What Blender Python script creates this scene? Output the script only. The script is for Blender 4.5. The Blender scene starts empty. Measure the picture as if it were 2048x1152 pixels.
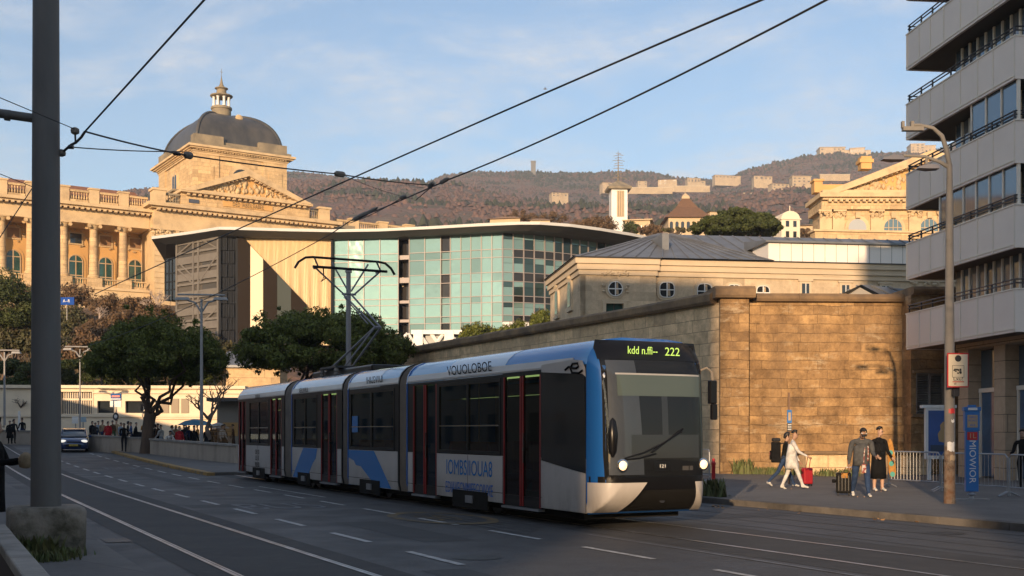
import bpy, bmesh, math, random
from math import radians as R, sin, cos, pi, sqrt, hypot, atan2, floor
from mathutils import Vector, Matrix, noise
SC = bpy.context.scene
COL = SC.collection
RND = random.Random(7)

# ------------------------------------------------------------------ camera
F = 2300.0          # focal length in pixels of the 2048 px wide photo
HY = 870.0          # horizon row
CZ = 1.75           # eye height
cd = bpy.data.cameras.new("camera"); cam = bpy.data.objects.new("camera", cd); COL.objects.link(cam)
cam.location = (0, 0, CZ); cam.rotation_euler = (R(90), 0, 0)
cd.sensor_width = 36; cd.lens = F / 2048 * 36; cd.shift_y = (HY - 576) / 2048
cd.clip_start = 0.1; cd.clip_end = 12000
SC.camera = cam

# ------------------------------------------------------------------ light
SUN_AZ, SUN_EL = -15.0, 10.0     # azimuth from straight behind the camera (negative = left)
w = bpy.data.worlds.new("World"); SC.world = w; w.use_nodes = True
nt = w.node_tree; nt.nodes.clear()
def N(tree, kind, **kw):
    n = tree.nodes.new(kind)
    for k, v in kw.items(): setattr(n, k, v)
    return n
wo = N(nt, "ShaderNodeOutputWorld"); bg = N(nt, "ShaderNodeBackground")
sky = N(nt, "ShaderNodeTexSky", sky_type="NISHITA")
sky.sun_disc = False; sky.sun_elevation = R(14); sky.sun_rotation = R(180 - SUN_AZ)
sky.air_density = 1.0; sky.dust_density = 0.6; sky.ozone_density = 2.2
tc = N(nt, "ShaderNodeTexCoord"); sep = N(nt, "ShaderNodeSeparateXYZ")
nt.links.new(tc.outputs["Generated"], sep.inputs[0])
def wmath(op, a, b=None):
    n = N(nt, "ShaderNodeMath", operation=op)
    for i, v in enumerate((a, b)):
        if v is None: continue
        if isinstance(v, (int, float)): n.inputs[i].default_value = v
        else: nt.links.new(v, n.inputs[i])
    return n.outputs[0]
den = wmath("ADD", wmath("MAXIMUM", sep.outputs[2], 0.0), 0.12)
cx_, cy_ = wmath("DIVIDE", sep.outputs[0], den), wmath("DIVIDE", sep.outputs[1], den)
cmb = N(nt, "ShaderNodeCombineXYZ"); nt.links.new(cx_, cmb.inputs[0]); nt.links.new(cy_, cmb.inputs[1])
mp = N(nt, "ShaderNodeMapping"); mp.inputs["Rotation"].default_value = (0, 0, R(25)); mp.inputs["Scale"].default_value = (1.0, 1.15, 1)
mp.inputs["Location"].default_value = (3.1, 1.7, 0)
nt.links.new(cmb.outputs[0], mp.inputs[0])
n1 = N(nt, "ShaderNodeTexNoise"); n1.inputs["Scale"].default_value = 1.5; n1.inputs["Detail"].default_value = 9; n1.inputs["Roughness"].default_value = 0.62; n1.inputs["Distortion"].default_value = 0.5
n2 = N(nt, "ShaderNodeTexNoise"); n2.inputs["Scale"].default_value = 9; n2.inputs["Detail"].default_value = 8; n2.inputs["Roughness"].default_value = 0.7
for n in (n1, n2): nt.links.new(mp.outputs[0], n.inputs["Vector"])
r1 = N(nt, "ShaderNodeMapRange"); r1.inputs[1].default_value = 0.45; r1.inputs[2].default_value = 0.66
nt.links.new(n1.outputs["Fac"], r1.inputs[0])
r2 = N(nt, "ShaderNodeMapRange"); r2.inputs[1].default_value = 0.36; r2.inputs[2].default_value = 0.66; r2.inputs[3].default_value = 0.2
nt.links.new(n2.outputs["Fac"], r2.inputs[0])
cf = wmath("MULTIPLY", wmath("MULTIPLY", r1.outputs[0], r2.outputs[0]), 0.9)
hs = N(nt, "ShaderNodeMix", data_type="RGBA", blend_type="MULTIPLY"); hs.inputs[0].default_value = 1.0
nt.links.new(sky.outputs[0], hs.inputs[6]); hs.inputs[7].default_value = (0.84, 0.87, 0.875, 1)
mx = N(nt, "ShaderNodeMix", data_type="RGBA"); nt.links.new(cf, mx.inputs[0]); nt.links.new(hs.outputs[2], mx.inputs[6])
mx.inputs[7].default_value = (4.0, 4.0, 4.1, 1)
nt.links.new(mx.outputs[2], bg.inputs[0]); bg.inputs[1].default_value = 0.15
nt.links.new(bg.outputs[0], wo.inputs[0])
sd = bpy.data.lights.new("sun", "SUN"); so = bpy.data.objects.new("sun", sd); COL.objects.link(so)
sd.energy = 4.5; sd.angle = R(0.5); sd.color = (1.0, 0.70, 0.42)
_e, _a = R(SUN_EL), R(SUN_AZ)
TOSUN = Vector((sin(_a) * cos(_e), -cos(_a) * cos(_e), sin(_e)))
so.rotation_euler = TOSUN.to_track_quat("Z", "Y").to_euler()
so.location = (0, -30, 60)
SC.view_settings.view_transform = "Standard"; SC.view_settings.look = "None"
SC.view_settings.exposure = 0.55; SC.view_settings.gamma = 1.0
SC.cycles.use_denoising = True
SC.cycles.max_bounces = 6; SC.cycles.diffuse_bounces = 3; SC.cycles.glossy_bounces = 3
SC.cycles.transparent_max_bounces = 12; SC.cycles.volume_bounces = 0

# ------------------------------------------------------------------ placing things
def P(px, py, Y):                       # pixel at a depth
    return Vector(((px - 1024) / F * Y, Y, CZ + (HY - py) / F * Y))
UX, UY = 0.8908, 0.4543                 # street frame: u to the right across the road, t along it
def W(u, t, z=0.0): return Vector((UX * u - UY * t, UY * u + UX * t, z))
def zg(t):
    a = max(0.0, min(t, 96.0) - 35)
    return 0.002 * min(t, 96.0) + 0.0003 * a * a
def ut(X, Y): return UX * X + UY * Y, -UY * X + UX * Y
def gnd(px, py, h=0.0):                 # ground point under a pixel, h above the road
    lo, hi = 3.0, 150.0
    for _ in range(60):
        Y = (lo + hi) / 2; p = P(px, py, Y)
        z = zg(ut(p.x, p.y)[1]) + h
        if p.z > z: lo = Y
        else: hi = Y
    p = P(px, py, lo); p.z = zg(ut(p.x, p.y)[1]) + h
    return p
class Frame:                            # building frame: x along the front, y inward, z up
    def __init__(s, px, Y, deg, z=0.0):
        s.O = Vector(((px - 1024) / F * Y, Y, z)); s.a = R(deg); s.c, s.s = cos(s.a), sin(s.a)
    def x(s, px, d=0.0):
        k = (px - 1024) / F
        return (k * (s.O.y + s.c * d) - s.O.x + s.s * d) / (s.c - k * s.s)
    def z(s, py, x, d=0.0):
        return CZ + (HY - py) / F * (s.O.y + s.s * x + s.c * d) - s.O.z
    def zp(s, px, py, d=0.0): return s.z(py, s.x(px, d), d)
    def to(s, p):
        q = p - s.O
        return Vector((q.x * s.c + q.y * s.s, -q.x * s.s + q.y * s.c, q.z))

# ------------------------------------------------------------------ mesh building
class MB:
    def __init__(s): s.v = []; s.f = []; s.m = []
    def add(s, vs, fs, mi=0):
        o = len(s.v); s.v.extend([tuple(v) for v in vs])
        for f in fs: s.f.append(tuple(i + o for i in f)); s.m.append(mi)
        return s
    def poly(s, pts, mi=0): return s.add(pts, [range(len(pts))], mi)
    def box(s, x0, x1, y0, y1, z0, z1, mi=0):
        if x0 > x1: x0, x1 = x1, x0
        if y0 > y1: y0, y1 = y1, y0
        if z0 > z1: z0, z1 = z1, z0
        return s.add([(x0,y0,z0),(x1,y0,z0),(x1,y1,z0),(x0,y1,z0),(x0,y0,z1),(x1,y0,z1),(x1,y1,z1),(x0,y1,z1)],
            [(0,3,2,1),(4,5,6,7),(0,1,5,4),(1,2,6,5),(2,3,7,6),(3,0,4,7)], mi)
    def prism(s, poly, ax, a, b, mi=0):  # ax 'y': poly is (x,z); 'z': (x,y); 'x': (y,z)
        f = {'y': lambda p, q: (p[0], q, p[1]), 'z': lambda p, q: (p[0], p[1], q), 'x': lambda p, q: (q, p[0], p[1])}[ax]
        n = len(poly)
        A = sum(poly[i][0] * poly[(i + 1) % n][1] - poly[(i + 1) % n][0] * poly[i][1] for i in range(n))
        if (A < 0) != (ax == 'y'): poly = list(poly)[::-1]
        if a > b: a, b = b, a
        vs = [f(p, a) for p in poly] + [f(p, b) for p in poly]
        fs = [tuple(range(n))[::-1], tuple(range(n, 2 * n))] + [(i, (i + 1) % n, n + (i + 1) % n, n + i) for i in range(n)]
        return s.add(vs, fs, mi)
    def wall(s, poly, holes, y0, y1, mi=0, ri=None):   # wall in the xz plane: rectangles of a grid with rectangular holes left out, with reveals
        x0, x1, z0, z1 = poly; ri = mi if ri is None else ri
        xs = sorted({x0, x1, *[h[0] for h in holes], *[h[1] for h in holes]}); zs = sorted({z0, z1, *[h[2] for h in holes], *[h[3] for h in holes]})
        inh = lambda x, z: any(h[0] < x < h[1] and h[2] < z < h[3] for h in holes)
        for i in range(len(xs) - 1):
            for j in range(len(zs) - 1):
                if not inh((xs[i] + xs[i+1]) / 2, (zs[j] + zs[j+1]) / 2):
                    s.poly([(xs[i],y0,zs[j]),(xs[i+1],y0,zs[j]),(xs[i+1],y0,zs[j+1]),(xs[i],y0,zs[j+1])], mi)
        for a, b, c, d in holes:
            s.poly([(a,y0,c),(a,y0,d),(a,y1,d),(a,y1,c)], ri); s.poly([(b,y0,c),(b,y1,c),(b,y1,d),(b,y0,d)], ri)
            s.poly([(a,y0,c),(a,y1,c),(b,y1,c),(b,y0,c)], ri); s.poly([(a,y0,d),(b,y0,d),(b,y1,d),(a,y1,d)], ri)
        s.box(x0, x1, y1, y1 + 0.05, z0, z1, mi)
        for a, b in ((x0, -1), (x1, 1)): s.poly([(a,y0,z0),(a,y1,z0),(a,y1,z1),(a,y0,z1)][::-b], mi)
        s.poly([(x0,y0,z1),(x1,y0,z1),(x1,y1,z1),(x0,y1,z1)], mi)
        return s
    def tube(s, pts, r, n=8, mi=0, cap=True):
        pts = [Vector(p) for p in pts]; k = len(pts)
        rs = r if isinstance(r, (list, tuple)) else [r] * k
        vs, fs = [], []; up = None
        for i, p in enumerate(pts):
            d = (pts[min(i + 1, k - 1)] - pts[max(i - 1, 0)])
            d = d.normalized() if d.length > 1e-9 else Vector((0, 0, 1))
            if up is None: up = Vector((0, 0, 1)) if abs(d.z) < 0.9 else Vector((0, 1, 0))
            a = d.cross(up)
            if a.length < 1e-4: a = d.cross(Vector((1, 0.2, 0)))
            a.normalize(); b = a.cross(d).normalized(); up = b
            for j in range(n):
                t = 2 * pi * j / n
                vs.append(p + (a * cos(t) + b * sin(t)) * rs[i])
        for i in range(k - 1):
            for j in range(n):
                fs.append((i*n+j, i*n+(j+1)%n, (i+1)*n+(j+1)%n, (i+1)*n+j))
        if cap: fs += [tuple(range(n))[::-1], tuple(range((k-1)*n, k*n))]
        return s.add(vs, fs, mi)
    def lathe(s, prof, c=(0,0,0), n=16, mi=0, sy=1.0, arc=2*pi):
        k = len(prof); vs, fs = [], []
        for (r, z) in prof:
            for j in range(n):
                t = arc * j / n
                vs.append((c[0] + r * cos(t), c[1] + r * sin(t) * sy, c[2] + z))
        for i in range(k - 1):
            for j in range(n):
                fs.append((i*n+j, i*n+(j+1)%n, (i+1)*n+(j+1)%n, (i+1)*n+j))
        fs += [tuple(range(n))[::-1], tuple(range((k-1)*n, k*n))]
        return s.add(vs, fs, mi)
    def loft(s, rings, mi=0, cap=True, closed=True):
        n = len(rings[0]); vs = [v for r in rings for v in r]; fs = []
        for i in range(len(rings) - 1):
            for j in range(n if closed else n - 1):
                fs.append((i*n+j, i*n+(j+1)%n, (i+1)*n+(j+1)%n, (i+1)*n+j))
        if cap and closed: fs += [tuple(range(n))[::-1], tuple(range((len(rings)-1)*n, len(rings)*n))]
        return s.add(vs, fs, mi)
    def arch(s, x0, x1, z0, zs, n=10):   # outline of a round-headed opening (x,z)
        cx, r = (x0 + x1) / 2, (x1 - x0) / 2
        return [(x0, z0), (x1, z0)] + [(cx + r * cos(pi * i / n), zs + r * sin(pi * i / n)) for i in range(n + 1)]
    def build(s, name, mats, parent=None, smooth=None, loc=None, rotz=0.0):
        me = bpy.data.meshes.new(name); me.from_pydata(s.v, [], s.f)
        mats = mats if isinstance(mats, (list, tuple)) else [mats]
        for m in mats: me.materials.append(m)
        me.polygons.foreach_set("material_index", s.m)
        if smooth is not None:
            me.shade_smooth()
            if smooth < 180: me.set_sharp_from_angle(angle=R(smooth))
        me.update(); me.validate()
        o = bpy.data.objects.new(name, me); COL.objects.link(o)
        if parent: o.parent = parent
        if loc is not None: o.location = loc
        if rotz: o.rotation_euler.z = rotz
        return o
def tag(o, label=None, cat=None, group=None, kind=None):
    for k, v in (("label", label), ("category", cat), ("group", group), ("kind", kind)):
        if v: o[k] = v
    return o
def empty(name, loc=(0,0,0), rotz=0.0, label=None, cat=None, group=None):
    o = bpy.data.objects.new(name, None); COL.objects.link(o); o.location = loc; o.rotation_euler.z = rotz
    o.empty_display_size = 0.3
    return tag(o, label, cat, group)
def copy_tree(o, parent=None):
    kids = [c for c in COL.objects if c.parent == o]
    c = o.copy(); COL.objects.link(c)
    if parent: c.parent = parent
    for k in kids: copy_tree(k, c)
    return c
def recalc(o):
    bm = bmesh.new(); bm.from_mesh(o.data); bmesh.ops.recalc_face_normals(bm, faces=bm.faces); bm.to_mesh(o.data); bm.free(); return o
def bevel(o, wd=0.02, seg=2, ang=40):
    m = o.modifiers.new("bevel", "BEVEL"); m.width = wd; m.segments = seg; m.limit_method = "ANGLE"; m.angle_limit = R(ang); return o
def text(name, body, size, mat, parent, mtx, sx=1.0, shear=0.0, ext=0.002, align="CENTER", spacing=1.0):
    cu = bpy.data.curves.new(name, "FONT"); cu.body = body; cu.size = size; cu.align_x = align; cu.align_y = "CENTER"
    cu.shear = shear; cu.extrude = ext; cu.space_character = spacing; cu.resolution_u = 3
    t = bpy.data.objects.new(name, cu); COL.objects.link(t)
    me = bpy.data.meshes.new_from_object(t); bpy.data.objects.remove(t); bpy.data.curves.remove(cu)
    for v in me.vertices: v.co.x *= sx
    me.transform(mtx); me.materials.clear(); me.materials.append(mat)
    o = bpy.data.objects.new(name, me); COL.objects.link(o); o.parent = parent
    return o
def upright(x, y, z, rz=0.0, roll=0.0):  # matrix that stands text up facing local -y, then turns it
    return Matrix.Translation((x, y, z)) @ Matrix.Rotation(rz, 4, "Z") @ Matrix.Rotation(R(90), 4, "X") @ Matrix.Rotation(roll, 4, "Z")

# ------------------------------------------------------------------ materials
def newmat(name):
    m = bpy.data.materials.new(name); m.use_nodes = True
    return m, m.node_tree, m.node_tree.nodes["Principled BSDF"]
def L(t, a, b): t.links.new(a, b)
def mixc(t, fac, a, b, blend="MIX"):
    n = N(t, "ShaderNodeMix", data_type="RGBA", blend_type=blend)
    for i, v in ((0, fac), (6, a), (7, b)):
        if isinstance(v, (int, float)): n.inputs[i].default_value = v
        elif isinstance(v, (tuple, list)): n.inputs[i].default_value = (*v[:3], 1)
        else: L(t, v, n.inputs[i])
    return n.outputs[2]
def noisef(t, vec, sc, det=5, rough=0.55, lo=0.3, hi=0.7, dist=0.0):
    n = N(t, "ShaderNodeTexNoise"); n.inputs["Scale"].default_value = sc; n.inputs["Detail"].default_value = det; n.inputs["Roughness"].default_value = rough; n.inputs["Distortion"].default_value = dist
    if vec is not None: L(t, vec, n.inputs["Vector"])
    r = N(t, "ShaderNodeMapRange"); r.inputs[1].default_value = lo; r.inputs[2].default_value = hi; L(t, n.outputs["Fac"], r.inputs[0])
    return r.outputs[0]
def objvec(t, scale=(1,1,1)):
    tc = N(t, "ShaderNodeTexCoord"); mp = N(t, "ShaderNodeMapping"); mp.inputs["Scale"].default_value = scale
    L(t, tc.outputs["Object"], mp.inputs[0]); return mp.outputs[0]
def mat(name, c, rough=0.6, c2=None, sc=2.0, det=6, lo=0.35, hi=0.65, metal=0.0, bump=0.0, bsc=25.0, coat=0.0, stretch=(1,1,1), island=0.0, spec=None, alpha=None, emit=None, trans=0.0, dirt=None, ior=None):
    m, t, b = newmat(name)
    b.inputs["Base Color"].default_value = (*c, 1); b.inputs["Roughness"].default_value = rough; b.inputs["Metallic"].default_value = metal
    if spec is not None: b.inputs["Specular IOR Level"].default_value = spec
    if coat: b.inputs["Coat Weight"].default_value = coat; b.inputs["Coat Roughness"].default_value = 0.05
    if alpha is not None: b.inputs["Alpha"].default_value = alpha
    if trans: b.inputs["Transmission Weight"].default_value = trans
    if ior: b.inputs["IOR"].default_value = ior
    if emit: b.inputs["Emission Color"].default_value = (*emit[0], 1); b.inputs["Emission Strength"].default_value = emit[1]
    col = None
    if c2 is not None or bump or dirt: v = objvec(t, stretch)
    if c2 is not None: col = mixc(t, noisef(t, v, sc, det, 0.6, lo, hi), c, c2)
    if dirt is not None:
        col = mixc(t, noisef(t, v, dirt[1], 8, 0.7, dirt[2], dirt[3]), col if col is not None else c, dirt[0])
    if island:
        g = N(t, "ShaderNodeNewGeometry"); r = N(t, "ShaderNodeMapRange"); r.inputs[3].default_value = 1 - island; r.inputs[4].default_value = 1 + island
        L(t, g.outputs["Random Per Island"], r.inputs[0])
        col = mixc(t, 1.0, col if col is not None else c, r.outputs[0], "MULTIPLY")
    if col is not None: L(t, col, b.inputs["Base Color"])
    if bump:
        n = N(t, "ShaderNodeTexNoise"); n.inputs["Scale"].default_value = bsc; n.inputs["Detail"].default_value = 6; L(t, v, n.inputs["Vector"])
        bp = N(t, "ShaderNodeBump"); bp.inputs["Strength"].default_value = bump; bp.inputs["Distance"].default_value = 0.02
        L(t, n.outputs["Fac"], bp.inputs["Height"]); L(t, bp.outputs[0], b.inputs["Normal"])
    return m
def stone(name, c1, c2, bw, bh, mortar=(0.2, 0.16, 0.11), ms=0.012, stain=None, stain_sc=0.35, stain_lo=0.5, stain_hi=0.75, streak=0.0, rough=0.85, bump=0.5, light=None, dist=0.03, var=0.0):
    m, t, b = newmat(name); b.inputs["Roughness"].default_value = rough
    v = objvec(t); sp = N(t, "ShaderNodeSeparateXYZ"); L(t, v, sp.inputs[0])
    ad = N(t, "ShaderNodeMath", operation="ADD"); L(t, sp.outputs[0], ad.inputs[0]); L(t, sp.outputs[1], ad.inputs[1])
    cb = N(t, "ShaderNodeCombineXYZ"); L(t, ad.outputs[0], cb.inputs[0]); L(t, sp.outputs[2], cb.inputs[1])
    # let the courses wander slightly
    dn = N(t, "ShaderNodeTexNoise"); dn.inputs["Scale"].default_value = 1.3; L(t, v, dn.inputs["Vector"])
    vm = N(t, "ShaderNodeVectorMath", operation="SCALE"); L(t, dn.outputs["Color"], vm.inputs[0]); vm.inputs["Scale"].default_value = dist
    va = N(t, "ShaderNodeVectorMath", operation="ADD"); L(t, cb.outputs[0], va.inputs[0]); L(t, vm.outputs[0], va.inputs[1])
    br = N(t, "ShaderNodeTexBrick"); L(t, va.outputs[0], br.inputs["Vector"])
    br.inputs["Scale"].default_value = 1.0; br.inputs["Brick Width"].default_value = bw; br.inputs["Row Height"].default_value = bh
    br.inputs["Mortar Size"].default_value = ms; br.inputs["Mortar Smooth"].default_value = 0.3; br.inputs["Bias"].default_value = 0.0
    br.inputs["Color1"].default_value = (*c1, 1); br.inputs["Color2"].default_value = (*c2, 1); br.inputs["Mortar"].default_value = (*mortar, 1)
    br.offset = 0.42; br.squash = 1.35; br.squash_frequency = 3
    col = br.outputs["Color"]; bfac = br.outputs["Fac"]
    if var:
        b2 = N(t, "ShaderNodeTexBrick"); L(t, va.outputs[0], b2.inputs["Vector"]); b2.offset = 0.31; b2.squash = 0.7; b2.squash_frequency = 2
        for k_, v_ in (("Scale", 1.0), ("Brick Width", bw*1.75), ("Row Height", bh), ("Mortar Size", ms*1.1), ("Mortar Smooth", 0.4)): b2.inputs[k_].default_value = v_
        b2.inputs["Color1"].default_value = (*[q*.82 for q in c2], 1); b2.inputs["Color2"].default_value = (*[min(1, q*1.12) for q in c1], 1); b2.inputs["Mortar"].default_value = (*mortar, 1)
        msk = noisef(t, va.outputs[0], 0.33, 2, 0.5, 0.485, 0.515)
        col = mixc(t, msk, col, b2.outputs["Color"]); fm = N(t, "ShaderNodeMix"); L(t, msk, fm.inputs[0]); L(t, br.outputs["Fac"], fm.inputs[2]); L(t, b2.outputs["Fac"], fm.inputs[3]); bfac = fm.outputs[0]
    col = mixc(t, 0.55, col, mixc(t, noisef(t, v, 3.5, 8, 0.7, 0.25, 0.75), (0.62, 0.6, 0.57), (1.25, 1.22, 1.18)), "MULTIPLY")
    if var:
        col = mixc(t, var, col, mixc(t, noisef(t, va.outputs[0], 1.1, 10, 0.8, 0.36, 0.64), (0.42, 0.36, 0.30), (1.45, 1.4, 1.32)), "MULTIPLY")
        vo = N(t, "ShaderNodeTexVoronoi"); vo.inputs["Scale"].default_value = 0.8; L(t, va.outputs[0], vo.inputs["Vector"])
        col = mixc(t, var*.5, col, mixc(t, vo.outputs["Color"], (0.7, 0.66, 0.6), (1.3, 1.28, 1.25)), "MULTIPLY")
        col = mixc(t, noisef(t, v, 7, 6, 0.8, 0.62, 0.75), col, (0.12, 0.085, 0.055))
    if light is not None: col = mixc(t, noisef(t, objvec(t, (0.5, 0.5, 1.3)), 0.9, 7, 0.75, 0.55, 0.68), col, light)
    if stain is not None: col = mixc(t, noisef(t, v, stain_sc, 9, 0.72, stain_lo, stain_hi), col, stain)
    if streak:
        f = noisef(t, objvec(t, (1.0, 1.0, 0.1)), 1.6, 8, 0.7, 0.5, 0.85)
        mm = N(t, "ShaderNodeMath", operation="MULTIPLY"); L(t, f, mm.inputs[0]); mm.inputs[1].default_value = streak
        col = mixc(t, mm.outputs[0], col, (0.10, 0.08, 0.06))
    L(t, col, b.inputs["Base Color"])
    if bump:
        nz = N(t, "ShaderNodeTexNoise"); nz.inputs["Scale"].default_value = 9; nz.inputs["Detail"].default_value = 8; L(t, v, nz.inputs["Vector"])
        sm = N(t, "ShaderNodeMath", operation="SUBTRACT"); L(t, nz.outputs["Fac"], sm.inputs[0]); L(t, bfac, sm.inputs[1])
        bp = N(t, "ShaderNodeBump"); bp.inputs["Strength"].default_value = bump; bp.inputs["Distance"].default_value = 0.03
        L(t, sm.outputs[0], bp.inputs["Height"]); L(t, bp.outputs[0], b.inputs["Normal"])
    return m
def glass(name, c, rough=0.06, alpha=0.55, spec=0.6):
    m = mat(name, c, rough, alpha=alpha, spec=spec); return m
M = {}
M["conc"] = mat("concrete", (0.30, 0.28, 0.25), 0.85, (0.20, 0.185, 0.165), 1.6, bump=0.35, bsc=18, dirt=((0.08, 0.07, 0.06), 0.9, 0.55, 0.8))
M["white"] = mat("white_paint", (0.70, 0.69, 0.67), 0.5, (0.6, 0.59, 0.57), 1.0)
M["steel"] = mat("galvanised_steel", (0.34, 0.34, 0.35), 0.42, (0.26, 0.26, 0.27), 3, metal=0.6)
M["dark"] = mat("dark_metal", (0.035, 0.035, 0.04), 0.4, metal=0.4)
M["black"] = mat("black_rubber", (0.012, 0.012, 0.013), 0.55)
M["gloss"] = mat("black_gloss", (0.008, 0.009, 0.012), 0.12, coat=0.5)
M["red"] = mat("red_paint", (0.45, 0.02, 0.02), 0.4)
M["blue"] = mat("blue_paint", (0.02, 0.12, 0.42), 0.4)
# ------------------------------------------------------------------ road, pavements, markings
def asphalt():
    m, t, b = newmat("asphalt"); v = objvec(t)
    col = mixc(t, noisef(t, v, 0.18, 8, 0.6, 0.3, 0.7), (0.040, 0.040, 0.042), (0.056, 0.054, 0.053))
    col = mixc(t, noisef(t, objvec(t, (1, 1, 1)), 1.1, 9, 0.75, 0.52, 0.75), col, (0.027, 0.027, 0.028))
    tcr = N(t, "ShaderNodeTexCoord"); mr = N(t, "ShaderNodeMapping"); mr.inputs["Rotation"].default_value = (0, 0, R(-27.03)); mr.inputs["Scale"].default_value = (1.1, 0.05, 1); L(t, tcr.outputs["Object"], mr.inputs[0])
    # the mapping rotates before it scales only if done in two steps
    mr.inputs["Scale"].default_value = (1, 1, 1); ms_ = N(t, "ShaderNodeMapping"); ms_.inputs["Scale"].default_value = (0.9, 0.035, 1); L(t, mr.outputs[0], ms_.inputs[0])
    col = mixc(t, noisef(t, ms_.outputs[0], 1.0, 5, 0.6, 0.45, 0.7), col, (0.030, 0.030, 0.031))
    vo = N(t, "ShaderNodeTexVoronoi", feature="DISTANCE_TO_EDGE"); vo.inputs["Scale"].default_value = 0.33
    dn = N(t, "ShaderNodeTexNoise"); dn.inputs["Scale"].default_value = 1.2; dn.inputs["Detail"].default_value = 6; L(t, v, dn.inputs["Vector"])
    dv = N(t, "ShaderNodeVectorMath", operation="MULTIPLY_ADD"); L(t, dn.outputs["Color"], dv.inputs[0]); dv.inputs[1].default_value = (1.6, 1.6, 0); L(t, v, dv.inputs[2]); L(t, dv.outputs[0], vo.inputs["Vector"])
    ck = N(t, "ShaderNodeMapRange"); ck.inputs[1].default_value = 0.0; ck.inputs[2].default_value = 0.012; ck.inputs[3].default_value = 0.75; ck.inputs[4].default_value = 0.0; L(t, vo.outputs["Distance"], ck.inputs[0])
    col = mixc(t, ck.outputs[0], col, (0.016, 0.016, 0.017))
    col = mixc(t, noisef(t, v, 60, 2, 0.5, 0.45, 0.75), col, (0.10, 0.097, 0.095))
    L(t, col, b.inputs["Base Color"])
    rr = N(t, "ShaderNodeMapRange"); rr.inputs[3].default_value = 0.55; rr.inputs[4].default_value = 0.8
    L(t, noisef(t, v, 0.7, 6), rr.inputs[0]); L(t, rr.outputs[0], b.inputs["Roughness"])
    n = N(t, "ShaderNodeTexNoise"); n.inputs["Scale"].default_value = 45; n.inputs["Detail"].default_value = 5; L(t, v, n.inputs["Vector"])
    bp = N(t, "ShaderNodeBump"); bp.inputs["Strength"].default_value = 0.35; bp.inputs["Distance"].default_value = 0.01
    L(t, n.outputs["Fac"], bp.inputs["Height"]); L(t, bp.outputs[0], b.inputs["Normal"])
    return m
M["asphalt"] = asphalt()
M["track"] = mat("track_bed", (0.042, 0.040, 0.039), 0.8, (0.028, 0.028, 0.029), 0.8, bump=0.3, bsc=40, dirt=((0.06, 0.056, 0.052), 2.2, 0.5, 0.75))
M["pave"] = stone("pavement_slabs", (0.135, 0.13, 0.125), (0.105, 0.10, 0.098), 1.5, 1.5, (0.05, 0.05, 0.05), 0.012, (0.075, 0.072, 0.07), 0.6, bump=0.15)
M["kerb"] = mat("kerb_stone", (0.13, 0.115, 0.10), 0.85, (0.08, 0.07, 0.06), 1.5, bump=0.3, dirt=((0.045, 0.04, 0.035), 1.2, 0.45, 0.7))
M["paint"] = mat("road_paint", (0.46, 0.45, 0.43), 0.7, (0.22, 0.215, 0.21), 5, lo=0.45, hi=0.7)
M["worn"] = mat("worn_road_paint", (0.17, 0.172, 0.18), 0.7, (0.08, 0.08, 0.085), 3, lo=0.4, hi=0.65)
M["faint"] = mat("almost_gone_paint", (0.085, 0.086, 0.09), 0.75, (0.05, 0.05, 0.052), 3, lo=0.4, hi=0.65)
M["yellow"] = mat("yellow_kerb_paint", (0.42, 0.24, 0.05), 0.75, (0.26, 0.17, 0.07), 3, dirt=((0.12, 0.11, 0.09), 1.5, 0.5, 0.7))
M["yworn"] = mat("worn_yellow_paint", (0.18, 0.12, 0.045), 0.75, (0.07, 0.065, 0.06), 3, lo=0.4, hi=0.65)
M["rail"] = mat("rail_steel", (0.55, 0.55, 0.56), 0.34, (0.30, 0.27, 0.24), 2, metal=0.9)
TS = [-70, -50, -30, -15, 0, 10, 18, 26] + list(range(30, 100, 4)) + [104]
def strip(mb, u0, u1, t0, t1, h, mi=0, du=0.0):     # ground-hugging strip, du: shear of the far end
    ts = [t0] + [t for t in TS if t0 + 0.01 < t < t1 - 0.01] + [t1]
    for a, b in zip(ts, ts[1:]):
        ka, kb = (a - t0) / (t1 - t0) * du, (b - t0) / (t1 - t0) * du
        mb.poly([W(u0+ka, a, zg(a)+h), W(u1+ka, a, zg(a)+h), W(u1+kb, b, zg(b)+h), W(u0+kb, b, zg(b)+h)], mi)
def slab(mb, u0, u1, t0, t1, h, mi=0, k0=0.0, k1=0.0, base=-0.3):
    # raised strip with sides; k0,k1 shift of u0,u1 at the far end
    ts = [t0] + [t for t in TS if t0 + 0.01 < t < t1 - 0.01] + [t1]
    R_ = []
    for t in ts:
        a = (t - t0) / (t1 - t0); z = zg(t)
        R_.append([W(u0+a*k0, t, z+base), W(u0+a*k0, t, z+h), W(u1+a*k1, t, z+h), W(u1+a*k1, t, z+base)])
    mb.loft([[tuple(v) for v in r] for r in R_], mi)
mb = MB()
for i in range(len(TS) - 1):
    for u0, u1 in ((-90, -20), (-20, 0), (0, 9), (9, 20), (20, 60), (60, 120)):
        a, b = TS[i], TS[i+1]
        mb.poly([W(u0, a, zg(a)), W(u1, a, zg(a)), W(u1, b, zg(b)), W(u0, b, zg(b))])
tag(mb.build("road", M["asphalt"]), kind="structure")
def structure(name, mb, m): return tag(mb.build(name, m), kind="structure")
mb = MB(); strip(mb, 2.95, 5.35, -30, 96, 0.004); structure("track_bed", mb, M["track"])
mb = MB(); strip(mb, 10.4, 13.4, -30, 55, 0.004); structure("track_bed", mb, M["track"])
def rail(u):
    mb = MB()
    for a, b, h in ((-0.075, -0.02, 0.012), (0.0, 0.03, 0.009)): strip(mb, u + a, u + b, -30, 92 if u < 8 else 55, h)
    strip(mb, u - 0.018, u - 0.002, -30, 92 if u < 8 else 55, 0.0085, 1)
    structure("rail", mb, [M["rail"], M["black"]])
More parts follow.
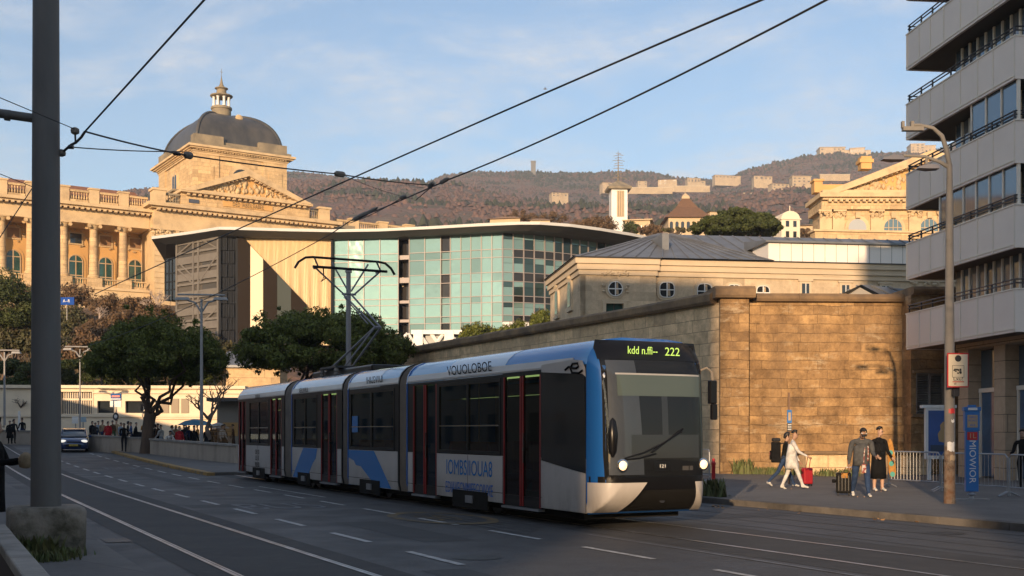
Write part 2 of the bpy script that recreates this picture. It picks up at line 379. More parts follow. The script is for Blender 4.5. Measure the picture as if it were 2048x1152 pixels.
for u in (3.42, 4.92, 11.12, 12.6): rail(u)
# dashes
def dashes(u, wd, first, n, ln, step, m="paint"):
    for k in range(n):
        t = first + k * step; mb = MB(); strip(mb, u, u + wd, t, t + ln, 0.008); structure("lane_marking", mb, M[m])
dashes(6.26, 0.12, 3.2, 22, 1.9, 3.55)
dashes(8.93, 0.11, 3.4, 22, 1.9, 3.3)
mb = MB(); strip(mb, 10.12, 10.2, -10, 17.0, 0.008); structure("road_marking", mb, M["worn"])
for u, wd, t0, t1 in ((13.75, 0.05, -6, 26), (14.6, 0.05, -6, 27), (15.5, 0.07, -6, 28), (16.7, 0.07, -6, 28)):
    mb = MB(); strip(mb, u, u + wd, t0, t1, 0.008); structure("road_marking", mb, M["faint"])
def ground_text(body, px, py, size, m, sx=1.0, rot=0.0):
    p = gnd(px, py); u, t = ut(p.x, p.y)
    cu = bpy.data.curves.new("road_marking", "FONT"); cu.body = body; cu.size = 1; cu.align_x = "CENTER"; cu.align_y = "CENTER"
    ob = bpy.data.objects.new("road_marking", cu); COL.objects.link(ob); me = bpy.data.meshes.new_from_object(ob); bpy.data.objects.remove(ob)
    for v in me.vertices:
        uu, tt = u + v.co.x * size * sx, t + v.co.y * size * 2.6
        v.co = W(uu, tt, zg(tt) + 0.008)
    me.materials.clear(); me.materials.append(M[m]); o = bpy.data.objects.new("road_marking", me); COL.objects.link(o); tag(o, kind="structure")
ground_text("BUS", 560, 1013, 1.15, "worn", 1.0)
ground_text("BUS", 252, 937, 1.15, "worn", 1.0)
# worn yellow roundel and grey patch
p = gnd(882, 1036); u0, t0 = ut(p.x, p.y)
mb = MB()
def ring(mb, r0, r1, ku, kt, n=36):
    for i in range(n):
        a, b = 2*pi*i/n, 2*pi*(i+1)/n
        q = [(r0, a), (r1, a), (r1, b), (r0, b)]
        mb.poly([W(u0 + r*ku*cos(x), t0 + r*kt*sin(x), zg(t0) + 0.008) for r, x in q])
ring(mb, 0.8, 1.0, 0.95, 1.9)
structure("road_marking", mb, M["yworn"])
ground_text("30", 880, 1037, 0.75, "yworn")
mb = MB()
for i in range(5): strip(mb, 9.25 + 0.26*i, 9.25 + 0.26*i + .12, 17.6 + .35*i, 20.6 + .35*i, 0.008)
structure("road_marking", mb, M["faint"])
mb = MB(); strip(mb, 9.6, 9.68, 30, 37, 0.008); structure("road_marking", mb, M["paint"])
for px0, py0, px1, py1 in ((220, 903, 250, 903), (290, 909, 325, 913)):
    a, b = gnd(px0, py0), gnd(px1, py1); a2, b2 = gnd(px0, py0 + 1.5), gnd(px1, py1 + 1.5)
    mb = MB(); mb.poly([tuple(v + Vector((0, 0, 0.009))) for v in (a2, b2, b, a)]); structure("road_marking", mb, M["paint"])
# tar patches and iron covers
M["tar"] = mat("tar_patch", (0.026, 0.026, 0.027), 0.7, (0.036, 0.036, 0.036), 2, bump=.3, bsc=50); M["iron"] = mat("iron_cover", (0.06, 0.055, 0.05), 0.5, (0.035, 0.033, 0.03), 8, metal=.7, bump=.5, bsc=40)
for u0_, u1_, t0_, t1_ in ((5.6, 6.2, 8.5, 13.5), (7.1, 8.0, 17, 21.5), (9.1, 9.7, 3, 9), (5.5, 7.6, 27, 28.2), (14.2, 16.4, 19, 20), (7.6, 8.1, 38, 50)):
    mb = MB(); strip(mb, u0_, u1_, t0_, t1_, 0.0035); structure("tar_patch", mb, M["tar"])
for u_, t_, k_ in ((2.75, 19.5, .5), (6.9, 14.6, .35), (9.45, 22.5, .35), (7.3, 33, .35), (15.9, 14.5, .35)):
    mb = MB(); mb.poly([W(u_+k_*cos(2*pi*i/20), t_+k_*sin(2*pi*i/20), zg(t_)+.006) for i in range(20)]) if k_ < .4 else strip(mb, u_-.2, u_+.2, t_-.4, t_+.4, .011); structure("manhole_cover", mb, M["iron"])
# near pavement (strip beside the pole), far left pavement with the yellow kerb, right pavement
mb = MB(); slab(mb, -6, 2.35, -30, 96, 0.10); structure("pavement", mb, M["pave"])
UL = 10.3
mb = MB(); slab(mb, UL - 0.02, 34, 46.3, 92, 0.13, k0=0.6); structure("pavement", mb, M["pave"])
mb = MB(); slab(mb, UL - 0.34, UL - 0.02, 46.2, 92, 0.125, k0=0.6, k1=0.6); structure("kerb", mb, M["yellow"])
mb = MB(); slab(mb, 17.75, 60, -40, 44.0, 0.13); structure("pavement", mb, M["pave"])
mb = MB()
ts = [-40 + 1.6 * i for i in range(52)]
for a in ts:
    slab(mb, 17.4, 17.75, a, a + 1.585, 0.14)
structure("kerb", mb, M["kerb"])

# ------------------------------------------------------------------ hillside and distant hills (one sheet of terrain)
def interp(xs, x, *_):
    if x <= xs[0][0]: return xs[0][1]
    for (a, b), (c, d) in zip(xs, xs[1:]):
        if x <= c:
            k = (x - a) / (c - a); k = k * k * (3 - 2 * k); return b + (d - b) * k
    return xs[-1][1]
RIDGE = [(-700,407),(0,391),(110,388),(170,384),(220,389),(300,379),(480,352),(580,344),(640,350),(720,360),(800,367),(845,368),(890,351),(960,345),(1060,345),(1200,346),(1280,348),(1380,359),(1440,360),(1500,339),(1560,325),(1620,313),(1680,306),(1740,307),(1830,301),(1950,286),(2200,271),(3000,331)]
MIDR = [(-700,435),(0,400),(170,393),(300,383),(450,373),(560,371),(640,364),(720,364),(800,369),(900,379),(980,393),(1060,407),(1130,417),(1250,419),(1350,410),(1450,397),(1520,389),(1600,381),(1700,377),(1830,367),(2200,350),(3000,375)]
Y800 = [(-700,470),(600,432),(1100,428),(1300,430),(1600,420),(2000,410),(3000,420)]
LAY = [(96, None), (205, None), (420, None), (800, Y800), (1250, MIDR), (1500, None), (2200, RIDGE), (2700, None)]
def ys_at(px, Y):
    n = {96: 868, 205: 616, 420: 500}
    if px > 1000: n = {96: 868 - min(1, (px-1000)/150) * 150, 205: 560, 420: 490}
    v = []
    for yy, arr in LAY:
        if yy in n: v.append((yy, n[yy]))
        elif yy == 1500: v.append((yy, interp(MIDR, px) + 9))
        elif yy == 2700: v.append((yy, interp(RIDGE, px) + 60))
        else: v.append((yy, interp(arr, px)))
    for (a, b), (c, d) in zip(v, v[1:]):
        if Y <= c: return b + (d - b) * (Y - a) / (c - a)
    return v[-1][1]
def hz(px, Y):
    z = CZ + (HY - ys_at(px, Y)) / F * Y
    X = (px - 1024) / F * Y
    if Y > 300: z += (noise.fractal(Vector((X, Y, 0)) / 160, 1.0, 2.0, 5)) * min(1, (Y - 300) / 600) * (7 if Y < 2000 else 4)
    return z
PXS = [-900 + 20 * i for i in range(196)]
YS = [96, 110, 130, 150, 175, 205, 240, 290, 350, 420, 500, 590, 690, 800, 900, 1000, 1090, 1170, 1250, 1310, 1380, 1450, 1550, 1650, 1750, 1850, 1950, 2050, 2130, 2200, 2280, 2400, 2700]
def hill_mat():
    m, t, b = newmat("hillside"); b.inputs["Roughness"].default_value = 0.95
    v = objvec(t)
    col = mixc(t, noisef(t, v, 0.006, 8, 0.65, 0.4, 0.6), (0.15, 0.078, 0.062), (0.115, 0.08, 0.055))
    col = mixc(t, noisef(t, v, 0.03, 8, 0.7, 0.5, 0.62), col, (0.05, 0.05, 0.026))
    col = mixc(t, noisef(t, v, 0.011, 9, 0.7, 0.60, 0.68), col, (0.25, 0.18, 0.10))
    L(t, col, b.inputs["Base Color"])
    n = N(t, "ShaderNodeTexNoise"); n.inputs["Scale"].default_value = 0.12; n.inputs["Detail"].default_value = 8; L(t, v, n.inputs["Vector"])
    bp = N(t, "ShaderNodeBump"); bp.inputs["Strength"].default_value = 0.9; bp.inputs["Distance"].default_value = 6
    L(t, n.outputs["Fac"], bp.inputs["Height"]); L(t, bp.outputs[0], b.inputs["Normal"])
    return m
mb = MB(); n = len(PXS)
vs = [((px - 1024) / F * Y, Y, hz(px, Y)) for Y in YS for px in PXS]
fs = [(i*n+j, i*n+j+1, (i+1)*n+j+1, (i+1)*n+j) for i in range(len(YS)-1) for j in range(n-1)]
mb.add(vs, fs); tag(mb.build("hills", hill_mat(), smooth=180), kind="structure")
# woods: many small bare crowns and evergreen crowns merged (no one could count them)
def woods(name, m, count, seed, test, smin, smax, tall=0.8):
    r = random.Random(seed); mb = MB(); k = 0
    T = [(0,0,1.0),(0.9,0,0.15),(0.28,0.85,0.25),(-0.73,0.53,0.1),(-0.73,-0.53,0.2),(0.28,-0.85,0.12),(0.45,0.3,0.8),(-0.4,0.35,0.72),(-0.1,-0.5,0.78)]
    FT = [(0,6,7),(0,7,8),(0,8,6),(6,1,2),(6,2,7),(7,2,3),(7,3,4),(7,4,8),(8,4,5),(8,5,1),(8,1,6)]
    tries = 0
    while k < count and tries < count * 12:
        tries += 1
        Y = 520 + (2330 - 520) * r.random() ** 0.8; px = r.uniform(-60, 2080)
        if Y < 900 and hypot(px-1150, 0) > 260 and r.random() < .7: continue
        if r.random() > 0.35 + Y / 3000: continue
        X = (px - 1024) / F * Y
        if not test(px, Y, X, r): continue
        z = hz(px, Y); s = r.uniform(smin, smax); a = r.uniform(0, 6.28); h = s * tall * r.uniform(0.7, 1.4)
        vs = []
        for x, y, zz in T:
            j = r.uniform(0.75, 1.25); vs.append((X + s*j*(x*cos(a)-y*sin(a)), Y + s*j*(x*sin(a)+y*cos(a)), z - 0.8 + zz*h*j*1.6))
        mb.add(vs, FT); k += 1
    return tag(mb.build(name, m, smooth=180), kind="stuff")
def wood_mat(name, c1, c2, c3):
    m, t, b = newmat(name); b.inputs["Roughness"].default_value = 0.95
    g = N(t, "ShaderNodeNewGeometry"); cr = N(t, "ShaderNodeValToRGB"); L(t, g.outputs["Random Per Island"], cr.inputs[0])
    cr.color_ramp.elements[0].color = (*c1, 1); cr.color_ramp.elements[1].color = (*c2, 1); e = cr.color_ramp.elements.new(0.5); e.color = (*c3, 1)
    L(t, cr.outputs[0], b.inputs["Base Color"]); return m
M["bare"] = wood_mat("bare_woodland", (0.10, 0.060, 0.050), (0.155, 0.088, 0.066), (0.125, 0.07, 0.057))
M["ever"] = wood_mat("evergreen_woodland", (0.018, 0.026, 0.016), (0.04, 0.045, 0.024), (0.028, 0.034, 0.02))
nz = lambda X, Y, s, o=0: noise.fractal(Vector((X / s + o, Y / s, o)), 1.0, 2.0, 3)
woods("bare_woods", M["bare"], 26000, 3, lambda px, Y, X, r: nz(X, Y, 170) < 0.12 + r.uniform(-.1, .1), 1.4, 3.6, 0.75)
woods("evergreen_woods", M["ever"], 12000, 4, lambda px, Y, X, r: nz(X, Y, 170) > 0.10 + r.uniform(-.1, .1) or Y > 2080, 1.4, 3.8, 0.95)
# ------------------------------------------------------------------ unseen blocks added behind the camera, sized and spaced to shade the street
M["plaster"] = mat("blocker_plaster", (0.42, 0.36, 0.28), 0.85, (0.34, 0.29, 0.23), 0.6)
M["pane_dark"] = mat("dark_pane", (0.02, 0.024, 0.028), 0.08, spec=0.7)
M["zinc"] = mat("zinc_roof", (0.20, 0.21, 0.225), 0.5, (0.15, 0.155, 0.165), 0.7, metal=0.35, dirt=((0.10, 0.10, 0.10), 0.5, 0.55, 0.8))
def sun_blocker(x0, x1, y0, y1, h, label):
    r = empty("light_blocker", (x0, y0, 0), 0, label, "building", "unseen shade blocks added behind the viewer")
    mb = MB(); mb.box(0, x1-x0, 0, y1-y0, -0.5, h); mb.box(-0.3, x1-x0+0.3, -0.3, y1-y0+0.3, h, h+0.5); mb.build("wall", M["plaster"], r)  # body of the added unseen block
    mb = MB()
    nx = int((x1-x0) / 3.2)
    for fl in range(int(h / 3.4)):
        for i in range(nx):
            a = (i + 0.5) * (x1-x0) / nx; mb.box(a-0.6, a+0.6, y1-y0, y1-y0+0.03, 1.2+fl*3.4, 3.0+fl*3.4)
    tag(mb.build("windows", M["pane_dark"], r), kind="stuff")
sun_blocker(-130, -82.2, -75, -60, 38, "farthest tall unseen shade block added behind the viewer, left")
sun_blocker(-82, -62.2, -75, -60, 28.3, "lower unseen shade block added behind the viewer between two taller ones")  # kept lower so the sun reaches the plaza annex
sun_blocker(-62, -24.1, -75, -60, 38, "tall unseen shade block added behind the viewer left of the gap")
sun_blocker(-13.1, 80, -75, -60, 40, "tall unseen shade block added right of the gap")

def reflection_blocker(t0, t1, u1, h, label):  # unseen row added so the tram windows reflect something dark
    p = W(u1, t0); r = empty("light_blocker", (p.x, p.y, 0), R(27.03), label, "building", "unseen blocks added left of the street to darken reflections")
    mb = MB(); mb.box(-12, 0, 0, t1-t0, -.5, h); mb.box(-12.3, .3, -.0, t1-t0, h, h+.5); mb.build("wall", M["plaster"], r)  # body of the added unseen block
    for i in range(int((t1-t0)/3.2)):
        for fl_ in range(int(h/3.4)):
            y = 1.6+i*3.2; mb = MB(); mb.box(-.01, .03, y-.6, y+.6, 1.2+fl_*3.4, 3.0+fl_*3.4); mb.build("window", M["pane_dark"], r)
reflection_blocker(2, 26, -9, 11, "unseen added block along the left pavement nearest the viewer")
reflection_blocker(26.2, 60, -9, 9, "lower unseen added block farther along the left pavement")
reflection_blocker(60.2, 108, -9, 9, "long unseen added block at the far left bend of the street")
# ------------------------------------------------------------------ domed palace on the hill
M["lib"] = stone("palace_limestone", (0.57, 0.42, 0.24), (0.50, 0.36, 0.205), 1.9, 0.75, (0.33, 0.235, 0.135), 0.03, stain=(0.30, 0.22, 0.14), stain_sc=0.12, stain_lo=0.55, stain_hi=0.8, streak=0.3, bump=0.3, var=.3)
M["libp"] = mat("palace_smooth_stone", (0.58, 0.43, 0.25), 0.85, (0.48, 0.345, 0.20), 0.35, dirt=((0.30, 0.225, 0.14), 0.35, 0.52, 0.78), bump=.3, bsc=3)
M["libo"] = mat("palace_ochre_wall", (0.56, 0.33, 0.12), 0.85, (0.50, 0.29, 0.11), 0.3)
M["libw"] = mat("weathered_stone", (0.27, 0.22, 0.15), 0.9, (0.16, 0.135, 0.10), 0.5)
M["relief"] = mat("carved_relief", (0.54, 0.40, 0.23), 0.85, (0.40, 0.29, 0.17), 0.8)
M["ink"] = mat("dark_brown_letter", (0.10, 0.07, 0.04), 0.9)  # plain dark brown for the inscription letters
M["slate"] = mat("dome_slate", (0.045, 0.047, 0.052), 0.42, (0.085, 0.08, 0.075), 0.5, stretch=(1, 1, 0.25), metal=0.1, dirt=((0.12, 0.105, 0.09), 0.35, 0.6, 0.85))
M["field"] = mat("brown_panel_field", (0.26, 0.15, 0.075), 0.85, (0.20, 0.11, 0.055), 1)
M["tile"] = mat("terracotta_tile", (0.30, 0.12, 0.06), 0.85, (0.20, 0.09, 0.05), 1.2)
M["gglass"] = mat("green_window_glass", (0.03, 0.09, 0.08), 0.08, (0.015, 0.035, 0.035), 0.35, spec=0.6)
M["frame_w"] = mat("pale_window_frame", (0.40, 0.29, 0.18), 0.6)
fl = Frame(375, 215, 33)
lib = empty("domed_palace", fl.O, fl.a, "ochre stone palace with a dark dome, pediment and colonnade on the hill", "palace")
D0, DC, DW = 0.0, 3.0, 9.0        # pavilion front, column line, back wall of the loggia
xl, xr = fl.x(309, D0), fl.x(664, D0)          # pavilion edges
zc = lambda py, px=187, d=DC: fl.zp(px, py, d)
z_bal, z_cor, z_ent0, z_cap, z_shaft, z_ped = zc(384), zc(411), zc(449), zc(449), zc(460), zc(556)
z_base = zc(572); z_low = z_base - 12
def cornice(mb, x0, x1, y, z, dep=1.4, h=1.6, mi=0, back=None):
    b = y + 1 if back is None else back
    mb.box(x0-dep*.5, x1+dep*.5, y-dep*.5, b, z-h*.45, z-h*.3, mi); mb.box(x0-dep, x1+dep, y-dep, b, z-h*.3, z, mi)
    n = max(2, int((x1-x0) / 0.95))
    for i in range(n): mb.box(x0+(i+.25)*(x1-x0)/n, x0+(i+.75)*(x1-x0)/n, y-dep*.8, y-0.02, z-h*.62, z-h*.42, mi)
def balustrade(mb, x0, x1, y, z0, z1, mi=0, n=None, piers=True):
    h = z1 - z0
    mb.box(x0, x1, y-.28, y+.28, z0, z0+h*.28, mi); mb.box(x0, x1, y-.32, y+.32, z1-h*.16, z1, mi)
    n = n or max(3, int((x1-x0)/.42))
    for i in range(n):
        c = x0 + (i+.5)*(x1-x0)/n
        mb.lathe([(0.06, z0+h*.28), (0.16, z0+h*.42), (0.07, z0+h*.62), (0.12, z1-h*.16)], (c, y, 0), 6, mi)
# wings -----------------------------------------------------------------
colpx = [-180, -118, -57, 2.5, 61, 127, 187, 246]
wl = fl.x(-210, DC)
def wing_wall(x0, x1):
    mb = MB(); mb.box(x0, x1, DC-.9, DW, z_ent0, z_ent0+(z_cor-z_ent0)*.5); mb.box(x0, x1, DC-.8, DW, z_ent0+(z_cor-z_ent0)*.5, z_cor-1.0)
    cornice(mb, x0, x1, DC-.9, z_cor, 1.3, 1.9, back=DW); return mb
mb = wing_wall(wl, xl-.3); mb.box(wl, xl-.3, DC-1.2, DC+1.4, z_low, z_ped-1.7); mb.box(wl-.2, xl-.3, DC-1.5, DC+1.5, z_ped-2.2, z_ped-1.72); mb.build("entablature", M["libp"], lib)
xs = [fl.x(p, DC) for p in colpx]
mb = MB(); mb.box(wl, xl, DW, DW+8, z_low, z_cor-.5); mb.box(wl, xl, DC+1.4, DW, z_low, z_ped-1.7)
mb.build("loggia_wall", M["libo"], lib)
mb = MB(); mb.box(wl-3, xl-.5, DW, DW+0.5, z_cor, z_cor+.3); mb.prism([(DC+2.5, z_cor), (DC+14, z_cor), (DC+14, z_bal+3.0), (DC+9, z_bal+2.6), (DC+2.5, z_bal-.6)], "x", wl, xl-.4); mb.build("roof", M["tile"], lib)
def column(x, d):
    mb = MB(); rr = 0.78; h = z_shaft - z_ped
    mb.box(x-1.25, x+1.25, d-1.25, d+1.25, z_ped-1.7, z_ped-.1)
    mb.lathe([(1.05, z_ped-.1), (1.12, z_ped+.2), (0.9, z_ped+.5), (rr+.05, z_ped+.6), (rr, z_ped+h*.3), (rr*.86, z_shaft-.1), (rr*.95, z_shaft)], (x, d, 0), 18)
    mb.lathe([(rr*.86, z_shaft), (rr*1.15, z_shaft+(z_cap-z_shaft)*.45), (rr*1.35, z_cap-.25)], (x, d, 0), 12)
    for sx in (-1, 1):
        for sy in (-1, 1): mb.tube([(x+sx*.95, d+sy*1.0-.25, z_cap-.5), (x+sx*.95, d+sy*1.0+.25, z_cap-.5)], .32, 8)
    mb.box(x-1.15, x+1.15, d-1.15, d+1.15, z_cap-.25, z_cap)
    mb.build("column", M["lib"], lib, smooth=35)
for x in xs: column(x, DC)
zb1 = z_ped - .25
def palace_window(x, d, wd, z0, z1, mulls=1, rows=3, name="window"):
    zs = z1 - wd
    mb = MB(); mb.prism(mb.arch(x-wd*1.45, x+wd*1.45, z0, zs+.1), "y", d-.12, d+.1); f = mb.build(name, M["libo"], lib)
    mb = MB(); mb.prism(mb.arch(x-wd, x+wd, z0, zs), "y", d-.16, d-.14); mb.build("pane", M["gglass"], f)
    mb = MB()
    for i in range(rows):
        zz = z0 + (zs-z0) * (i+.02) / (rows-1) if rows > 1 else z0
        mb.box(x-wd, x+wd, d-.24, d-.165, zz-.09, zz+.09)
    mb.box(x-.09, x+.09, d-.25, d-.17, z0, z1)
    o = mb.arch(x-wd, x+wd, z0, zs)[1:]; mb.tube([(p[0], d-.19, p[1]) for p in o] + [(x-wd, d-.19, z0)], .11, 5)
    mb.build("frame", M["frame_w"], f)
zw1 = zc(510, 150, DW)
for i in range(len(xs)):
    x1 = xs[i+1] if i + 1 < len(xs) else fl.x(305, DC)
    xa = (xs[i] + x1) / 2; px = 1024 + F * (fl.O.x + fl.c*xa - fl.s*DC) / (fl.O.y + fl.s*xa + fl.c*DC)
    xm = fl.x(px - 6, DW)
    palace_window(xm, DW, 1.25, z_ped-1.6, zw1)
    mb = MB(); zz = zw1 + 1.9
    mb.box(xm-1.3, xm+1.3, DW-.2, DW+.05, zz, zz+2.3)
    for k in range(14):
        a = RND.random()*6.28; mb.lathe([(.02,-.2),(.3,0),(.02,.2)], (xm+1.9*cos(a)*(.9+.2*RND.random()), DW-.1, zz+1.15+1.6*sin(a)), 5)
    o = mb.build("carved_panel", M["relief"], lib)
    mb = MB(); mb.box(xm-1.0, xm+1.0, DW-.26, DW-.205, zz+.25, zz+2.05)
    mb.build("panel_field", M["field"] if i != 5 else M["pane_dark"], o)
    mb = MB(); balustrade(mb, xs[i]+1.3, x1-1.3, DC-.4, z_ped-1.65, z_ped-.15); mb.build("balustrade", M["lib"], lib)
    mb = MB(); balustrade(mb, xs[i]+1.0, x1-1.0, DC-.3, z_cor+.02, z_bal); mb.build("balustrade", M["lib"], lib)
    mb = MB(); mb.box(xs[i]-.85, xs[i]+.85, DC-.75, DC+.4, z_cor+.02, z_bal+.25); mb.box(xs[i]-1.0, xs[i]+1.0, DC-.9, DC+.5, z_bal+.25, z_bal+.55); mb.build("parapet_pier", M["libp"], lib)
# right wing: only the roof balustrade shows above the glass building
rx1 = fl.x(985, DC)
mb = wing_wall(xr+.3, rx1); mb.box(xr+.3, rx1, DC-.6, DC+8, z_low, z_ent0); mb.build("wall", M["libp"], lib)
pr = [fl.x(p, DC) for p in (706, 764, 816, 870, 918, 982)]
mb = MB(); mb.box(xr+.5, pr[0], DC-.9, DC+5, z_cor, z_cor+1.2); mb.build("parapet", M["libw"], lib)
for i, x in enumerate(pr):
    mb = MB(); mb.box(x-1.0, x+1.0, DC-.8, DC+.4, z_cor+.02, z_bal+.1); mb.box(x-1.15, x+1.15, DC-.95, DC+.5, z_bal+.1, z_bal+.4); mb.build("parapet_pier", M["libp"], lib)
    x0 = pr[i-1] if i else xr+1.0
    mb = MB(); balustrade(mb, x0+1.0, x-1.0, DC-.3, z_cor+.02, z_bal-.1); mb.build("balustrade", M["lib"], lib)
# pavilion ----------------------------------------------------------------
zP = lambda py, px: fl.zp(px, py, D0)
zpc = zP(418, 420)                       # cornice top
mb = MB(); mb.box(xl, xr, D0, DW+6, z_low, z_ent0-.2)
mb.box(xl-.25, xr+.25, D0-.3, DW+6, z_ent0-.2, z_ent0+1.6); mb.box(xl-.1, xr+.1, D0-.15, DW+6, z_ent0+1.6, zpc-1.2)
for i in range(22): mb.box(xl-.06, xl+2.8, D0-.14, D0-.001, z_low+i*1.0, z_low+i*1.0+.86)
cornice(mb, xl, xr, D0-.2, zpc, 1.5, 2.2, back=DW+6)
mb.build("pavilion_wall", M["libp"], lib)
for px in (322, 372, 640):
    x = fl.x(px, D0); mb = MB()
    for k in range(46):
        mb.lathe([(.03,-.35),(.34,-.05),(.3,.1),(.03,.35)], (x + RND.uniform(-1.7, 1.7), D0-.25+RND.uniform(-.2,.1), z_ent0-.35-RND.random()*2.0), 6)
    mb.box(x-2, x+2, D0-.7, D0, z_ent0-.36, z_ent0-.203)
    mb.build("capital", M["relief"], lib, smooth=60)
xa0, xa1 = fl.x(377, D0), fl.x(607, D0); za1 = zP(392, 430)
mb = MB(); mb.box(xa0-1.2, xa1+1.4, D0+.3, D0+7, zpc, za1); mb.box(xl+.6, xr-.6, D0+1.2, DW+6, zpc, zpc+1.0); mb.build("attic", M["lib"], lib)
xi0, xi1 = fl.x(447, D0), fl.x(546, D0); zi0, zi1 = zP(417, 495), zP(406.5, 495)
mb = MB(); mb.box(xi0, xi1, D0+.12, D0+.298, zi0, zi1); pn = mb.build("inscription_panel", M["libo"], lib)
text("inscription", "DED IABEILSIABEE", (zi1-zi0)*1.15, M["ink"], pn, upright((xi0+xi1)/2, D0+.09, (zi0+zi1)/2), sx=.62, ext=.02, spacing=1.1)
mb = MB(); xq = fl.x(389, D0); zq = zP(402, 389); mb.box(xq-1.0, xq+.9, D0+.14, D0+.298, zq-.35, zq+.35); mb.build("plaque", mat("blue_plaque", (.06,.07,.10), .5), lib)
# pediment
xp0, xp1 = fl.x(363, D0-1.2), fl.x(627, D0-1.2); xpm = (xp0+xp1)/2; zp0 = za1; zpa = fl.zp(498, 341, D0)
mb = MB(); mb.prism([(xp0+1.5, zp0+.75), (xp1-1.5, zp0+.75), (xpm, zpa-1.0)], "y", D0+.3, D0+8); mb.build("tympanum", M["libo"], lib)
mb = MB(); mb.box(xp0, xp1, D0-1.0, D0+8, zp0, zp0+.42); mb.box(xp0+.3, xp1-.3, D0-.6, D0+8, zp0+.42, zp0+.76)
for sgn, xa in ((1, xp0), (-1, xp1)):
    mb.prism([(xa, zp0+.3), (xa+sgn*2.2, zp0+.3), (xpm, zpa-1.3), (xpm, zpa)], "y", D0-1.1, D0+8.2)
    for i in range(13):
        k = (i+.7)/13.6; x = xa+sgn*1.8+(xpm-xa-sgn*1.8)*k; z = zp0+.42+(zpa-1.42-zp0-.4)*k
        mb.box(x-.28, x+.28, D0-.8, D0+.25, z-.22, z+.2)
n = int((xp1-xp0)/1.15)
for i in range(n):
    x = xp0+1+(xp1-xp0-2)*(i+.5)/n; mb.box(x-.25, x+.25, D0-.6, D0+.27, zp0-.42, zp0-.02)
mb.build("pediment", M["libp"], lib)
mb = MB(); r = random.Random(5)
for k in range(150):
    q = r.uniform(-1, 1); zt = zp0+.8+(zpa-zp0-2.6)*(1-abs(q))*r.random()
    s = r.uniform(.25, .62)*(1.3-abs(q)*.6); x = xpm+q*(xp1-xp0)*.40
    mb.lathe([(.05,-s),(.5*s,-.55*s),(.62*s,0),(.4*s,.55*s),(.05,.95*s)], (x, D0+.25, zt), 6)
mb.build("relief_sculpture", M["relief"], lib, smooth=70)
for x in (fl.x(320, D0), fl.x(650, D0)):
    mb = MB(); mb.box(x-1.1, x+1.1, D0+.1, D0+2.6, zpc+.02, zpc+2.5); mb.box(x-1.35, x+1.35, D0-.1, D0+2.8, zpc+2.5, zpc+2.9); mb.build("parapet_pier", M["libp"], lib)
for a, b in ((fl.x(332, D0), xa0-1.4), (xa1+1.6, fl.x(640, D0))):
    mb = MB(); balustrade(mb, a, b, D0+1.0, zpc+.02, zpc+2.3); mb.build("balustrade", M["libw"], lib)
# tower
DT = 7.0
tx0, tx1 = fl.x(389, DT), fl.x(571, DT); tw = tx1 - tx0; td = tw * 1.25
zt0, zt1 = zpc, fl.zp(480, 318, DT)
mb = MB(); mb.box(tx0, tx1, DT, DT+td, zt0, zt1)
for x in (tx0, tx1-4.6): mb.box(x-.2, x+4.8, DT-.25, DT+.1, zt0, zt1); mb.box(x+.9, x+3.7, DT-.4, DT-.24, zt0+3, zt1-2)
for y in (DT, DT+td-4.6): mb.box(tx0-.25, tx0+.1, y+.1, y+4.6, zt0, zt1)
mb.build("tower_wall", M["lib"], lib)
mb = MB(); h = fl.zp(389, 286, DT) - zt1; zk = zt1 + h
for a, b, z0, z1 in ((.3, 0, 0, .18), (.5, 0, .18, .3), (1.2, 0, .42, .56), (1.6, 0, .56, .78)):
    mb.box(tx0-a, tx1+a, DT-a, DT+td+a, zt1+h*z0, zt1+h*z1)
mb.box(tx0-.4, tx1+.4, DT-.4, DT+td+.4, zt1+h*.3, zt1+h*.42)
for i in range(34):
    x = tx0+(i+.5)*tw/34; mb.box(x-.16, x+.16, DT-.9, DT-.401, zt1+h*.3, zt1+h*.42)
for i in range(40):
    y = DT+(i+.5)*td/40; mb.box(tx0-.9, tx0-.401, y-.16, y+.16, zt1+h*.3, zt1+h*.42)
mb.build("tower_cornice", M["libp"], lib)
mb = MB(); mb.box(tx0-.9, tx1+.9, DT-.9, DT+td+.9, zk-h*.22, zk+.2); mb.box(tx0+.3, tx1-.3, DT+.3, DT+td-.3, zk+.2, zk+1.0)
for x in (tx0, tx1-5.5): mb.box(x-.2, x+5.7, DT-.3, DT+1.8, zk+.2, zk+1.9)
for y in (DT+td-5.5,): mb.box(tx0-.3, tx0+1.8, y, y+5.5, zk+.2, zk+1.9)
mb.build("tower_parapet", M["libw"], lib)
# arched windows of the tower: front and left side
xc = (tx0+tx1)/2
mb = MB(); mb.prism(mb.arch(xc-2.7, xc+2.7, zt0, zt1-3.9), "y", DT-.3, DT+.1); f = mb.build("window", M["libp"], lib)
mb = MB(); mb.prism(mb.arch(xc-1.9, xc+1.9, zt0, zt1-4.0), "y", DT-.34, DT-.305); mb.build("pane", M["pane_dark"], f)
yc = DT + td*.52
mb = MB(); mb.prism(mb.arch(yc-2.0, yc+2.0, zt1-5.4, zt1-3.3), "x", tx0-.3, tx0+.1); f = mb.build("window", M["libp"], lib)
mb = MB()
for dy in (-.75, .75): mb.prism(mb.arch(yc+dy-.55, yc+dy+.55, zt1-5.0, zt1-2.7), "x", tx0-.34, tx0-.305)
mb.build("pane", M["pane_dark"], f)
mb = MB(); mb.box(tx0-1.4, tx0+.1, yc-2.8, yc+2.8, zt1-5.8, zt1-5.4); mb.build("sill", M["libw"], lib)
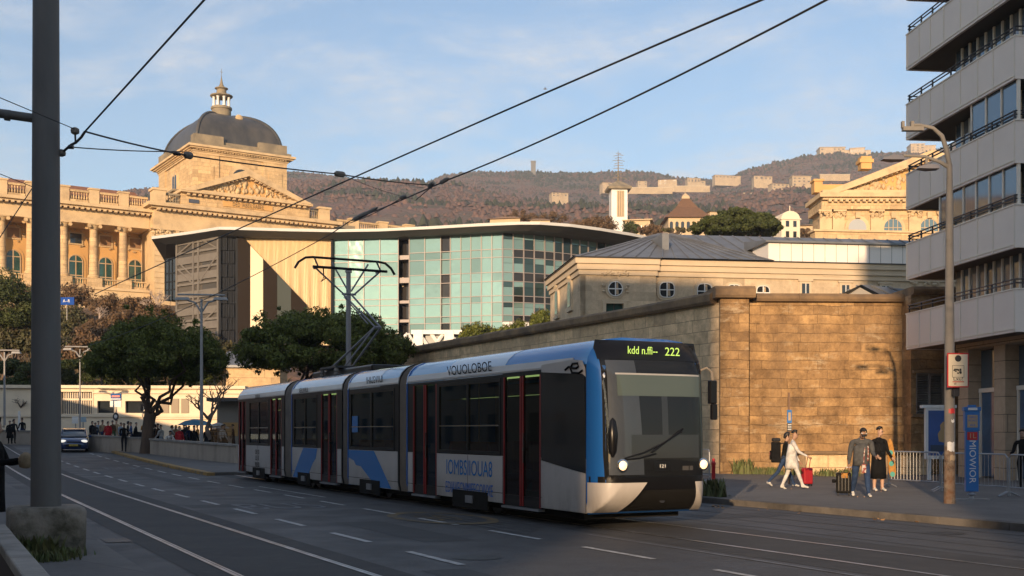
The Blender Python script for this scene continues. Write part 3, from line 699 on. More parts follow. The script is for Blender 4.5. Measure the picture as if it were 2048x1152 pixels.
# cloister dome
zd1 = fl.zp(445, 237, DT+td/2); H = zd1 - zk - .8; ccx, ccy = xc, DT+td/2
mb = MB(); rings = []
for i in range(15):
    a = i/14*1.43; k = cos(a)**.85 if i < 14 else .13; k = max(k, .15); hw, hd = (tw/2-.6)*k, (td/2-.6)*k; z = zk+.8+H*sin(a)/sin(1.43)
    ring_ = []
    for (sx, sy) in ((-1,-1),(1,-1),(1,1),(-1,1)):
        ring_.append((ccx+sx*hw, ccy+sy*hd, z))
    rings.append(ring_)
mb.loft(rings); mb.build("dome", M["slate"], lib, smooth=38)
mb = MB()
for i in range(15):
    pass
for (sx, sy) in ((-1,-1),(1,-1),(-1,1)):
    pts = []
    for i in range(15):
        a = i/14*1.43; k = max(cos(a)**.85, .15); pts.append((ccx+sx*(tw/2-.6)*k, ccy+sy*(td/2-.6)*k, zk+.85+H*sin(a)/sin(1.43)))
    mb.tube(pts, .28, 6)
mb.build("dome_rib", M["slate"], lib, smooth=60)
xo, yo = fl.x(472, DT+td*.25), 0
mb = MB(); a = .95; k = cos(a)**.85; yo = ccy-(td/2-.6)*k-.25; zo = zk+.8+H*sin(a)/sin(1.43)
mb.lathe([(.45,-.2),(.8,0),(.45,.2)], (0,0,0), 14); mb.v = [(xc+1.2+v[0], yo+v[2], zo+v[1]*.9) for v in mb.v]; mb.build("oculus", M["relief"], lib, smooth=50)
# lantern
zl = zd1 - .5; u_ = (fl.zp(445, 177, DT+td/2) - zl)
mb = MB(); mb.lathe([(2.25, 0), (2.25, u_*.06), (1.95, u_*.09), (1.95, u_*.32), (2.15, u_*.34), (2.15, u_*.40), (1.7, u_*.42)], (ccx, ccy, zl), 16); mb.build("lantern_base", M["libw"], lib, smooth=30)
for k in range(16):
    pass
for k in range(8):
    a = 2*pi*k/8; mb = MB(); mb.lathe([(.36, u_*.42), (.27, u_*.47), (.25, u_*.66), (.36, u_*.70)], (ccx+1.6*cos(a), ccy+1.6*sin(a), zl), 8); mb.build("lantern_column", M["white"], lib, smooth=40)
mb = MB(); mb.lathe([(1.8, u_*.70), (2.3, u_*.74), (2.3, u_*.77), (1.2, u_*.81), (1.05, u_*.82), (.95, u_*.95), (1.35, u_*.98), (1.35, u_), (.7, u_*1.03), (.35, u_*1.12), (.12, u_*1.3), (.03, u_*1.42)], (ccx, ccy, zl), 16); mb.build("lantern_roof", M["libw"], lib, smooth=30)
mb = MB(); mb.tube([(ccx, ccy, zl+u_*1.38), (ccx, ccy, zl+u_*1.6)], .05, 5); mb.tube([(ccx-.35, ccy, zl+u_*1.5), (ccx+.35, ccy, zl+u_*1.5)], .04, 5); mb.build("finial", M["libw"], lib)

# ------------------------------------------------------------------ pedimented hall, far right
f2 = Frame(1650, 195, 0)
hall = empty("pedimented_hall", f2.O, f2.a, "ochre stone hall with carved pediment and arched windows, right of the hill", "hall")
hx0, hx1 = 0, f2.x(2080); Z = lambda py, px=1740: f2.zp(px, py)
mb = MB(); mb.box(hx0, hx1, 0, 8, Z(520), Z(402)); mb.box(hx0-.8, hx1, -.8, 8, Z(420), Z(404)); mb.build("wall", M["lib"], hall)
mb = MB(); cornice(mb, hx0, hx1, -.5, Z(389), 1.3, 2.4, back=8); mb.build("cornice", M["libp"], hall)
ax = f2.x(1862); e0, e1 = f2.x(1642), 2*ax-f2.x(1642); zb, za = Z(388), f2.z(302, ax)
mb = MB(); mb.prism([(e0+2, zb), (e1-2, zb), (ax, za-1.3)], "y", .3, 8); mb.build("tympanum", M["libo"], hall)
mb = MB(); mb.box(e0, e1, -1, 8, zb, zb+.5)
for sg, xa in ((1, e0), (-1, e1)):
    mb.prism([(xa, zb), (xa+sg*2.6, zb), (ax, za-1.5), (ax, za)], "y", -1.2, 8)
    for i in range(18):
        k = (i+.7)/18.6; x = xa+sg*2.3+(ax-xa-sg*2.3)*k; z = zb+.1+(za-1.6-zb)*k; mb.box(x-.22, x+.22, -.8, .3, z-.25, z+.15)
mb.build("pediment", M["libp"], hall)
mb = MB(); r = random.Random(9)
for k in range(190):
    q = r.uniform(-1, 1); zt = zb+.7+(za-zb-3)*(1-abs(q))*r.random(); s = r.uniform(.3, .75)
    mb.lathe([(.05,-s),(.5*s,-.5*s),(.62*s,0),(.4*s,.5*s),(.05,.95*s)], (ax+q*(e1-e0)*.40, .25, zt), 6)
mb.build("relief_sculpture", M["relief"], hall, smooth=70)
for px in (1650, 1676, 1752, 1828, 1886):
    x = f2.x(px); mb = MB(); mb.box(x-1.0, x+1.0, -.5, .05, Z(520), Z(434)); mb.box(x-1.25, x+1.25, -.8, .05, Z(424), Z(420.5))
    for k in range(18): mb.lathe([(.03,-.3),(.28,0),(.03,.3)], (x+RND.uniform(-1.05,1.05), -.55, Z(429)+RND.uniform(-.5,.5)), 6)
    mb.build("pilaster", M["libp"], hall, smooth=35)
for i, px in enumerate((1714, 1785, 1857)):
    x = f2.x(px); zt = Z(436); zs = zt - 1.7
    mb = MB(); mb.prism(mb.arch(x-2.1, x+2.1, Z(520), zs), "y", -.25, .05); fo = mb.build("window", M["libp"], hall)
    mb = MB(); mb.prism(mb.arch(x-1.5, x+1.5, Z(520), zs), "y", -.3, -.255); mb.build("pane", [mat("pale_blind", (.34,.35,.36), .35)] if i == 0 else [mat("blue_pane", (.10,.16,.20), .1)], fo)
    if i:
        mb = MB()
        for dx in (-.75, 0, .75): mb.box(x+dx-.06, x+dx+.06, -.36, -.305, Z(520), zt-.2)
        for dz in (0, -1.3): mb.box(x-1.5, x+1.5, -.37, -.305, zs+dz-.06, zs+dz+.06)
        mb.build("frame", M["frame_w"], fo)
    mb = MB(); mb.box(x-.4, x+.4, -.7, -.2, zt-.1, zt+.9); mb.build("keystone", M["relief"], fo)
x0, x1 = f2.x(1632), f2.x(1668); mb = MB(); mb.box(x0, x0+1.4, 1, 3, zb+.5, zb+2.4); mb.box(x0-.2, x0+1.6, .8, 3.2, zb+2.4, zb+2.75); mb.box(x0+1.4, x1+2, 1.2, 2.6, zb+.5, zb+1.9); mb.build("corner_block", M["libo"], hall)
xq = f2.x(1733, 3); mb = MB(); mb.box(xq-.9, xq+.9, 3, 5, zb+5, f2.zp(1733, 312, 3)); mb.box(xq-1.2, xq+1.2, 2.8, 5.2, f2.zp(1733, 325, 3), f2.zp(1733, 318, 3)); mb.build("chimney", M["libo"], hall)
terrace = Frame(1630, 170, 6)
tr = empty("terrace_wall", terrace.O, terrace.a, "low ochre terrace wall with capping below the arched windows of the hall", "wall")
mb = MB(); mb.box(0, terrace.x(2080), 0, 2, terrace.zp(1700, 560), terrace.zp(1700, 464)); mb.build("wall", M["lib"], tr)
mb = MB(); mb.box(-.3, terrace.x(2080), -.3, 2.3, terrace.zp(1700, 464), terrace.zp(1700, 460)); mb.build("coping", M["libp"], tr)
# ------------------------------------------------------------------ glass office building with the sweeping roof
def pane_mat(name, c, var, rough=0.04, spec=0.35):
    m = mat(name, c, rough, island=var, spec=spec); t = m.node_tree; b = t.nodes["Principled BSDF"]
    if rough < .1:
        b.inputs["Metallic"].default_value = .35; v = objvec(t); n = N(t, "ShaderNodeTexNoise"); n.inputs["Scale"].default_value = .35; n.inputs["Detail"].default_value = 2; L(t, v, n.inputs["Vector"])
        bp = N(t, "ShaderNodeBump"); bp.inputs["Strength"].default_value = .12; bp.inputs["Distance"].default_value = .3; L(t, n.outputs["Fac"], bp.inputs["Height"]); L(t, bp.outputs[0], b.inputs["Normal"])
    return m
M["cg"] = pane_mat("pale_green_glass", (0.22, 0.345, 0.32), 0.10)
M["cg2"] = pane_mat("mid_green_glass", (0.17, 0.26, 0.24), 0.2)
M["cg3"] = pane_mat("dark_office_glass", (0.03, 0.05, 0.05), 0.6)
M["spand"] = pane_mat("dark_spandrel", (0.035, 0.032, 0.03), 0.5)
M["mull"] = mat("pinkish_mullion", (0.27, 0.235, 0.225), 0.5, metal=0.2)
M["roofw"] = mat("white_roof_edge", (0.50, 0.49, 0.47), 0.6)
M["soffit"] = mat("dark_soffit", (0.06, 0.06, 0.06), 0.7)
M["ggrey"] = mat("grey_frame_metal", (0.15, 0.135, 0.12), 0.7, (0.125, 0.112, 0.10), 0.8)
M["gpan"] = pane_mat("taupe_panel", (0.085, 0.077, 0.07), 0.2, rough=0.8, spec=.1)
M["gshut"] = mat("grey_shutter", (0.05, 0.047, 0.045), 0.7)
M["slat"] = mat("anthracite_slats", (0.014, 0.016, 0.02), 0.7, spec=.15)
M["gold"] = mat("cream_corrugated_metal", (0.78, 0.64, 0.42), 0.4)
M["gold_s"] = mat("cream_added_panel", (0.72, 0.58, 0.38), 0.5)
M["brown"] = mat("shadow_brown_and_doorway", (0.022, 0.016, 0.012), 0.8, spec=.08)  # dark brown standing in for shade on the cream wall; also the doorway
def pt(px, Y): return Vector(((px-1024)/F*Y, Y))
def zy(py, Y): return CZ + (HY-py)/F*Y
gb = empty("glass_building", (0, 150, 0), 0, "pale green glass office building under a sweeping white roof", "office building")
gO = Vector((0, 150, 0))
g2 = lambda p, z: (p.x - gO.x, p.y - gO.y, z)
ZR = zy(462, 162)                                  # underside of the roof
PATH = [(665,165.5),(697,165.2),(728,165),(760,164.6),(797,164.2),(819,163.8),(850,163.2),(882,162.6),(901,162.2),(922,161.8),(942,161.3),(963,160.8),(984,160.4),(1005,160),(1026,160.3),(1047,160.8),(1068,161.4),(1089,162.1),(1108,162.9),(1125,163.7),(1142,164.6),(1159,165.5),(1176,166.5),(1193,167.6),(1210,168.8),(1226,170),(1242,171.3),(1258,172.7),(1280,175),(1330,179)]
ZROW = [zy(y, 160) for y in (465, 498, 514, 544, 562, 591, 604, 630, 643, 662)]
def seg(mb, a, b, z0, z1, off=0.0, mi=0, thick=None):
    d = (b-a).normalized(); nrm = Vector((d.y, -d.x))
    A, B = a + nrm*off, b + nrm*off
    if thick is None: mb.poly([g2(A, z0), g2(B, z0), g2(B, z1), g2(A, z1)], mi)
    else:
        C, D = b + nrm*(off-thick), a + nrm*(off-thick)
        mb.loft([[g2(A,z0),g2(B,z0),g2(C,z0),g2(D,z0)], [g2(A,z1),g2(B,z1),g2(C,z1),g2(D,z1)]], mi)
pts = [pt(*p) for p in PATH]
r = random.Random(11)
inner = MB()
for i in range(len(pts)-1):
    mp = MB(); mm = MB()
    a, b = pts[i], pts[i+1]; px = PATH[i][0]
    dark_col = px == 797; mid_col = px == 882; off = px >= 1005
    for j in range(len(ZROW)-1):
        z1, z0 = ZROW[j], ZROW[j+1]; tall = j % 2 == 0
        if off and j >= 8: continue
        if off:
            k = 3 if not tall else (2 if r.random() < .75 else 1)
            if px == 1005 or (tall and r.random() < .25): k = 1
            if tall:
                seg(mp, a, b, z0+(z1-z0)*.62, z1-.05, .0, 1 if r.random() < .8 else 2); seg(mp, a, b, z0+.05, z0+(z1-z0)*.6, .0, k)
            else: seg(mp, a, b, z0+.05, z1-.05, 0, k)
        elif dark_col:
            seg(mp, a, b, z0+.05, z1-.05, -1.6, 3)
            if not tall: floors = MB(); seg(floors, a, b, z0+.3, z1-.2, -.3, 0, 1.2); floors.build("floor_edge", M["mull"], gb)
        elif mid_col: seg(mp, a, b, z0+.05, z1-.05, -.2, 1 if r.random() < .6 else 3)
        else:
            seg(mp, a, b, z0+.05, z1-.05, 0, 0 if r.random() < (.85 if px > 900 else .72) else 1)
    seg(inner, a, b, ZROW[-1], ZROW[0]+1, -2.2)
    for s_, e_ in ((a, b),):
        d = (e_-s_).normalized()
        wdt = .055 if not off else .08
        seg(mm, s_ - d*wdt, s_ + d*wdt, ZROW[-1 if not off else -2], ZROW[0]+.3, .14, 0, .2)
    for z in (ZROW if not off else ZROW[:-1]):
        if not dark_col: seg(mm, a, b, z-.045, z+.045, .1, 0, .16)
    gz = mp.build("glazed_bay", [M["cg"], M["cg2"], M["cg3"], M["spand"]], gb); mm.build("mullion", M["mull"], gz)
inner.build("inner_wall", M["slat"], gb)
mb = MB()
for i in range(13, len(pts)-1): seg(mb, pts[i], pts[i+1], ZROW[-1]-1.0, ZROW[-2]-.05, .05, 0, .3)
mb.build("plinth", M["white"], gb)
# roof slab
front = [(303,168),(330,166.6),(380,163.8),(438,160.2),(475,160.4),(560,161.4),(665,162.2),(760,161.6),(870,159.6),(960,157.6),(1040,156.4),(1080,156.4),(1140,158),(1200,161),(1260,165),(1320,170)]
back = [(1320,200),(900,205),(430,200),(330,186)]
pl = [pt(*p) for p in front+back]
n = len(pl); nf = len(front)
def inset(i, k):
    v = pl[i]; c = Vector((-25, 185)); return v + (c-v).normalized()*k
mb = MB(); e = 0.75
lo_ = [g2(inset(i, 2.2) if i < nf else pl[i], ZR-.7) for i in range(n)]; mid = [g2(v, ZR-.12) for v in pl]; top = [g2(v, ZR+.28) for v in pl]
mb.loft([mid, top], 0, cap=False); mb.add(top, [range(n)], 0)
mb.build("roof", M["roofw"], gb)
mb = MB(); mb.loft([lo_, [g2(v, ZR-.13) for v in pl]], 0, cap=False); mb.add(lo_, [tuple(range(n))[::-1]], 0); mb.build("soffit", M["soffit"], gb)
for px, Y in ((517,166),(590,167),(602,167)):
    v = pt(px, Y); mb = MB(); mb.box(v.x-.9, v.x+.9, v.y-gO.y, v.y-gO.y+1.4, ZR+.28, ZR+.8); mb.build("roof_hatch", M["roofw"], gb)
# grey framed left face
A, B = pt(355, 169.5), pt(440, 163.2); d = (B-A).normalized(); Lw = (B-A).length
zbot = zy(690, 165); zt = ZR - .7
mb = MB(); seg(mb, A, B, zbot, zt, 0, 0, .4); left_wall = mb.build("panel_wall", M["gpan"], gb)
mb = MB()
xk = lambda k: A + d*(Lw*k)
rows = [zy(y, 166) for y in (478, 502, 518, 534, 552, 566, 588, 602, 622, 640, 652, 668)]
for k in (0.0, .40, .52, .97):
    seg(mb, xk(k), xk(k+.035), zbot, zt, .35, 0, .35)
for i, z in enumerate(rows):
    seg(mb, xk(.02), xk(.98), z-.16 if i % 2 else z-.5, z+.16 if i % 2 else z+.55, .28, 0, .28)
def bar(k0, z0, k1, z1, w=.16, off=.2):
    p, q = xk(k0), xk(k1); nrm = Vector((d.y, -d.x))*off; mb.tube([g2(p+nrm, z0), g2(q+nrm, z1)], w, 5)
for k0, k1, z0, z1 in ((.05,.4,rows[2],rows[4]),(.05,.4,rows[3],rows[5]),(.95,.55,rows[2],rows[5]),(.05,.4,rows[9],rows[11]),(.95,.55,rows[8],rows[10]),(.4,.05,zt,rows[1]),(.62,.95,zt,rows[1])): bar(k0, z0, k1, z1)
mb.build("frame", M["ggrey"], gb)
for k0, k1, z0, z1 in ((.08,.36,rows[0]+.6,rows[1]-.6),(.6,.9,rows[2]+.4,rows[3]-.1),(.1,.38,rows[6]-1.0,rows[7]-.1),(.6,.92,rows[6]+.3,rows[6]+1.6),(.1,.4,rows[10],rows[11]-.4),(.6,.93,rows[9],rows[10]-.2)):
    mb = MB(); seg(mb, xk(k0), xk(k1), min(z0,z1), max(z0,z1), .05, 0, .03); mb.build("shutter", M["gshut"], gb)
# glazed bay at the far left edge
A2, B2 = pt(330, 173), pt(356, 171.5)
mb = MB(); seg(mb, A2, B2, zy(600, 172), zy(515, 172), 0, 0, 3); bay = mb.build("window_bay", M["pane_dark"], gb)
mb = MB()
for k in (0, .3, .55, .96): seg(mb, A2+(B2-A2)*k, A2+(B2-A2)*(k+.04), zy(600, 172), zy(515, 172), .1, 0, .1)
for y in (515, 545, 562, 578): seg(mb, A2, B2, zy(y+2, 172), zy(y, 172), .12, 0, .12)
mb.build("frame", M["slat"], bay)
# anthracite slats
A3, B3 = pt(441, 163.2), pt(474, 163.6)
mb = MB(); d3 = (B3-A3)/7
for i in range(7):
    for j in range(8):
        z0 = zbot + (zt-zbot)*j/8; off = .15 + .18*((i+j) % 2) + .05*(i % 3)
        seg(mb, A3+d3*(i+.08), A3+d3*(i+.92), z0+.06, z0+(zt-zbot)/8-.06, off, 0, .3)
seg(mb, A3, B3, zbot, zt, 0, 0, .5)
mb.build("slat_screen", M["slat"], gb)
# corrugated cream wall
A4, B4 = pt(474, 163.8), pt(663, 165.6); nn = 74
mb = MB(); d4 = (B4-A4)/nn; nr = Vector((d4.y, -d4.x)).normalized()
prof = []
for i in range(nn*4+1):
    k = i/4; ph = (i % 4); o = (.0, .16, .2, .05)[ph]
    prof.append((A4 + d4*k + nr*o, A4 + d4*(k) + nr*o))
rowsz = [zbot + (zt+.2-zbot)*j/8 for j in range(9)]
vs = []
for j, z in enumerate(rowsz):
    for i, (p, q) in enumerate(prof):
        lean = (j-8)*.05*(1+.5*sin(i*.21)); vs.append(g2(p + d4.normalized()*(-lean*.7) , z))
m_ = len(prof)
mb.add(vs, [(j*m_+i, j*m_+i+1, (j+1)*m_+i+1, (j+1)*m_+i) for j in range(8) for i in range(m_-1)])
mb.build("corrugated_wall", M["gold"], gb)
# panels added for the cast shadow's diagonal; dark ones stand in for shade
def shadow_rake(px0, px1, off, m, name, y_0=None):
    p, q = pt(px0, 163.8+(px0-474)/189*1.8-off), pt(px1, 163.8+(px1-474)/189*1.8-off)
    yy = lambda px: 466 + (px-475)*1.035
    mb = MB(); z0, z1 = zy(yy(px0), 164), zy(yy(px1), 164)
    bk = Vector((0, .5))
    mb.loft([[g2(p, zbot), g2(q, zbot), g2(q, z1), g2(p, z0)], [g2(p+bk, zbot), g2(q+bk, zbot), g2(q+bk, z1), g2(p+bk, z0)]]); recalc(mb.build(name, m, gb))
shadow_rake(475.2, 500, .8, M["brown"], "shadow_edge_panel")
shadow_rake(500.2, 526, .7, M["gold_s"], "shadow_edge_panel")
shadow_rake(526.2, 554, .8, M["brown"], "shadow_edge_panel")
shadow_rake(554.2, 582, .75, mat("grey_green_shadow", (.06,.07,.065), .7, spec=.1), "shadow_edge_panel")
shadow_rake(582.2, 612, .8, M["brown"], "shadow_edge_panel")
for px, Y in ((440.5,162.9),(474,163.2),(664,165)):
    v = pt(px, Y); mb = MB(); mb.box(v.x-.14, v.x+.14, v.y-gO.y-.2, v.y-gO.y+.2, zbot, zt+.1); mb.build("corner_post", M["slat"], gb)
# white steel legs and trusses below the glass
mb = MB(); zt_ = zy(660, 160); zb_ = zy(735, 160)
def tb(p, q, w): mb.tube([p, q], w, 6)
XY = lambda px, Y=159.5: (pt(px, Y).x - gO.x, pt(px, Y).y - gO.y)
lg = empty("steel_understructure", (0, 150, 0), 0, "white steel legs and trusses carrying the glass building", "steel structure")
legs = (836, 858, 898, 905)
for px in (836, 898):
    x, y = XY(px); mb = MB(); mb.box(x-.65, x+.65, y, y+1, zb_-6, zt_-.05); mb.build("column", M["white"], lg)
x, y = XY(822); x2, _ = XY(1010); mb = MB(); mb.box(x, x2, y+.1, y+.9, zt_-.6, zt_-.02); mb.box(x, x2, y+.1, y+.9, zy(708,160), zy(702,160)); mb.build("beam", M["white"], lg)
mb = MB()
for a, b in ((838,862),(862,886),(886,862),(900,925),(925,950),(950,925),(780,815),(815,780),(815,836)):
    xa, ya = XY(a); xb, yb = XY(b); tb((xa, ya+.5, zt_-.5), (xb, yb+.5, zy(702,160)), .28)
for a, b in ((765,800),(800,830),(770,740),(830,800)):
    xa, ya = XY(a); xb, yb = XY(b); tb((xa, ya-1.5, zy(735,160)), (xb, yb-1.5, zy(690,160)), .26)
mb.build("bracing", M["white"], lg)
mb = MB(); x, y = XY(850); x2, _ = XY(888); mb.box(x, x2, y+1, y+3, zy(690,160), zy(668,160)); x3, _ = XY(910); x4, _ = XY(1000); mb.box(x3, x4, y+2, y+6, zy(700,160), zy(676,160)); x5, _ = XY(780); x6, _ = XY(820); mb.box(x5, x6, y, y+2, zy(712,160), zy(698,160)); mb.build("service_box", mat("pale_grey_panel", (.30,.31,.30), .5), lg)
mb = MB(); x, y = XY(820); x2, _ = XY(1010); mb.box(x, x2, y+2.5, y+4, zb_-6, zt_-.7); mb.build("dark_glazing", M["pane_dark"], lg)
mb = MB(); x3, _ = XY(915); x4, _ = XY(1010)
for i in range(5): mb.box(x3+i*.3, x4+3, y-2-i*.3, y-1, zy(735-i*7, 160), zy(731-i*7, 160))
mb.build("steps", M["roofw"], lg)

# ------------------------------------------------------------------ pale stone customs house with the zinc roof
M["ash"] = stone("pale_ashlar", (0.55, 0.44, 0.31), (0.48, 0.385, 0.27), 1.3, 0.62, (0.48, 0.38, 0.265), 0.012, stain=(0.46, 0.375, 0.265), stain_sc=0.4, streak=0.2, var=.25, bump=0.15)
M["ashp"] = mat("pale_stone_trim", (0.54, 0.435, 0.305), 0.85, (0.47, 0.375, 0.265), 0.7, dirt=((0.32, 0.26, 0.19), 0.6, 0.6, 0.85))
fb = Frame(1160, 80, 8)
cs = empty("stone_house", fb.O, fb.a, "long pale ashlar house with round windows under a grey zinc roof", "house")
bx1 = fb.x(1960); zE = fb.zp(1160, 516); zW0 = 3.0; dl = 0
# depth so that the left corner falls at px 1100
for k in range(400):
    dl = k*.05
    X = fb.O.x - fb.s*dl; Y = fb.O.y + fb.c*dl
    if 1024+F*X/Y <= 1101: break
bay = fb.x(1312); zbt = zE - 1.15
rects = []
def bpx(px, py, d=0.0): x = fb.x(px, d); return x, fb.z(py, x, d)
xw0, _ = bpx(1212, 600); xw1, _ = bpx(1247, 600); zw1 = fb.zp(1230, 607)
mb = MB()
mb.wall((0, bay, zW0, zE-.5), [(xw0, xw1, zW0+3, zw1)], 0, .35)
mb.wall((bay+.003, bx1, zW0, zE-.5), [], .25, .6)
mb.box(.003, bx1, .66, dl-.003, zW0, zE-.6)
mb.build("wall", M["ash"], cs)
mb = MB()   # left flank with openings (in yz)
mb.wall((0, dl, zW0, zE-.5), [(dl*.22, dl*.42, zW0+2, zW0+8.0-1.2), (dl*.62, dl*.82, zW0+2, zW0+8.0-1.2)], 0, .35)
mb.v = [(v[1]-.002, dl - v[0], v[2]) for v in mb.v]; flank = mb.build("flank_wall", M["ash"], cs)
mb = MB()
for a, b in ((.22,.42),(.62,.82)): mb.box(.3, .34, dl-dl*a, dl-dl*b, zW0+2, zW0+6.8)
mb.build("door", M["pane_dark"], cs)
for k in (.28, .72):
    yy = dl*k; zc_ = fb.zp(1160, 580)
    mb = MB(); mb.prism(mb.arch(yy-.75, yy+.75, zc_-1.0, zc_+.5), "x", -.14, .1); fo = mb.build("window", M["ashp"], cs)
    mb = MB(); mb.prism(mb.arch(yy-.5, yy+.5, zc_-.8, zc_+.5), "x", -.17, -.145); mb.build("pane", M["pane_dark"], fo)
    mb = MB()
    for i in range(9): mb.lathe([(.02,-.12),(.14,0),(.02,.12)], (-.16, yy+RND.uniform(-.5,.5), zc_+1.35+RND.uniform(-.1,.3)), 5)
    mb.box(-.2, .02, yy-.9, yy+.9, zc_-1.15, zc_-1.0); mb.build("ornament", M["ashp"], fo)
mb = MB()
for x0, x1, y0 in ((-.0, bay, 0), (bay, bx1, .25)):
    o = .0 if x0 < 1 else 0
    mb.box(x0 - (.25 if x0 < 1 else -.003), x1 + (.2 if x0 < 1 else 0), y0-.28, dl, zbt+.35, zbt+.75); mb.box(x0 - (.4 if x0 < 1 else -.003), x1 + (.2 if x0 < 1 else 0), y0-.42, dl+.1, zbt+.75, zE-.02); mb.box(x0 - (.12 if x0 < 1 else -.003), x1 + (.1 if x0 < 1 else 0), y0-.14, dl, zbt, zbt+.35)
mb.build("cornice", M["ashp"], cs)
mb = MB(); mb.box(-.47, bay+.25, -.5, dl+.15, zE-.018, zE+.06); mb.box(bay+.253, bx1, -.25, dl+.15, zE-.018, zE+.06); mb.build("gutter", M["dark"], cs)
def oculus(px, py, r, square=False, sash=True, frame_w=.28):
    y = 0.0 if px < 1312 else .25
    x, z = bpx(px, py, y)
    n = 20
    def shape(rr, p=2.0): return [(x + rr*math.copysign(abs(cos(2*pi*i/n))**(2/p), cos(2*pi*i/n)), z + rr*math.copysign(abs(sin(2*pi*i/n))**(2/p), sin(2*pi*i/n))) for i in range(n)]
    p = 2.0 if not square else 3.2
    mb = MB(); mb.prism(shape(r+frame_w*.6, p), "y", y-.1, y+.1); fo = mb.build("window", M["ashp"], cs)
    mb = MB(); mb.prism(shape(r, p), "y", y-.13, y-.105); mb.build("pane", M["pane_dark"], fo)
    mb = MB(); mb.box(x-.035, x+.035, y-.17, y-.135, z-r, z+r); mb.box(x-r, x+r, y-.17, y-.135, z-.035, z+.035)
    sh = shape(r*.97, p); mb.tube([(q[0], y-.15, q[1]) for q in sh+sh[:1]], .035, 5); mb.build("sash", M["white"], fo)
    mb = MB(); mb.poly([(x-.05, y-.134, z-r*.7), (x+r*.45, y-.134, z-r*.8), (x+r*.35, y-.134, z+r*.85), (x+.06, y-.134, z+r*.8)]); mb.build("curtain", M["frame_w"], fo)
    return fo, x, z
fo, x, z = oculus(1230, 578, .52)
mb = MB()
for i in range(26): mb.lathe([(.02,-.12),(.13,0),(.02,.12)], (x+RND.uniform(-.95,.95), -.12, z+.98+.25*RND.random()), 5)
for sx in (-1, 1):
    for i in range(5): mb.lathe([(.02,-.1),(.1,0),(.02,.1)], (x+sx*.85+RND.uniform(-.08,.08), -.12, z+RND.uniform(-.3,.3)), 5)
mb.box(x-.95, x+.95, -.1, .02, z-.86, z-.76); mb.build("garland", M["ashp"], fo)
for px, py, r in ((1333,580,.55),(1408,583,.55),(1467,584,.52),(1525,586,.5)): oculus(px, py, r, True)
for px, py in ((1610,580),(1690,583),(1770,585)):
    x, z = bpx(px, py, .25); mb = MB(); mb.box(x-.45, x+.45, .16, .3, z-.7, z+.62); mb.box(x-.55, x+.55, .1, .3, z+.62, z+.75); fo = mb.build("window", M["ashp"], cs)
    mb = MB(); mb.box(x-.27, x+.27, .12, .155, z-.7, z+.45); mb.build("pane", M["pane_dark"], fo)
    mb = MB(); mb.box(x-.03, x+.03, .08, .115, z-.7, z+.45); mb.build("sash", M["white"], fo)
x, z = bpx(1850, 590, .25); mb = MB(); mb.prism(mb.arch(x-.8, x+.8, z-1.2, z-.3), "y", .1, .3); fo = mb.build("window", M["ashp"], cs)
mb = MB(); mb.prism(mb.arch(x-.6, x+.6, z-1.2, z-.35), "y", .07, .095); mb.build("pane", M["pane_dark"], fo)
mb = MB()
for i in range(22): mb.lathe([(.02,-.14),(.14,0),(.02,.14)], (x+RND.uniform(-1.2,1.2), .2, z+.75+.3*RND.random()), 5)
mb.build("garland", M["ashp"], fo)
for a, b, py in ((1318,1360,537),(1540,1566,548),(1645,1694,552)):
    xa, z = bpx(a, py, .25); xb, _ = bpx(b, py, .25); mb = MB(); mb.box(xa, xb, .08, .3, z-.06, z+.05)
    if py < 550: mb.box(xa, xb, .12, .3, z+.32, z+.4); mb.box(xa, xa+.08, .14, .3, z+.05, z+.32); mb.box(xb-.08, xb, .14, .3, z+.05, z+.32)
    mb.build("string_panel", M["ashp"], cs)
x0, z = bpx(1212, 607); mb = MB(); mb.box(xw0-.25, xw1+.25, -.08, .0, zw1, zw1+.22); mb.box(xw0-.22, xw0, -.06, 0, zW0+3, zw1); mb.box(xw1, xw1+.22, -.06, 0, zW0+3, zw1); fo = mb.build("door_surround", M["ashp"], cs)
mb = MB(); mb.box(xw0, xw1, .28, .33, zW0+3, zw1); mb.build("pane", M["gglass"], fo)
mb = MB(); c = (xw0+xw1)/2; mb.box(c-.04, c+.04, .22, .277, zW0+3, zw1); mb.build("sash", M["dark"], fo)
# roofs
rd = dl*.62
ra, rb, re = fb.x(1318, rd), fb.x(1345, rd), fb.x(1548, -.3)
zr = fb.zp(1318, 468, rd)
def roof_plane(mb, quad, seams, seam_mi=0):
    mb.poly(quad)
    a, b, c, d = [Vector(q) for q in (quad if len(quad) == 4 else list(quad)+[quad[-1]])]
    for i in range(seams):
        k = (i+.5)/seams; p = a.lerp(b, k); q = d.lerp(c, k); n = (b-a).cross(d-a).normalized()
        if n.z < 0: n = -n
        mb.tube([p+n*.03, q+n*.03], .045, 4)
mb = MB(); e = zE+.065
roof_plane(mb, [(-.55,-.5,e),(re,-.5,e),(rb,rd,zr),(ra,rd,zr)], 15)
roof_plane(mb, [(-.55,dl+.3,e),(-.55,-.5,e),(ra,rd,zr),(ra,rd,zr)], 6)
mb.poly([(re,-.5,e),(re,dl,e),(rb,rd,zr)]); mb.poly([(-.55,dl+.3,e),(re,dl+.3,e),(rb,rd,zr),(ra,rd,zr)])
mb.build("roof", M["zinc"], cs)
md = dl*.75; zm = fb.zp(1345, 469, md); x9 = bx1+2
mb = MB(); roof_plane(mb, [(rb,.9,e+.05),(x9,.9,e+.05),(x9,md,zm),(rb-.6,md,zm)], 22); mb.poly([(rb-.6,md,zm),(x9,md,zm),(x9,dl+5,e),(rb,dl+5,e)]); mb.build("roof", M["zinc"], cs)
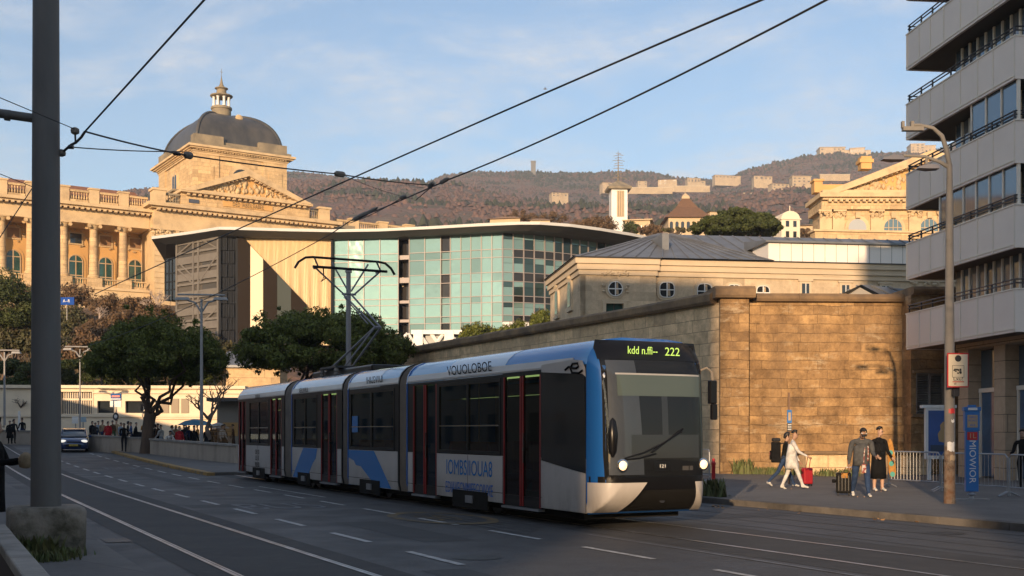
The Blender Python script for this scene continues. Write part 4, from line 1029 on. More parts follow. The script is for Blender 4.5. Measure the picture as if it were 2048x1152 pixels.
# dormer strip
dx0 = fb.x(1537, .5); zd0, zd1_ = zE+.07, fb.zp(1540, 485, .5)
mb = MB(); mb.box(dx0, x9, .5, 3.8, zd0, zd1_); dm = mb.build("dormer", mat("white_dormer_panel", (.78,.72,.66), .5), cs)
mb = MB()
for i in range(1, 24): x = dx0+i*.85; mb.box(x-.012, x+.012, .488, .4995, zd0, zd1_)
mb.build("joint", M["ggrey"], dm)
mb = MB(); mb.prism([(.2, zd1_+.0), (.2, zd1_+.12), (4.8, zd1_+.75), (4.8, zd1_+.0)], "x", dx0-.3, x9); mb.build("dormer_roof", M["zinc"], dm)
xs_ = fb.x(1322, rd*.45); zs_ = fb.z(478, xs_, rd*.45)
mb = MB(); mb.prism([(rd*.28, zs_-1.3), (rd*.75, zs_+.25), (rd*.28, zs_+.2)], "x", xs_-.25, xs_+.25); mb.build("skylight", M["zinc"], cs)

# ------------------------------------------------------------------ old stone retaining wall and bastion
M["old"] = stone("old_ochre_stone", (0.37, 0.245, 0.12), (0.25, 0.16, 0.08), 0.85, 0.37, (0.28, 0.18, 0.093), 0.009, stain=(0.20, 0.125, 0.065), stain_sc=0.45, stain_lo=0.5, stain_hi=0.72, streak=0.3, bump=1.2, var=.85, light=(0.46, 0.36, 0.235), dist=0.13)
M["old2"] = stone("old_grey_stone", (0.76, 0.57, 0.35), (0.62, 0.46, 0.28), 0.9, 0.5, (0.34, 0.255, 0.165), 0.012, stain=(0.34, 0.255, 0.165), stain_sc=0.4, stain_lo=0.5, stain_hi=0.75, streak=0.25, bump=0.9, dist=0.06, var=.5)
M["cop"] = mat("weathered_coping", (0.26, 0.17, 0.09), 0.9, (0.15, 0.10, 0.06), 1.2, bump=0.5, bsc=8, dirt=((0.09, 0.065, 0.045), 0.8, 0.5, 0.75))
fw = Frame(1492, 46.3, 2)
bw = empty("bastion_wall", fw.O, fw.a, "sunlit ochre stone bastion wall with worn coping behind the pavement", "wall")
zw = fw.zp(1650, 604); zq = fw.zp(1650, 588); wx1 = fw.x(1822); zpl = fw.zp(1600, 848, -.2)
mb = MB(); mb.box(0, wx1, 0, 4, -.2, zw); mb.build("wall_face", M["old"], bw)
mb = MB(); mb.box(-.6, wx1-.003, -.14, .01, -.2, zpl); mb.build("plinth", M["old"], bw)
px0 = fw.x(1441, -.55); mb = MB(); mb.box(px0, -.004, -.5, 4, -.2, zw+.08); mb.build("pilaster", M["old"], bw)
cw = fw.z(605, -.8, -.6); 
def coping(mb, x0, x1, y, z0, z1):
    r = random.Random(3); x = x0
    while x < x1 - .02:
        e = min(x1, x + r.uniform(1.6, 2.6)); j = r.uniform(-.02, .02)
        mb.prism([(y-.28, z0+.1), (y-.22, z0), (4, z0), (4, z1+j), (y-.15, z1+j), (y-.28, z1-.12+j)], "x", x+.006, e-.006); x = e
mb = MB(); coping(mb, .25, wx1-.02, 0, zw+.003, zq); mb.build("coping", M["cop"], bw)
mb = MB(); coping(mb, px0-.25, .22, -.5, zw+.083, zq+.22); mb.build("coping", M["cop"], bw)
# buttressed shaded end with the louvred window, partly behind the apartment block
f5 = Frame(1822, 45.6, 2)
ew = empty("stone_annex", f5.O, f5.a, "shaded stone annex wall with a louvred window beside the apartment building", "building")
ex1 = f5.x(2000); ez = f5.zp(1850, 590)
lx0, lx1, lz0, lz1 = f5.x(1832), f5.x(1888), f5.zp(1850, 828), f5.zp(1850, 746)
mb = MB(); mb.wall((0, ex1, -.2, ez), [(lx0, lx1, lz0, lz1)], 0, .3); mb.box(0.003, ex1, .36, 4, -.2, ez); mb.build("wall_face", M["old"], ew)
mb = MB(); mb.box(lx0-.15, lx1+.15, -.12, .0, lz1, lz1+.12); mb.build("lintel", M["cop"], ew); mb = MB(); mb.box(lx0-.2, lx1+.2, -.16, 0, lz0-.12, lz0); fo = mb.build("sill", M["cop"], ew)
mb = MB(); mb.box(lx0, lx0+.06, .02, .12, lz0, lz1); mb.box((lx0+lx1)/2-.04, (lx0+lx1)/2+.04, .02, .12, lz0, lz1); mb.box(lx1-.06, lx1, .02, .12, lz0, lz1); mb.box(lx0+.061, lx1-.061, .02, .12, lz1-.06, lz1)
for i in range(17):
    z = lz0 + (lz1-lz0)*(i+.2)/17.2; mb.prism([(.05, z), (.07, z-.02), (.22, z+.07), (.2, z+.09)], "x", lx0+.062, lx1-.062)
mb.build("louvre", M["steel"], ew)
mb = MB(); coping(mb, 0, ex1, 0, ez+.003, ez+.32); mb.build("coping", M["cop"], ew)
# bench-like ledge walls at the foot
for a, b in ((1612, 1694), (1780, 1860)):
    f6 = Frame(a, 44.9, 2); o = empty("ledge_wall", f6.O, f6.a, "low stone bench wall at the foot of the bastion, " + ("behind the red suitcase" if a == 1612 else "behind the steel barrier"), "wall", "bench walls at the foot of the bastion")
    x1 = f6.x(b); zz = f6.zp(a, 908)
    mb = MB(); mb.box(0, x1, 0, 1.0, -.1, zz); mb.build("base", M["old2"], o); mb = MB(); mb.box(-.1, x1+.1, -.14, 1.0, zz+.003, zz+.1); mb.build("top", M["cop"], o)
# ramp wall parallel to the street
pc = P(1441, 600, 45.9); uu, tt = ut(pc.x, pc.y)
rw = empty("retaining_wall", (pc.x, pc.y, 0), R(27.03), "long shaded stone retaining wall rising beside the tram", "wall")
LW = 42
mb = MB(); mb.box(0, 3, .02, LW, -.2, zw-.1); mb.build("wall_face", M["old2"], rw)
mb = MB(); r = random.Random(8); y = 0.3
while y < LW:
    e = min(LW, y + r.uniform(1.8, 2.8)); j = r.uniform(-.02, .02)
    mb.prism([(-.3, zw), (-.22, zw-.097), (3, zw-.097), (3, zw+.36+j), (-.15, zw+.36+j), (-.3, zw+.25+j)], "y", y+.006, e-.006); y = e
mb.build("coping", M["cop"], rw)
mb = MB(); mb.box(-.03, .5, 2.2, 3.6, .05, 3.9); mb.build("doorway", M["brown"], rw)
# small zinc shed roof on the bastion
f7 = Frame(1660, 52, 4)
sh = empty("zinc_shed", f7.O, f7.a, "low shed with a grey zinc gable roof peeping over the bastion wall", "shed")
zsb = 6.5; za_, ze_ = f7.zp(1722, 569), f7.zp(1722, 596); xa, xb, xe = f7.x(1668), f7.x(1722), f7.x(1775)
mb = MB(); mb.prism([(xa+.3, zsb), (xe-.1, zsb), (xe-.1, ze_-.1), (xb, za_-.12), (xa+.3, ze_-.1)], "y", .1, 7); mb.build("gable", mat("grey_render", (.30,.28,.26), .8), sh)
mb = MB(); ln = 9
roof_plane(mb, [(xa-.3,0,ze_-.12),(xb,0,za_),(xb+6,7,za_+.1),(xa+5,7,ze_)], 4)
roof_plane(mb, [(xe+.2,-.1,ze_-.12),(xe+8,1.5,ze_-.05),(xb+8,5,za_+.1),(xb,0,za_)], 7); mb.build("roof", M["zinc"], sh)
# ------------------------------------------------------------------ apartment building at the right
M["bal"] = mat("grey_balcony_panel", (0.74, 0.64, 0.56), 0.5, (0.68, 0.585, 0.515), 0.5)
M["balt"] = mat("pale_joint_trim", (0.70, 0.62, 0.52), 0.5)
M["core"] = stone("beige_cladding", (0.42, 0.33, 0.235), (0.38, 0.30, 0.22), 3.0, 0.62, (0.10, 0.08, 0.06), 0.014, bump=0.1)
M["wing"] = mat("apartment_glass", (0.16, 0.21, 0.26), 0.05, spec=1.0, metal=0.6)
M["wing_d"] = mat("apartment_glass_dark", (0.07, 0.09, 0.11), 0.04, spec=1.0, metal=0.4); M["wing_c"] = mat("apartment_glass_curtained", (0.25, 0.25, 0.25), 0.06, (0.15, 0.16, 0.18), 1.5, stretch=(6, 6, .4), spec=1.0, metal=0.35)
M["shopg"] = mat("blue_shop_glass", (0.05, 0.11, 0.20), 0.10, (0.03, 0.07, 0.13), 1.2, spec=0.8)
M["sof"] = mat("brown_soffit", (0.085, 0.07, 0.06), 0.8)
fa = Frame(2031, 36.8, 6.1)
ap = empty("apartment_building", fa.O, fa.a, "grey modern apartment building with stacked balconies and dark railings", "apartment building")
LY = 7.75; ZB = 5.08; ST = 2.7; PH = 1.33; CX = .95; CY = 5.75; CG = 1.75
mb = MB(); mb.box(CX, 24, .3, CY, ZB-.2, 34); mb.build("core_wall", M["core"], ap)
mb = MB(); mb.box(CG+1.2, 24, 2.0, CY-.3, -.1, ZB-.203); mb.build("ground_floor_wall", M["core"], ap)
for k in range(11):
    z = ZB + k*ST
    b = MB(); b.box(0, 24, 0, LY, z, z+.16); sl = b.build("balcony_slab", M["sof"], ap)
    b = MB(); b.box(-.02, .08, .003, LY, z-.03, z+PH); b.box(-.02, 24, -.02, .0, z-.03, z+PH); b.box(.083, CX+.8, LY-.08, LY+.02, z-.03, z+PH); pnl = b.build("balcony", M["bal"], ap)
    b = MB()
    for y in (0.03, 1.35, 2.35, 3.55, 4.75, 5.8, 6.7, 7.72): b.box(-.04, -.021, y-.03, y+.03, z-.02, z+PH)
    b.box(-.05, .1, -.05, LY+.04, z+PH, z+PH+.045); b.box(.103, 24, -.05, .05, z+PH, z+PH+.045); b.box(-.045, -.021, -.03, LY+.02, z+.06, z+.11)
    b.build("joint_trim", M["balt"], pnl)
    b = MB()
    for h in (.22, .34): b.tube([(24, .04, z+PH+h), (.06, .04, z+PH+h), (.02, .1, z+PH+h), (.02, LY-.05, z+PH+h), (CX*.5, LY-.02, z+PH+h)], .026, 6)
    for y in (.1, 1.5, 2.9, 4.3, 5.7, 6.6, LY-.15): b.box(.0, .05, y-.025, y+.025, z+PH+.045, z+PH+.34)
    for x in (.5, 1.6, 2.7, 4): b.box(x, x+.05, .02, .06, z+PH+.045, z+PH+.34)
    b.build("railing", M["dark"], pnl)
    # glazing of the storey above this slab
    gx = CX - .06; zl, zh = z+.17, z+ST-.02
    y0, y1 = .1, CY-.1
    ext = {1: (.12, 5.3), 2: (.12, 3.0)}.get(k)
    n = 10
    for i in range(n):
        a, c = y0+(y1-y0)*i/n, y0+(y1-y0)*(i+1)/n
        b = MB(); b.box(gx, gx+.05, a+.05, c-.05, zl, zh); w_ = b.build("window", M[RND.choice(("wing", "wing", "wing_d", "wing_c"))], ap)
        b = MB(); b.box(gx-.06, gx+.04, a-.045, a+.045, zl, zh); b.build("frame", M["balt"], w_)
    if ext:
        ex, ylen = ext[0], ext[1]; m_ = max(3, int(ylen/.78)); zl2 = z+PH+.05
        for i in range(m_):
            a, c = .05+(ylen-.05)*i/m_, .05+(ylen-.05)*(i+1)/m_
            b = MB(); b.box(ex, ex+.04, a+.04, c-.04, zl2, zh); w_ = b.build("loggia_window", M[RND.choice(("wing", "wing", "wing", "wing_c"))], ap)
            b = MB(); b.box(ex-.04, ex+.06, a-.035, a+.035, zl2, zh); b.build("frame", M["balt"], w_)
        b = MB(); b.box(ex-.03, ex+.05, ylen-.04, ylen+.04, zl2, zh); b.box(ex+.06, CX, ylen-.03, ylen+.03, zl2, zh); b.build("loggia_end", M["balt"], ap)
# ground floor: clad columns and blue shop windows
for i, y in enumerate((5.3, 2.75, .2)):
    b = MB(); b.box(CG-.55, CG+.1, y, y+.75, -.1, ZB-.003); b.build("column", M["core"], ap)
for i, (a, c) in enumerate(((3.55, 5.25), (1.0, 2.7))):
    x = CG - .1
    b = MB(); b.box(x, x+.05, a, c, .25, 3.3); w_ = b.build("shop_window", M["shopg"], ap)
    b = MB(); b.box(x-.08, x+.06, a, c, 3.3, 3.45); b.box(x-.06, x+.06, a, a+.1, .1, 3.3); b.box(x-.06, x+.06, c-.1, c, .1, 3.3); b.build("frame", M["balt"], w_)
    b = MB(); b.box(x+.02, x+.06, a, c, 3.46, ZB-.25); b.build("transom_window", M["wing"], ap)
b = MB(); b.box(CG+.3, 24, .4, .5, .2, ZB-.2); b.build("shop_front", M["shopg"], ap)
for x in (3.6, 6.2, 8.8):
    b = MB(); b.box(x, x+.7, -.1, .6, -.1, ZB-.003); b.build("column", M["core"], ap)
b = MB(); b.box(CG-.3, CG+6, LY-1.45, LY-1.3, -.1, ZB-.2); b.build("end_wall", M["core"], ap)

# ------------------------------------------------------------------ low annex and plaza behind the pine, left
M["annex"] = mat("cream_render", (0.76, 0.63, 0.46), 0.85, (0.68, 0.56, 0.41), 0.6, dirt=((0.48, 0.39, 0.28), 0.5, 0.55, 0.8))
fx = Frame(118, 92, 6)
an = empty("plaza_annex", fx.O, fx.a, "long low cream stone annex with dark windows behind the market crowd", "building")
zt = fx.zp(250, 771); x1 = fx.x(486); zz = lambda py: fx.zp(250, py)
wins = [(fx.x(122), fx.x(184), zz(828), zz(784)), (fx.x(195), fx.x(228), zz(826), zz(802)), (fx.x(251), fx.x(287), zz(826), zz(802))]
mb = MB(); mb.wall((-8, x1, .3, zt-.25), wins, 0, .35); mb.box(-7.99, x1-.01, .41, 8, .3, zt-.25); mb.build("wall", M["annex"], an)
mb = MB(); mb.box(-8.2, x1+.2, -.3, 8.2, zt-.25, zt); mb.box(fx.x(186), x1, -.15, -.003, zz(787), zz(784)); mb.box(-8, x1, -.12, -.003, zz(834), zz(829)); mb.box(fx.x(300), x1, -.18, -.003, zz(838), zz(835)); mb.build("cornice", M["annex"], an)
for i, (a, b, c, d) in enumerate(wins):
    mb = MB(); mb.box(a, b, .3, .345, c, d); w_ = mb.build("window", M["pane_dark"] if i else mat("grey_blind", (.13,.125,.125), .5), an)
    mb = MB()
    if i == 0:
        for k in range(15): mb.box(a+(b-a)*k/14-.03, a+(b-a)*k/14+.03, .2, .28, c, d)
        mb.box(a, b, .18, .29, (c+d)/2+.2, (c+d)/2+.36)
    mb.box(a-.1, b+.1, -.08, -.002, c-.18, c); mb.box(a-.1, a, -.06, -.002, c, d); mb.box(b, b+.1, -.06, -.002, c, d); mb.box(a-.1, b+.1, -.06, -.002, d, d+.1); mb.build("frame", M["annex"], w_)
for px in (325, 345, 365): 
    x = fx.x(px); mb = MB(); mb.box(x-.1, x+.5, -.07, -.002, zz(826), zz(797)); mb.build("panel", mat("faded_panel", (.33,.265,.19), .85), an)
# kiosk at the tram's tail
fk = Frame(434, 80, 6); kx1 = fk.x(490)
ki = empty("market_kiosk", fk.O, fk.a, "grey flat-roofed kiosk beside the tail of the tram", "kiosk")
mb = MB(); mb.box(0, kx1, 0, 3, .4, fk.zp(450, 803)); mb.build("body", mat("kiosk_panel", (.30,.26,.21), .7), ki)
mb = MB(); mb.box(-.6, kx1+.4, -.8, 3.4, fk.zp(450, 803)+.003, fk.zp(450, 796)); mb.build("roof", M["ggrey"], ki)
mb = MB(); mb.box(.4, kx1-.3, -.04, -.003, fk.zp(450, 872), fk.zp(450, 845)); mb.build("counter", M["libo"], ki)
# hillside house right of the pine and its ruined terrace walls
for px0, px1, yt, Y, lab in ((452, 500, 705, 100, "small ochre stone hut with a grey tiled roof between the pines"),):
    fh = Frame(px0, Y, 5); o = empty("stone_hut", fh.O, fh.a, lab, "hut"); x1 = fh.x(px1+60); z = fh.zp(px0, 735); zr_ = fh.zp(px0, yt)
    mb = MB(); mb.box(0, x1, 0, 6, .5, z); mb.build("wall", M["lib"], o)
    mb = MB(); mb.prism([(-.4, z), (6.4, z), (6.4, z+.3), (3, zr_+.3), (-.4, z+.2)], "x", -.4, x1+.3); mb.build("roof", M["zinc"], o)
# the low wall of the left pavement, stopped short at the pine
M["lowwall"] = mat("rendered_low_wall", (0.40, 0.335, 0.265), 0.85, (0.31, 0.26, 0.21), 1.2, stretch=(1,1,.3), bump=0.2, dirt=((0.17, 0.145, 0.12), 1.0, 0.5, 0.75))
def low_wall(pxa, pya, pxb, pyb, hgt, label):
    a, b = gnd(pxa, pya, .13), gnd(pxb, pyb, .13); d = b - a; ln = hypot(d.x, d.y); rz = atan2(d.y, d.x)
    o = empty("low_wall", a, rz, label, "wall", "low walls along the left pavement")
    dz = b.z - a.z
    mb = MB(); mb.loft([[(0,0,-.3),(0,.3,-.3),(0,.3,hgt-.1),(0,0,hgt-.1)], [(ln,0,dz-.3),(ln,.3,dz-.3),(ln,.3,dz+hgt-.1),(ln,0,dz+hgt-.1)]]); recalc(mb.build("wall", M["lowwall"], o))
    mb = MB(); mb.loft([[(-.03,-.06,hgt-.097),(-.03,.36,hgt-.097),(-.03,.36,hgt),(-.03,-.06,hgt)], [(ln+.03,-.06,dz+hgt-.097),(ln+.03,.36,dz+hgt-.097),(ln+.03,.36,dz+hgt),(ln+.03,-.06,dz+hgt)]]); recalc(mb.build("coping", M["conc"], o))
low_wall(300, 908, 472, 927, .92, "low rendered wall right of the big pine trunk")
low_wall(178, 898, 287, 906, .92, "low rendered wall left of the big pine trunk")
low_wall(-60, 884, 60, 886, .9, "far low wall at the bend of the street, left of the concrete pole")

# ------------------------------------------------------------------ houses on the hills
M["hw"] = mat("cream_villa", (0.52, 0.40, 0.255), 0.85, (0.40, 0.30, 0.19), .12); M["hw2"] = mat("white_villa", (0.66, 0.58, 0.45), 0.85); M["hroof"] = mat("villa_roof", (0.30, 0.18, 0.10), 0.85)
VR = random.Random(44)
def villa(px0, px1, yt, yb, Y, label, m="hw", floors=2, n=6, hip=False, dep=14, rot=None):
    g = Frame(px0, Y, rot if rot is not None else VR.uniform(-14, 14)); x1 = g.x(px1); zt, zb = g.zp(px0, yt), g.zp(px0, yb)
    o = empty("villa", (g.O.x, g.O.y, zb), g.a, label, "house", "houses on the hills"); h = (zt - zb)*.92
    def block(a, b, d0, d1, hh, hp, nn, fl_):
        wh = hh*(.76 if hp else .94); c = (a+b)/2; e = .5+.02*(b-a)
        mb = MB(); mb.box(a, b, d0, d1, -12, wh); w_ = mb.build("wall", M[m], o); mb = MB()
        if hp: mb.loft([[(a-e,d0-e,wh),(b+e,d0-e,wh),(b+e,d1+e,wh),(a-e,d1+e,wh)], [(a+(b-a)*.28,(d0+d1)/2,hh),(b-(b-a)*.28,(d0+d1)/2,hh),(b-(b-a)*.28,(d0+d1)/2+.2,hh),(a+(b-a)*.28,(d0+d1)/2+.2,hh)]])
        else: mb.box(a-e, b+e, d0-e, d1+e, wh, hh)
        mb.build("roof", M["hroof"] if hp else M[m], o); mb = MB()
        for k in range(fl_):
            for i in range(nn):
                if VR.random() < .15: continue
                q = a+(b-a)*(i+.5)/nn; ww = (b-a)/nn*VR.uniform(.16,.26); z0 = wh*(k+.3)/fl_; z1 = wh*(k+VR.uniform(.62,.8))/fl_
                mb.box(q-ww, q+ww, d0-.1, d0+.05, z0, z1)
        if mb.v: mb.build("window_row", M["vwin"], w_)
    k = VR.choice((.55, .62, .7)); lo = VR.choice((.6, .72, .8))
    if n >= 5:
        block(0, x1*k, 0, dep, h, hip or VR.random() < .5, max(2, int(n*k)), floors); block(x1*k+.01, x1, VR.uniform(1, 4), dep+3, h*lo, VR.random() < .6, max(1, int(n*(1-k))), max(1, floors-1))
    else: block(0, x1, 0, dep, h, hip or VR.random() < .4, n, floors)
    return o
M["vwin"] = mat("villa_window", (0.10, 0.085, 0.07), 0.3)
villa(1640, 1712, 293, 309, 2185, "long cream hotel crowning the right hill", floors=2, n=9, dep=30)
villa(1700, 1742, 295, 309, 2175, "cream hotel wing with tall columned windows on the right hilltop", floors=1, n=9, dep=30)
villa(1822, 1872, 286, 303, 2170, "cream block of flats on the hilltop next to the apartment building", floors=3, n=7, dep=30)
villa(1545, 1598, 362, 378, 1500, "long cream terrace of villas below the right hilltop", floors=2, n=8)
villa(1585, 1622, 350, 372, 1520, "tall cream villa beside the terrace below the hilltop", floors=3, n=4)
villa(1508, 1545, 348, 360, 1700, "cream house high among the trees of the right hill", floors=1, n=5, hip=True)
villa(1484, 1535, 380, 400, 1350, "white house with a brown roof halfway up the right hill", "hw2", 2, 6, hip=True)
villa(1455, 1490, 390, 406, 1300, "ochre gabled house beside the white house on the hill", "hw", 1, 4, hip=True)
villa(1316, 1354, 356, 369, 1750, "square cream house on the ridge right of the slim tower", floors=2, n=4, hip=False)
villa(1276, 1294, 358, 371, 1750, "small cream house on the ridge just right of the spire", floors=2, n=3)
villa(1205, 1232, 364, 370, 1700, "low cream house on the ridge behind the slim tower", floors=1, n=3)
villa(1430, 1482, 347, 356, 1900, "long low cream building on the ridge line", floors=1, n=8)
villa(1375, 1412, 355, 366, 1850, "pale terrace on the ridge in the middle of the hill", floors=1, n=6)
villa(1104, 1137, 381, 393, 1500, "lone ochre house on the brown slope", floors=2, n=5)
for a, b, y, Y in ((1255, 1345, 378, 1500), (1350, 1420, 375, 1560), (1640, 1700, 352, 1500)):
    g = Frame(a, Y, 0); o = empty("terrace_wall", (g.O.x, g.O.y, g.zp(a, y+2)), 0, f"long pale road wall on the hill {'right of the slim tower' if a == 1255 else 'above the brown-roofed hall' if a == 1350 else 'below the hilltop hotel'}", "wall")
    mb = MB(); mb.box(0, g.x(b), 0, 2, -5, 3.2); mb.build("wall", M["hw"], o); mb = MB(); mb.box(-.3, g.x(b)+.3, -.3, 2.3, 3.2, 3.7); mb.build("coping", M["hw2"], o)
g = Frame(1062, 2150, 0); o = empty("hilltop_tower", (g.O.x, g.O.y, g.zp(1062, 345)), 0, "dark square tower standing on the ridge", "tower"); zt = g.zp(1062, 323) - o.location.z; x1 = g.x(1071.5)
mb = MB(); mb.box(0, x1, 0, 8, -14, zt); mb.build("shaft", M["slate"], o); mb = MB(); mb.box(-.6, x1+.6, -.6, 8.6, zt, zt+1.3); mb.build("cap", M["slate"], o)
# slim white tower with the spire
g = Frame(1223, 420, 4); o = empty("slim_tower", (g.O.x, g.O.y, 0), g.a, "slim white tower with brown cap and a spire of cross bars", "tower"); sx = g.x(1255); zb, zt = g.zp(1235, 445), g.zp(1222, 378)
mb = MB(); mb.box(0, sx, 0, sx, zb-20, zt); mb.build("shaft", M["white"], o)
mb = MB(); mb.box(sx*.34, sx*.78, -.35, .02, zb+2.2, zt-.6); pnl = mb.build("front_panel", M["hw"], o)
mb = MB()
for k in (.42,.56,.70): mb.box(sx*k-.09, sx*k+.09, -.55, -.352, zb+2.4, zt-.8)
mb.build("rib", M["libw"], pnl)
mb = MB(); c = sx/2
mb.loft([[(c+a*(sx/2+1.3), c+b*(sx/2+1.3), zt) for a, b in ((-1,-1),(1,-1),(1,1),(-1,1))], [(c+a*(sx/2+1.5), c+b*(sx/2+1.5), zt+.8) for a, b in ((-1,-1),(1,-1),(1,1),(-1,1))], [(c+a*.9, c+b*.9, zt+3.4) for a, b in ((-1,-1),(1,-1),(1,1),(-1,1))]]); mb.build("cap", M["libw"], o)
mb = MB(); za = g.zp(1238, 300, sx/2); mb.tube([(c, c, zt+3.0), (c, c, za)], [.3, .05], 6); r = random.Random(2)
for k, L_ in ((.16,3.0),(.26,1.6),(.34,1.4),(.44,2.2),(.52,2.0),(.60,1.7),(.68,2.4),(.76,1.3),(.84,2.0),(.9,1.0)):
    z = zt+3+(za-zt-3)*k; a = r.uniform(-.25,.25); mb.tube([(c-L_*.85, c-a, z-r.uniform(0,.4)), (c, c, z+.1), (c+L_, c+a, z+r.uniform(-.3,.3))], .1, 5); mb.tube([(c, c-L_*.7, z), (c, c+L_*.7, z+.3)], .08, 5)
mb.build("spire", M["libw"], o)
# hall with the brown pyramid roof
g = Frame(1337, 330, 0); o = empty("pyramid_roof_hall", (g.O.x, g.O.y, 0), g.a, "ochre hall under a broad brown pyramid roof with a lantern", "hall"); x1 = g.x(1416); zt, zb = g.zp(1330, 435), g.zp(1330, 475); za = g.zp(1378, 402, 8)
mb = MB(); mb.box(0, x1, 0, x1, zb-8, zt); mb.build("wall", M["hw"], o)
mb = MB(); c = x1/2; Q = ((-1,-1),(1,-1),(1,1),(-1,1)); mb.loft([[(c+a*(c+1), c+b*(c+1), zt) for a, b in Q], [(c+a*c*.55, c+b*c*.55, zt+(za-zt)*.55) for a, b in Q], [(c+a*1.1, c+b*1.1, za) for a, b in Q]]); mb.build("roof", mat("brown_roof_tile", (.155,.08,.045), .85, (.11,.06,.035), 1.5), o)
mb = MB(); mb.loft([[(c+a*1.2, c+b*1.2, za) for a, b in Q], [(c+a*1.0, c+b*1.0, za+.8) for a, b in Q], [(c+a*.1, c+b*.1, za+1.8) for a, b in Q]]); mb.tube([(c, c, za+1.6), (c, c, za+3)], .06, 5); mb.build("lantern", M["hw"], o)
for i in range(7):
    mb = MB(); x = x1*(i+.5)/7; mb.prism(mb.arch(x-.45, x+.45, zt-3.2, zt-1.6), "y", -.1, .02); mb.build("window", M["pane_dark"], o)
# white corner house with the rounded gable
g = Frame(1563, 230, 10); o = empty("white_house", (g.O.x, g.O.y, 0), g.a, "white house with a curved gable between the pine and the pedimented hall", "house"); x1 = g.x(1600); zt, zb = g.zp(1563, 436), g.zp(1563, 490)
mb = MB(); mb.box(0, x1, 0, 8, zb-6, zt); mb.prism([(0, zt), (x1, zt)] + [(x1/2+x1/2*cos(pi*i/10), zt+1.5*sin(pi*i/10)) for i in range(11)], "y", 0.002, 8); mb.box(-.2, x1+.2, -.2, 8.2, zt-.25, zt); mb.tube([(x1/2, .5, zt+1.4), (x1/2, .5, zt+2.6)], .1, 6); mb.build("wall", M["hw2"], o)
for i in range(2):
    for j in range(4): mb = MB(); x = x1*(.32+.4*i); z = zt-1.7-j*2.1; mb.box(x-.35, x+.35, -.06, .03, z, z+1.2); mb.build("window", M["pane_dark"], o)
# little houses behind the glass roof
for a, b, yt, yb, Y, lab, hip in ((1143, 1178, 436, 470, 260, "small house with a pale gable roof behind the glass roof", True), (1186, 1216, 432, 470, 275, "small tan house left of the slim tower's foot", True), (1250, 1300, 437, 475, 285, "low tan house right of the slim tower's foot", False), (1060, 1100, 428, 470, 300, "brown-roofed house on the near slope", True), (1420, 1458, 416, 440, 420, "brown-roofed house behind the dark pine", True), (1600, 1640, 440, 480, 260, "tan house with a brown roof left of the pedimented hall", True), (980, 1040, 425, 470, 300, "brown barn roof behind the end of the balustrade", True)):
    villa(a, b, yt, yb, Y, lab, "hw", 1, 4, hip, dep=8)
# ------------------------------------------------------------------ tram
M["tw"] = mat("tram_white", (0.50, 0.46, 0.425), 0.35, (0.45, 0.415, 0.385), 0.8, coat=0.3, dirt=((0.27, 0.25, 0.22), 0.7, 0.6, 0.85))
M["tsil"] = mat("tram_pale_roof", (0.50, 0.56, 0.62), 0.22, metal=0.25, coat=0.4)
M["tlb"] = mat("tram_light_blue", (0.16, 0.36, 0.58), 0.22, coat=0.5)
M["tb"] = mat("tram_blue", (0.010, 0.095, 0.33), 0.22, coat=0.6)
M["tbl"] = mat("tram_mid_blue", (0.02, 0.17, 0.46), 0.25, coat=0.4)
M["tblk"] = mat("tram_black", (0.006, 0.006, 0.007), 0.3, spec=.3)
M["tmat"] = mat("tram_matt_black", (0.009, 0.0085, 0.008), 0.75, spec=.15)
M["tglass"] = mat("tram_tinted_glass", (0.006, 0.007, 0.008), 0.03, alpha=0.72, spec=0.3)
M["tscreen"] = mat("tram_windscreen", (0.01, 0.014, 0.02), 0.02, alpha=0.30, spec=1.0)
M["tred"] = mat("tram_door_red", (0.24, 0.012, 0.012), 0.4)
M["tgrey"] = mat("bellows_grey", (0.20, 0.17, 0.14), 0.7, (0.14, 0.12, 0.10), 2)
M["seat"] = mat("seat_fabric", (0.10, 0.03, 0.03), 0.8)
M["tin"] = mat("tram_interior", (0.045, 0.042, 0.04), 0.7)
M["led"] = mat("green_led", (0.05, 0.07, 0.02), 0.5, emit=((0.55, 0.75, 0.12), 0.9))
M["tube"] = mat("interior_light", (0.2, 0.2, 0.2), 0.5, emit=((0.62, 0.9, 0.30), 0.9))
M["hl"] = mat("headlight_lit", (0.8, 0.7, 0.5), 0.3, emit=((1.0, 0.62, 0.30), 1.1))
M["chrome"] = mat("chrome", (0.5, 0.5, 0.5), 0.15, metal=1.0)
def grime(m):       # road spray on the lower panels
    t = m.node_tree; b = t.nodes["Principled BSDF"]; src = b.inputs["Base Color"].links[0].from_socket
    v = objvec(t); sp = N(t, "ShaderNodeSeparateXYZ"); L(t, v, sp.inputs[0]); r_ = N(t, "ShaderNodeMapRange"); r_.inputs[1].default_value = .95; r_.inputs[2].default_value = .25; r_.inputs[3].default_value = 0; r_.inputs[4].default_value = 1; L(t, sp.outputs[2], r_.inputs[0])
    mu = N(t, "ShaderNodeMath", operation="MULTIPLY"); L(t, r_.outputs[0], mu.inputs[0]); L(t, noisef(t, objvec(t, (1, 1, .3)), 2.2, 8, .7, .3, .75), mu.inputs[1])
    L(t, mixc(t, mu.outputs[0], src, (0.17, 0.15, 0.125)), b.inputs["Base Color"])
grime(M["tw"])
T0 = 17.35; U0 = 10.6; WT = 2.5
to = W(U0, T0, zg(T0)); tram = empty("tram", to, R(27.03), "blue and white articulated tram with dark windows and lit headlights on the street", "tram")
tram.rotation_euler = (math.atan((zg(44)-zg(18))/26), 0, R(27.03))
def TY(px, lat=0.0):
    k = (px-1024)/F; u = U0 + lat
    return (UX*u - k*UY*u) / (UY + k*UX) - T0
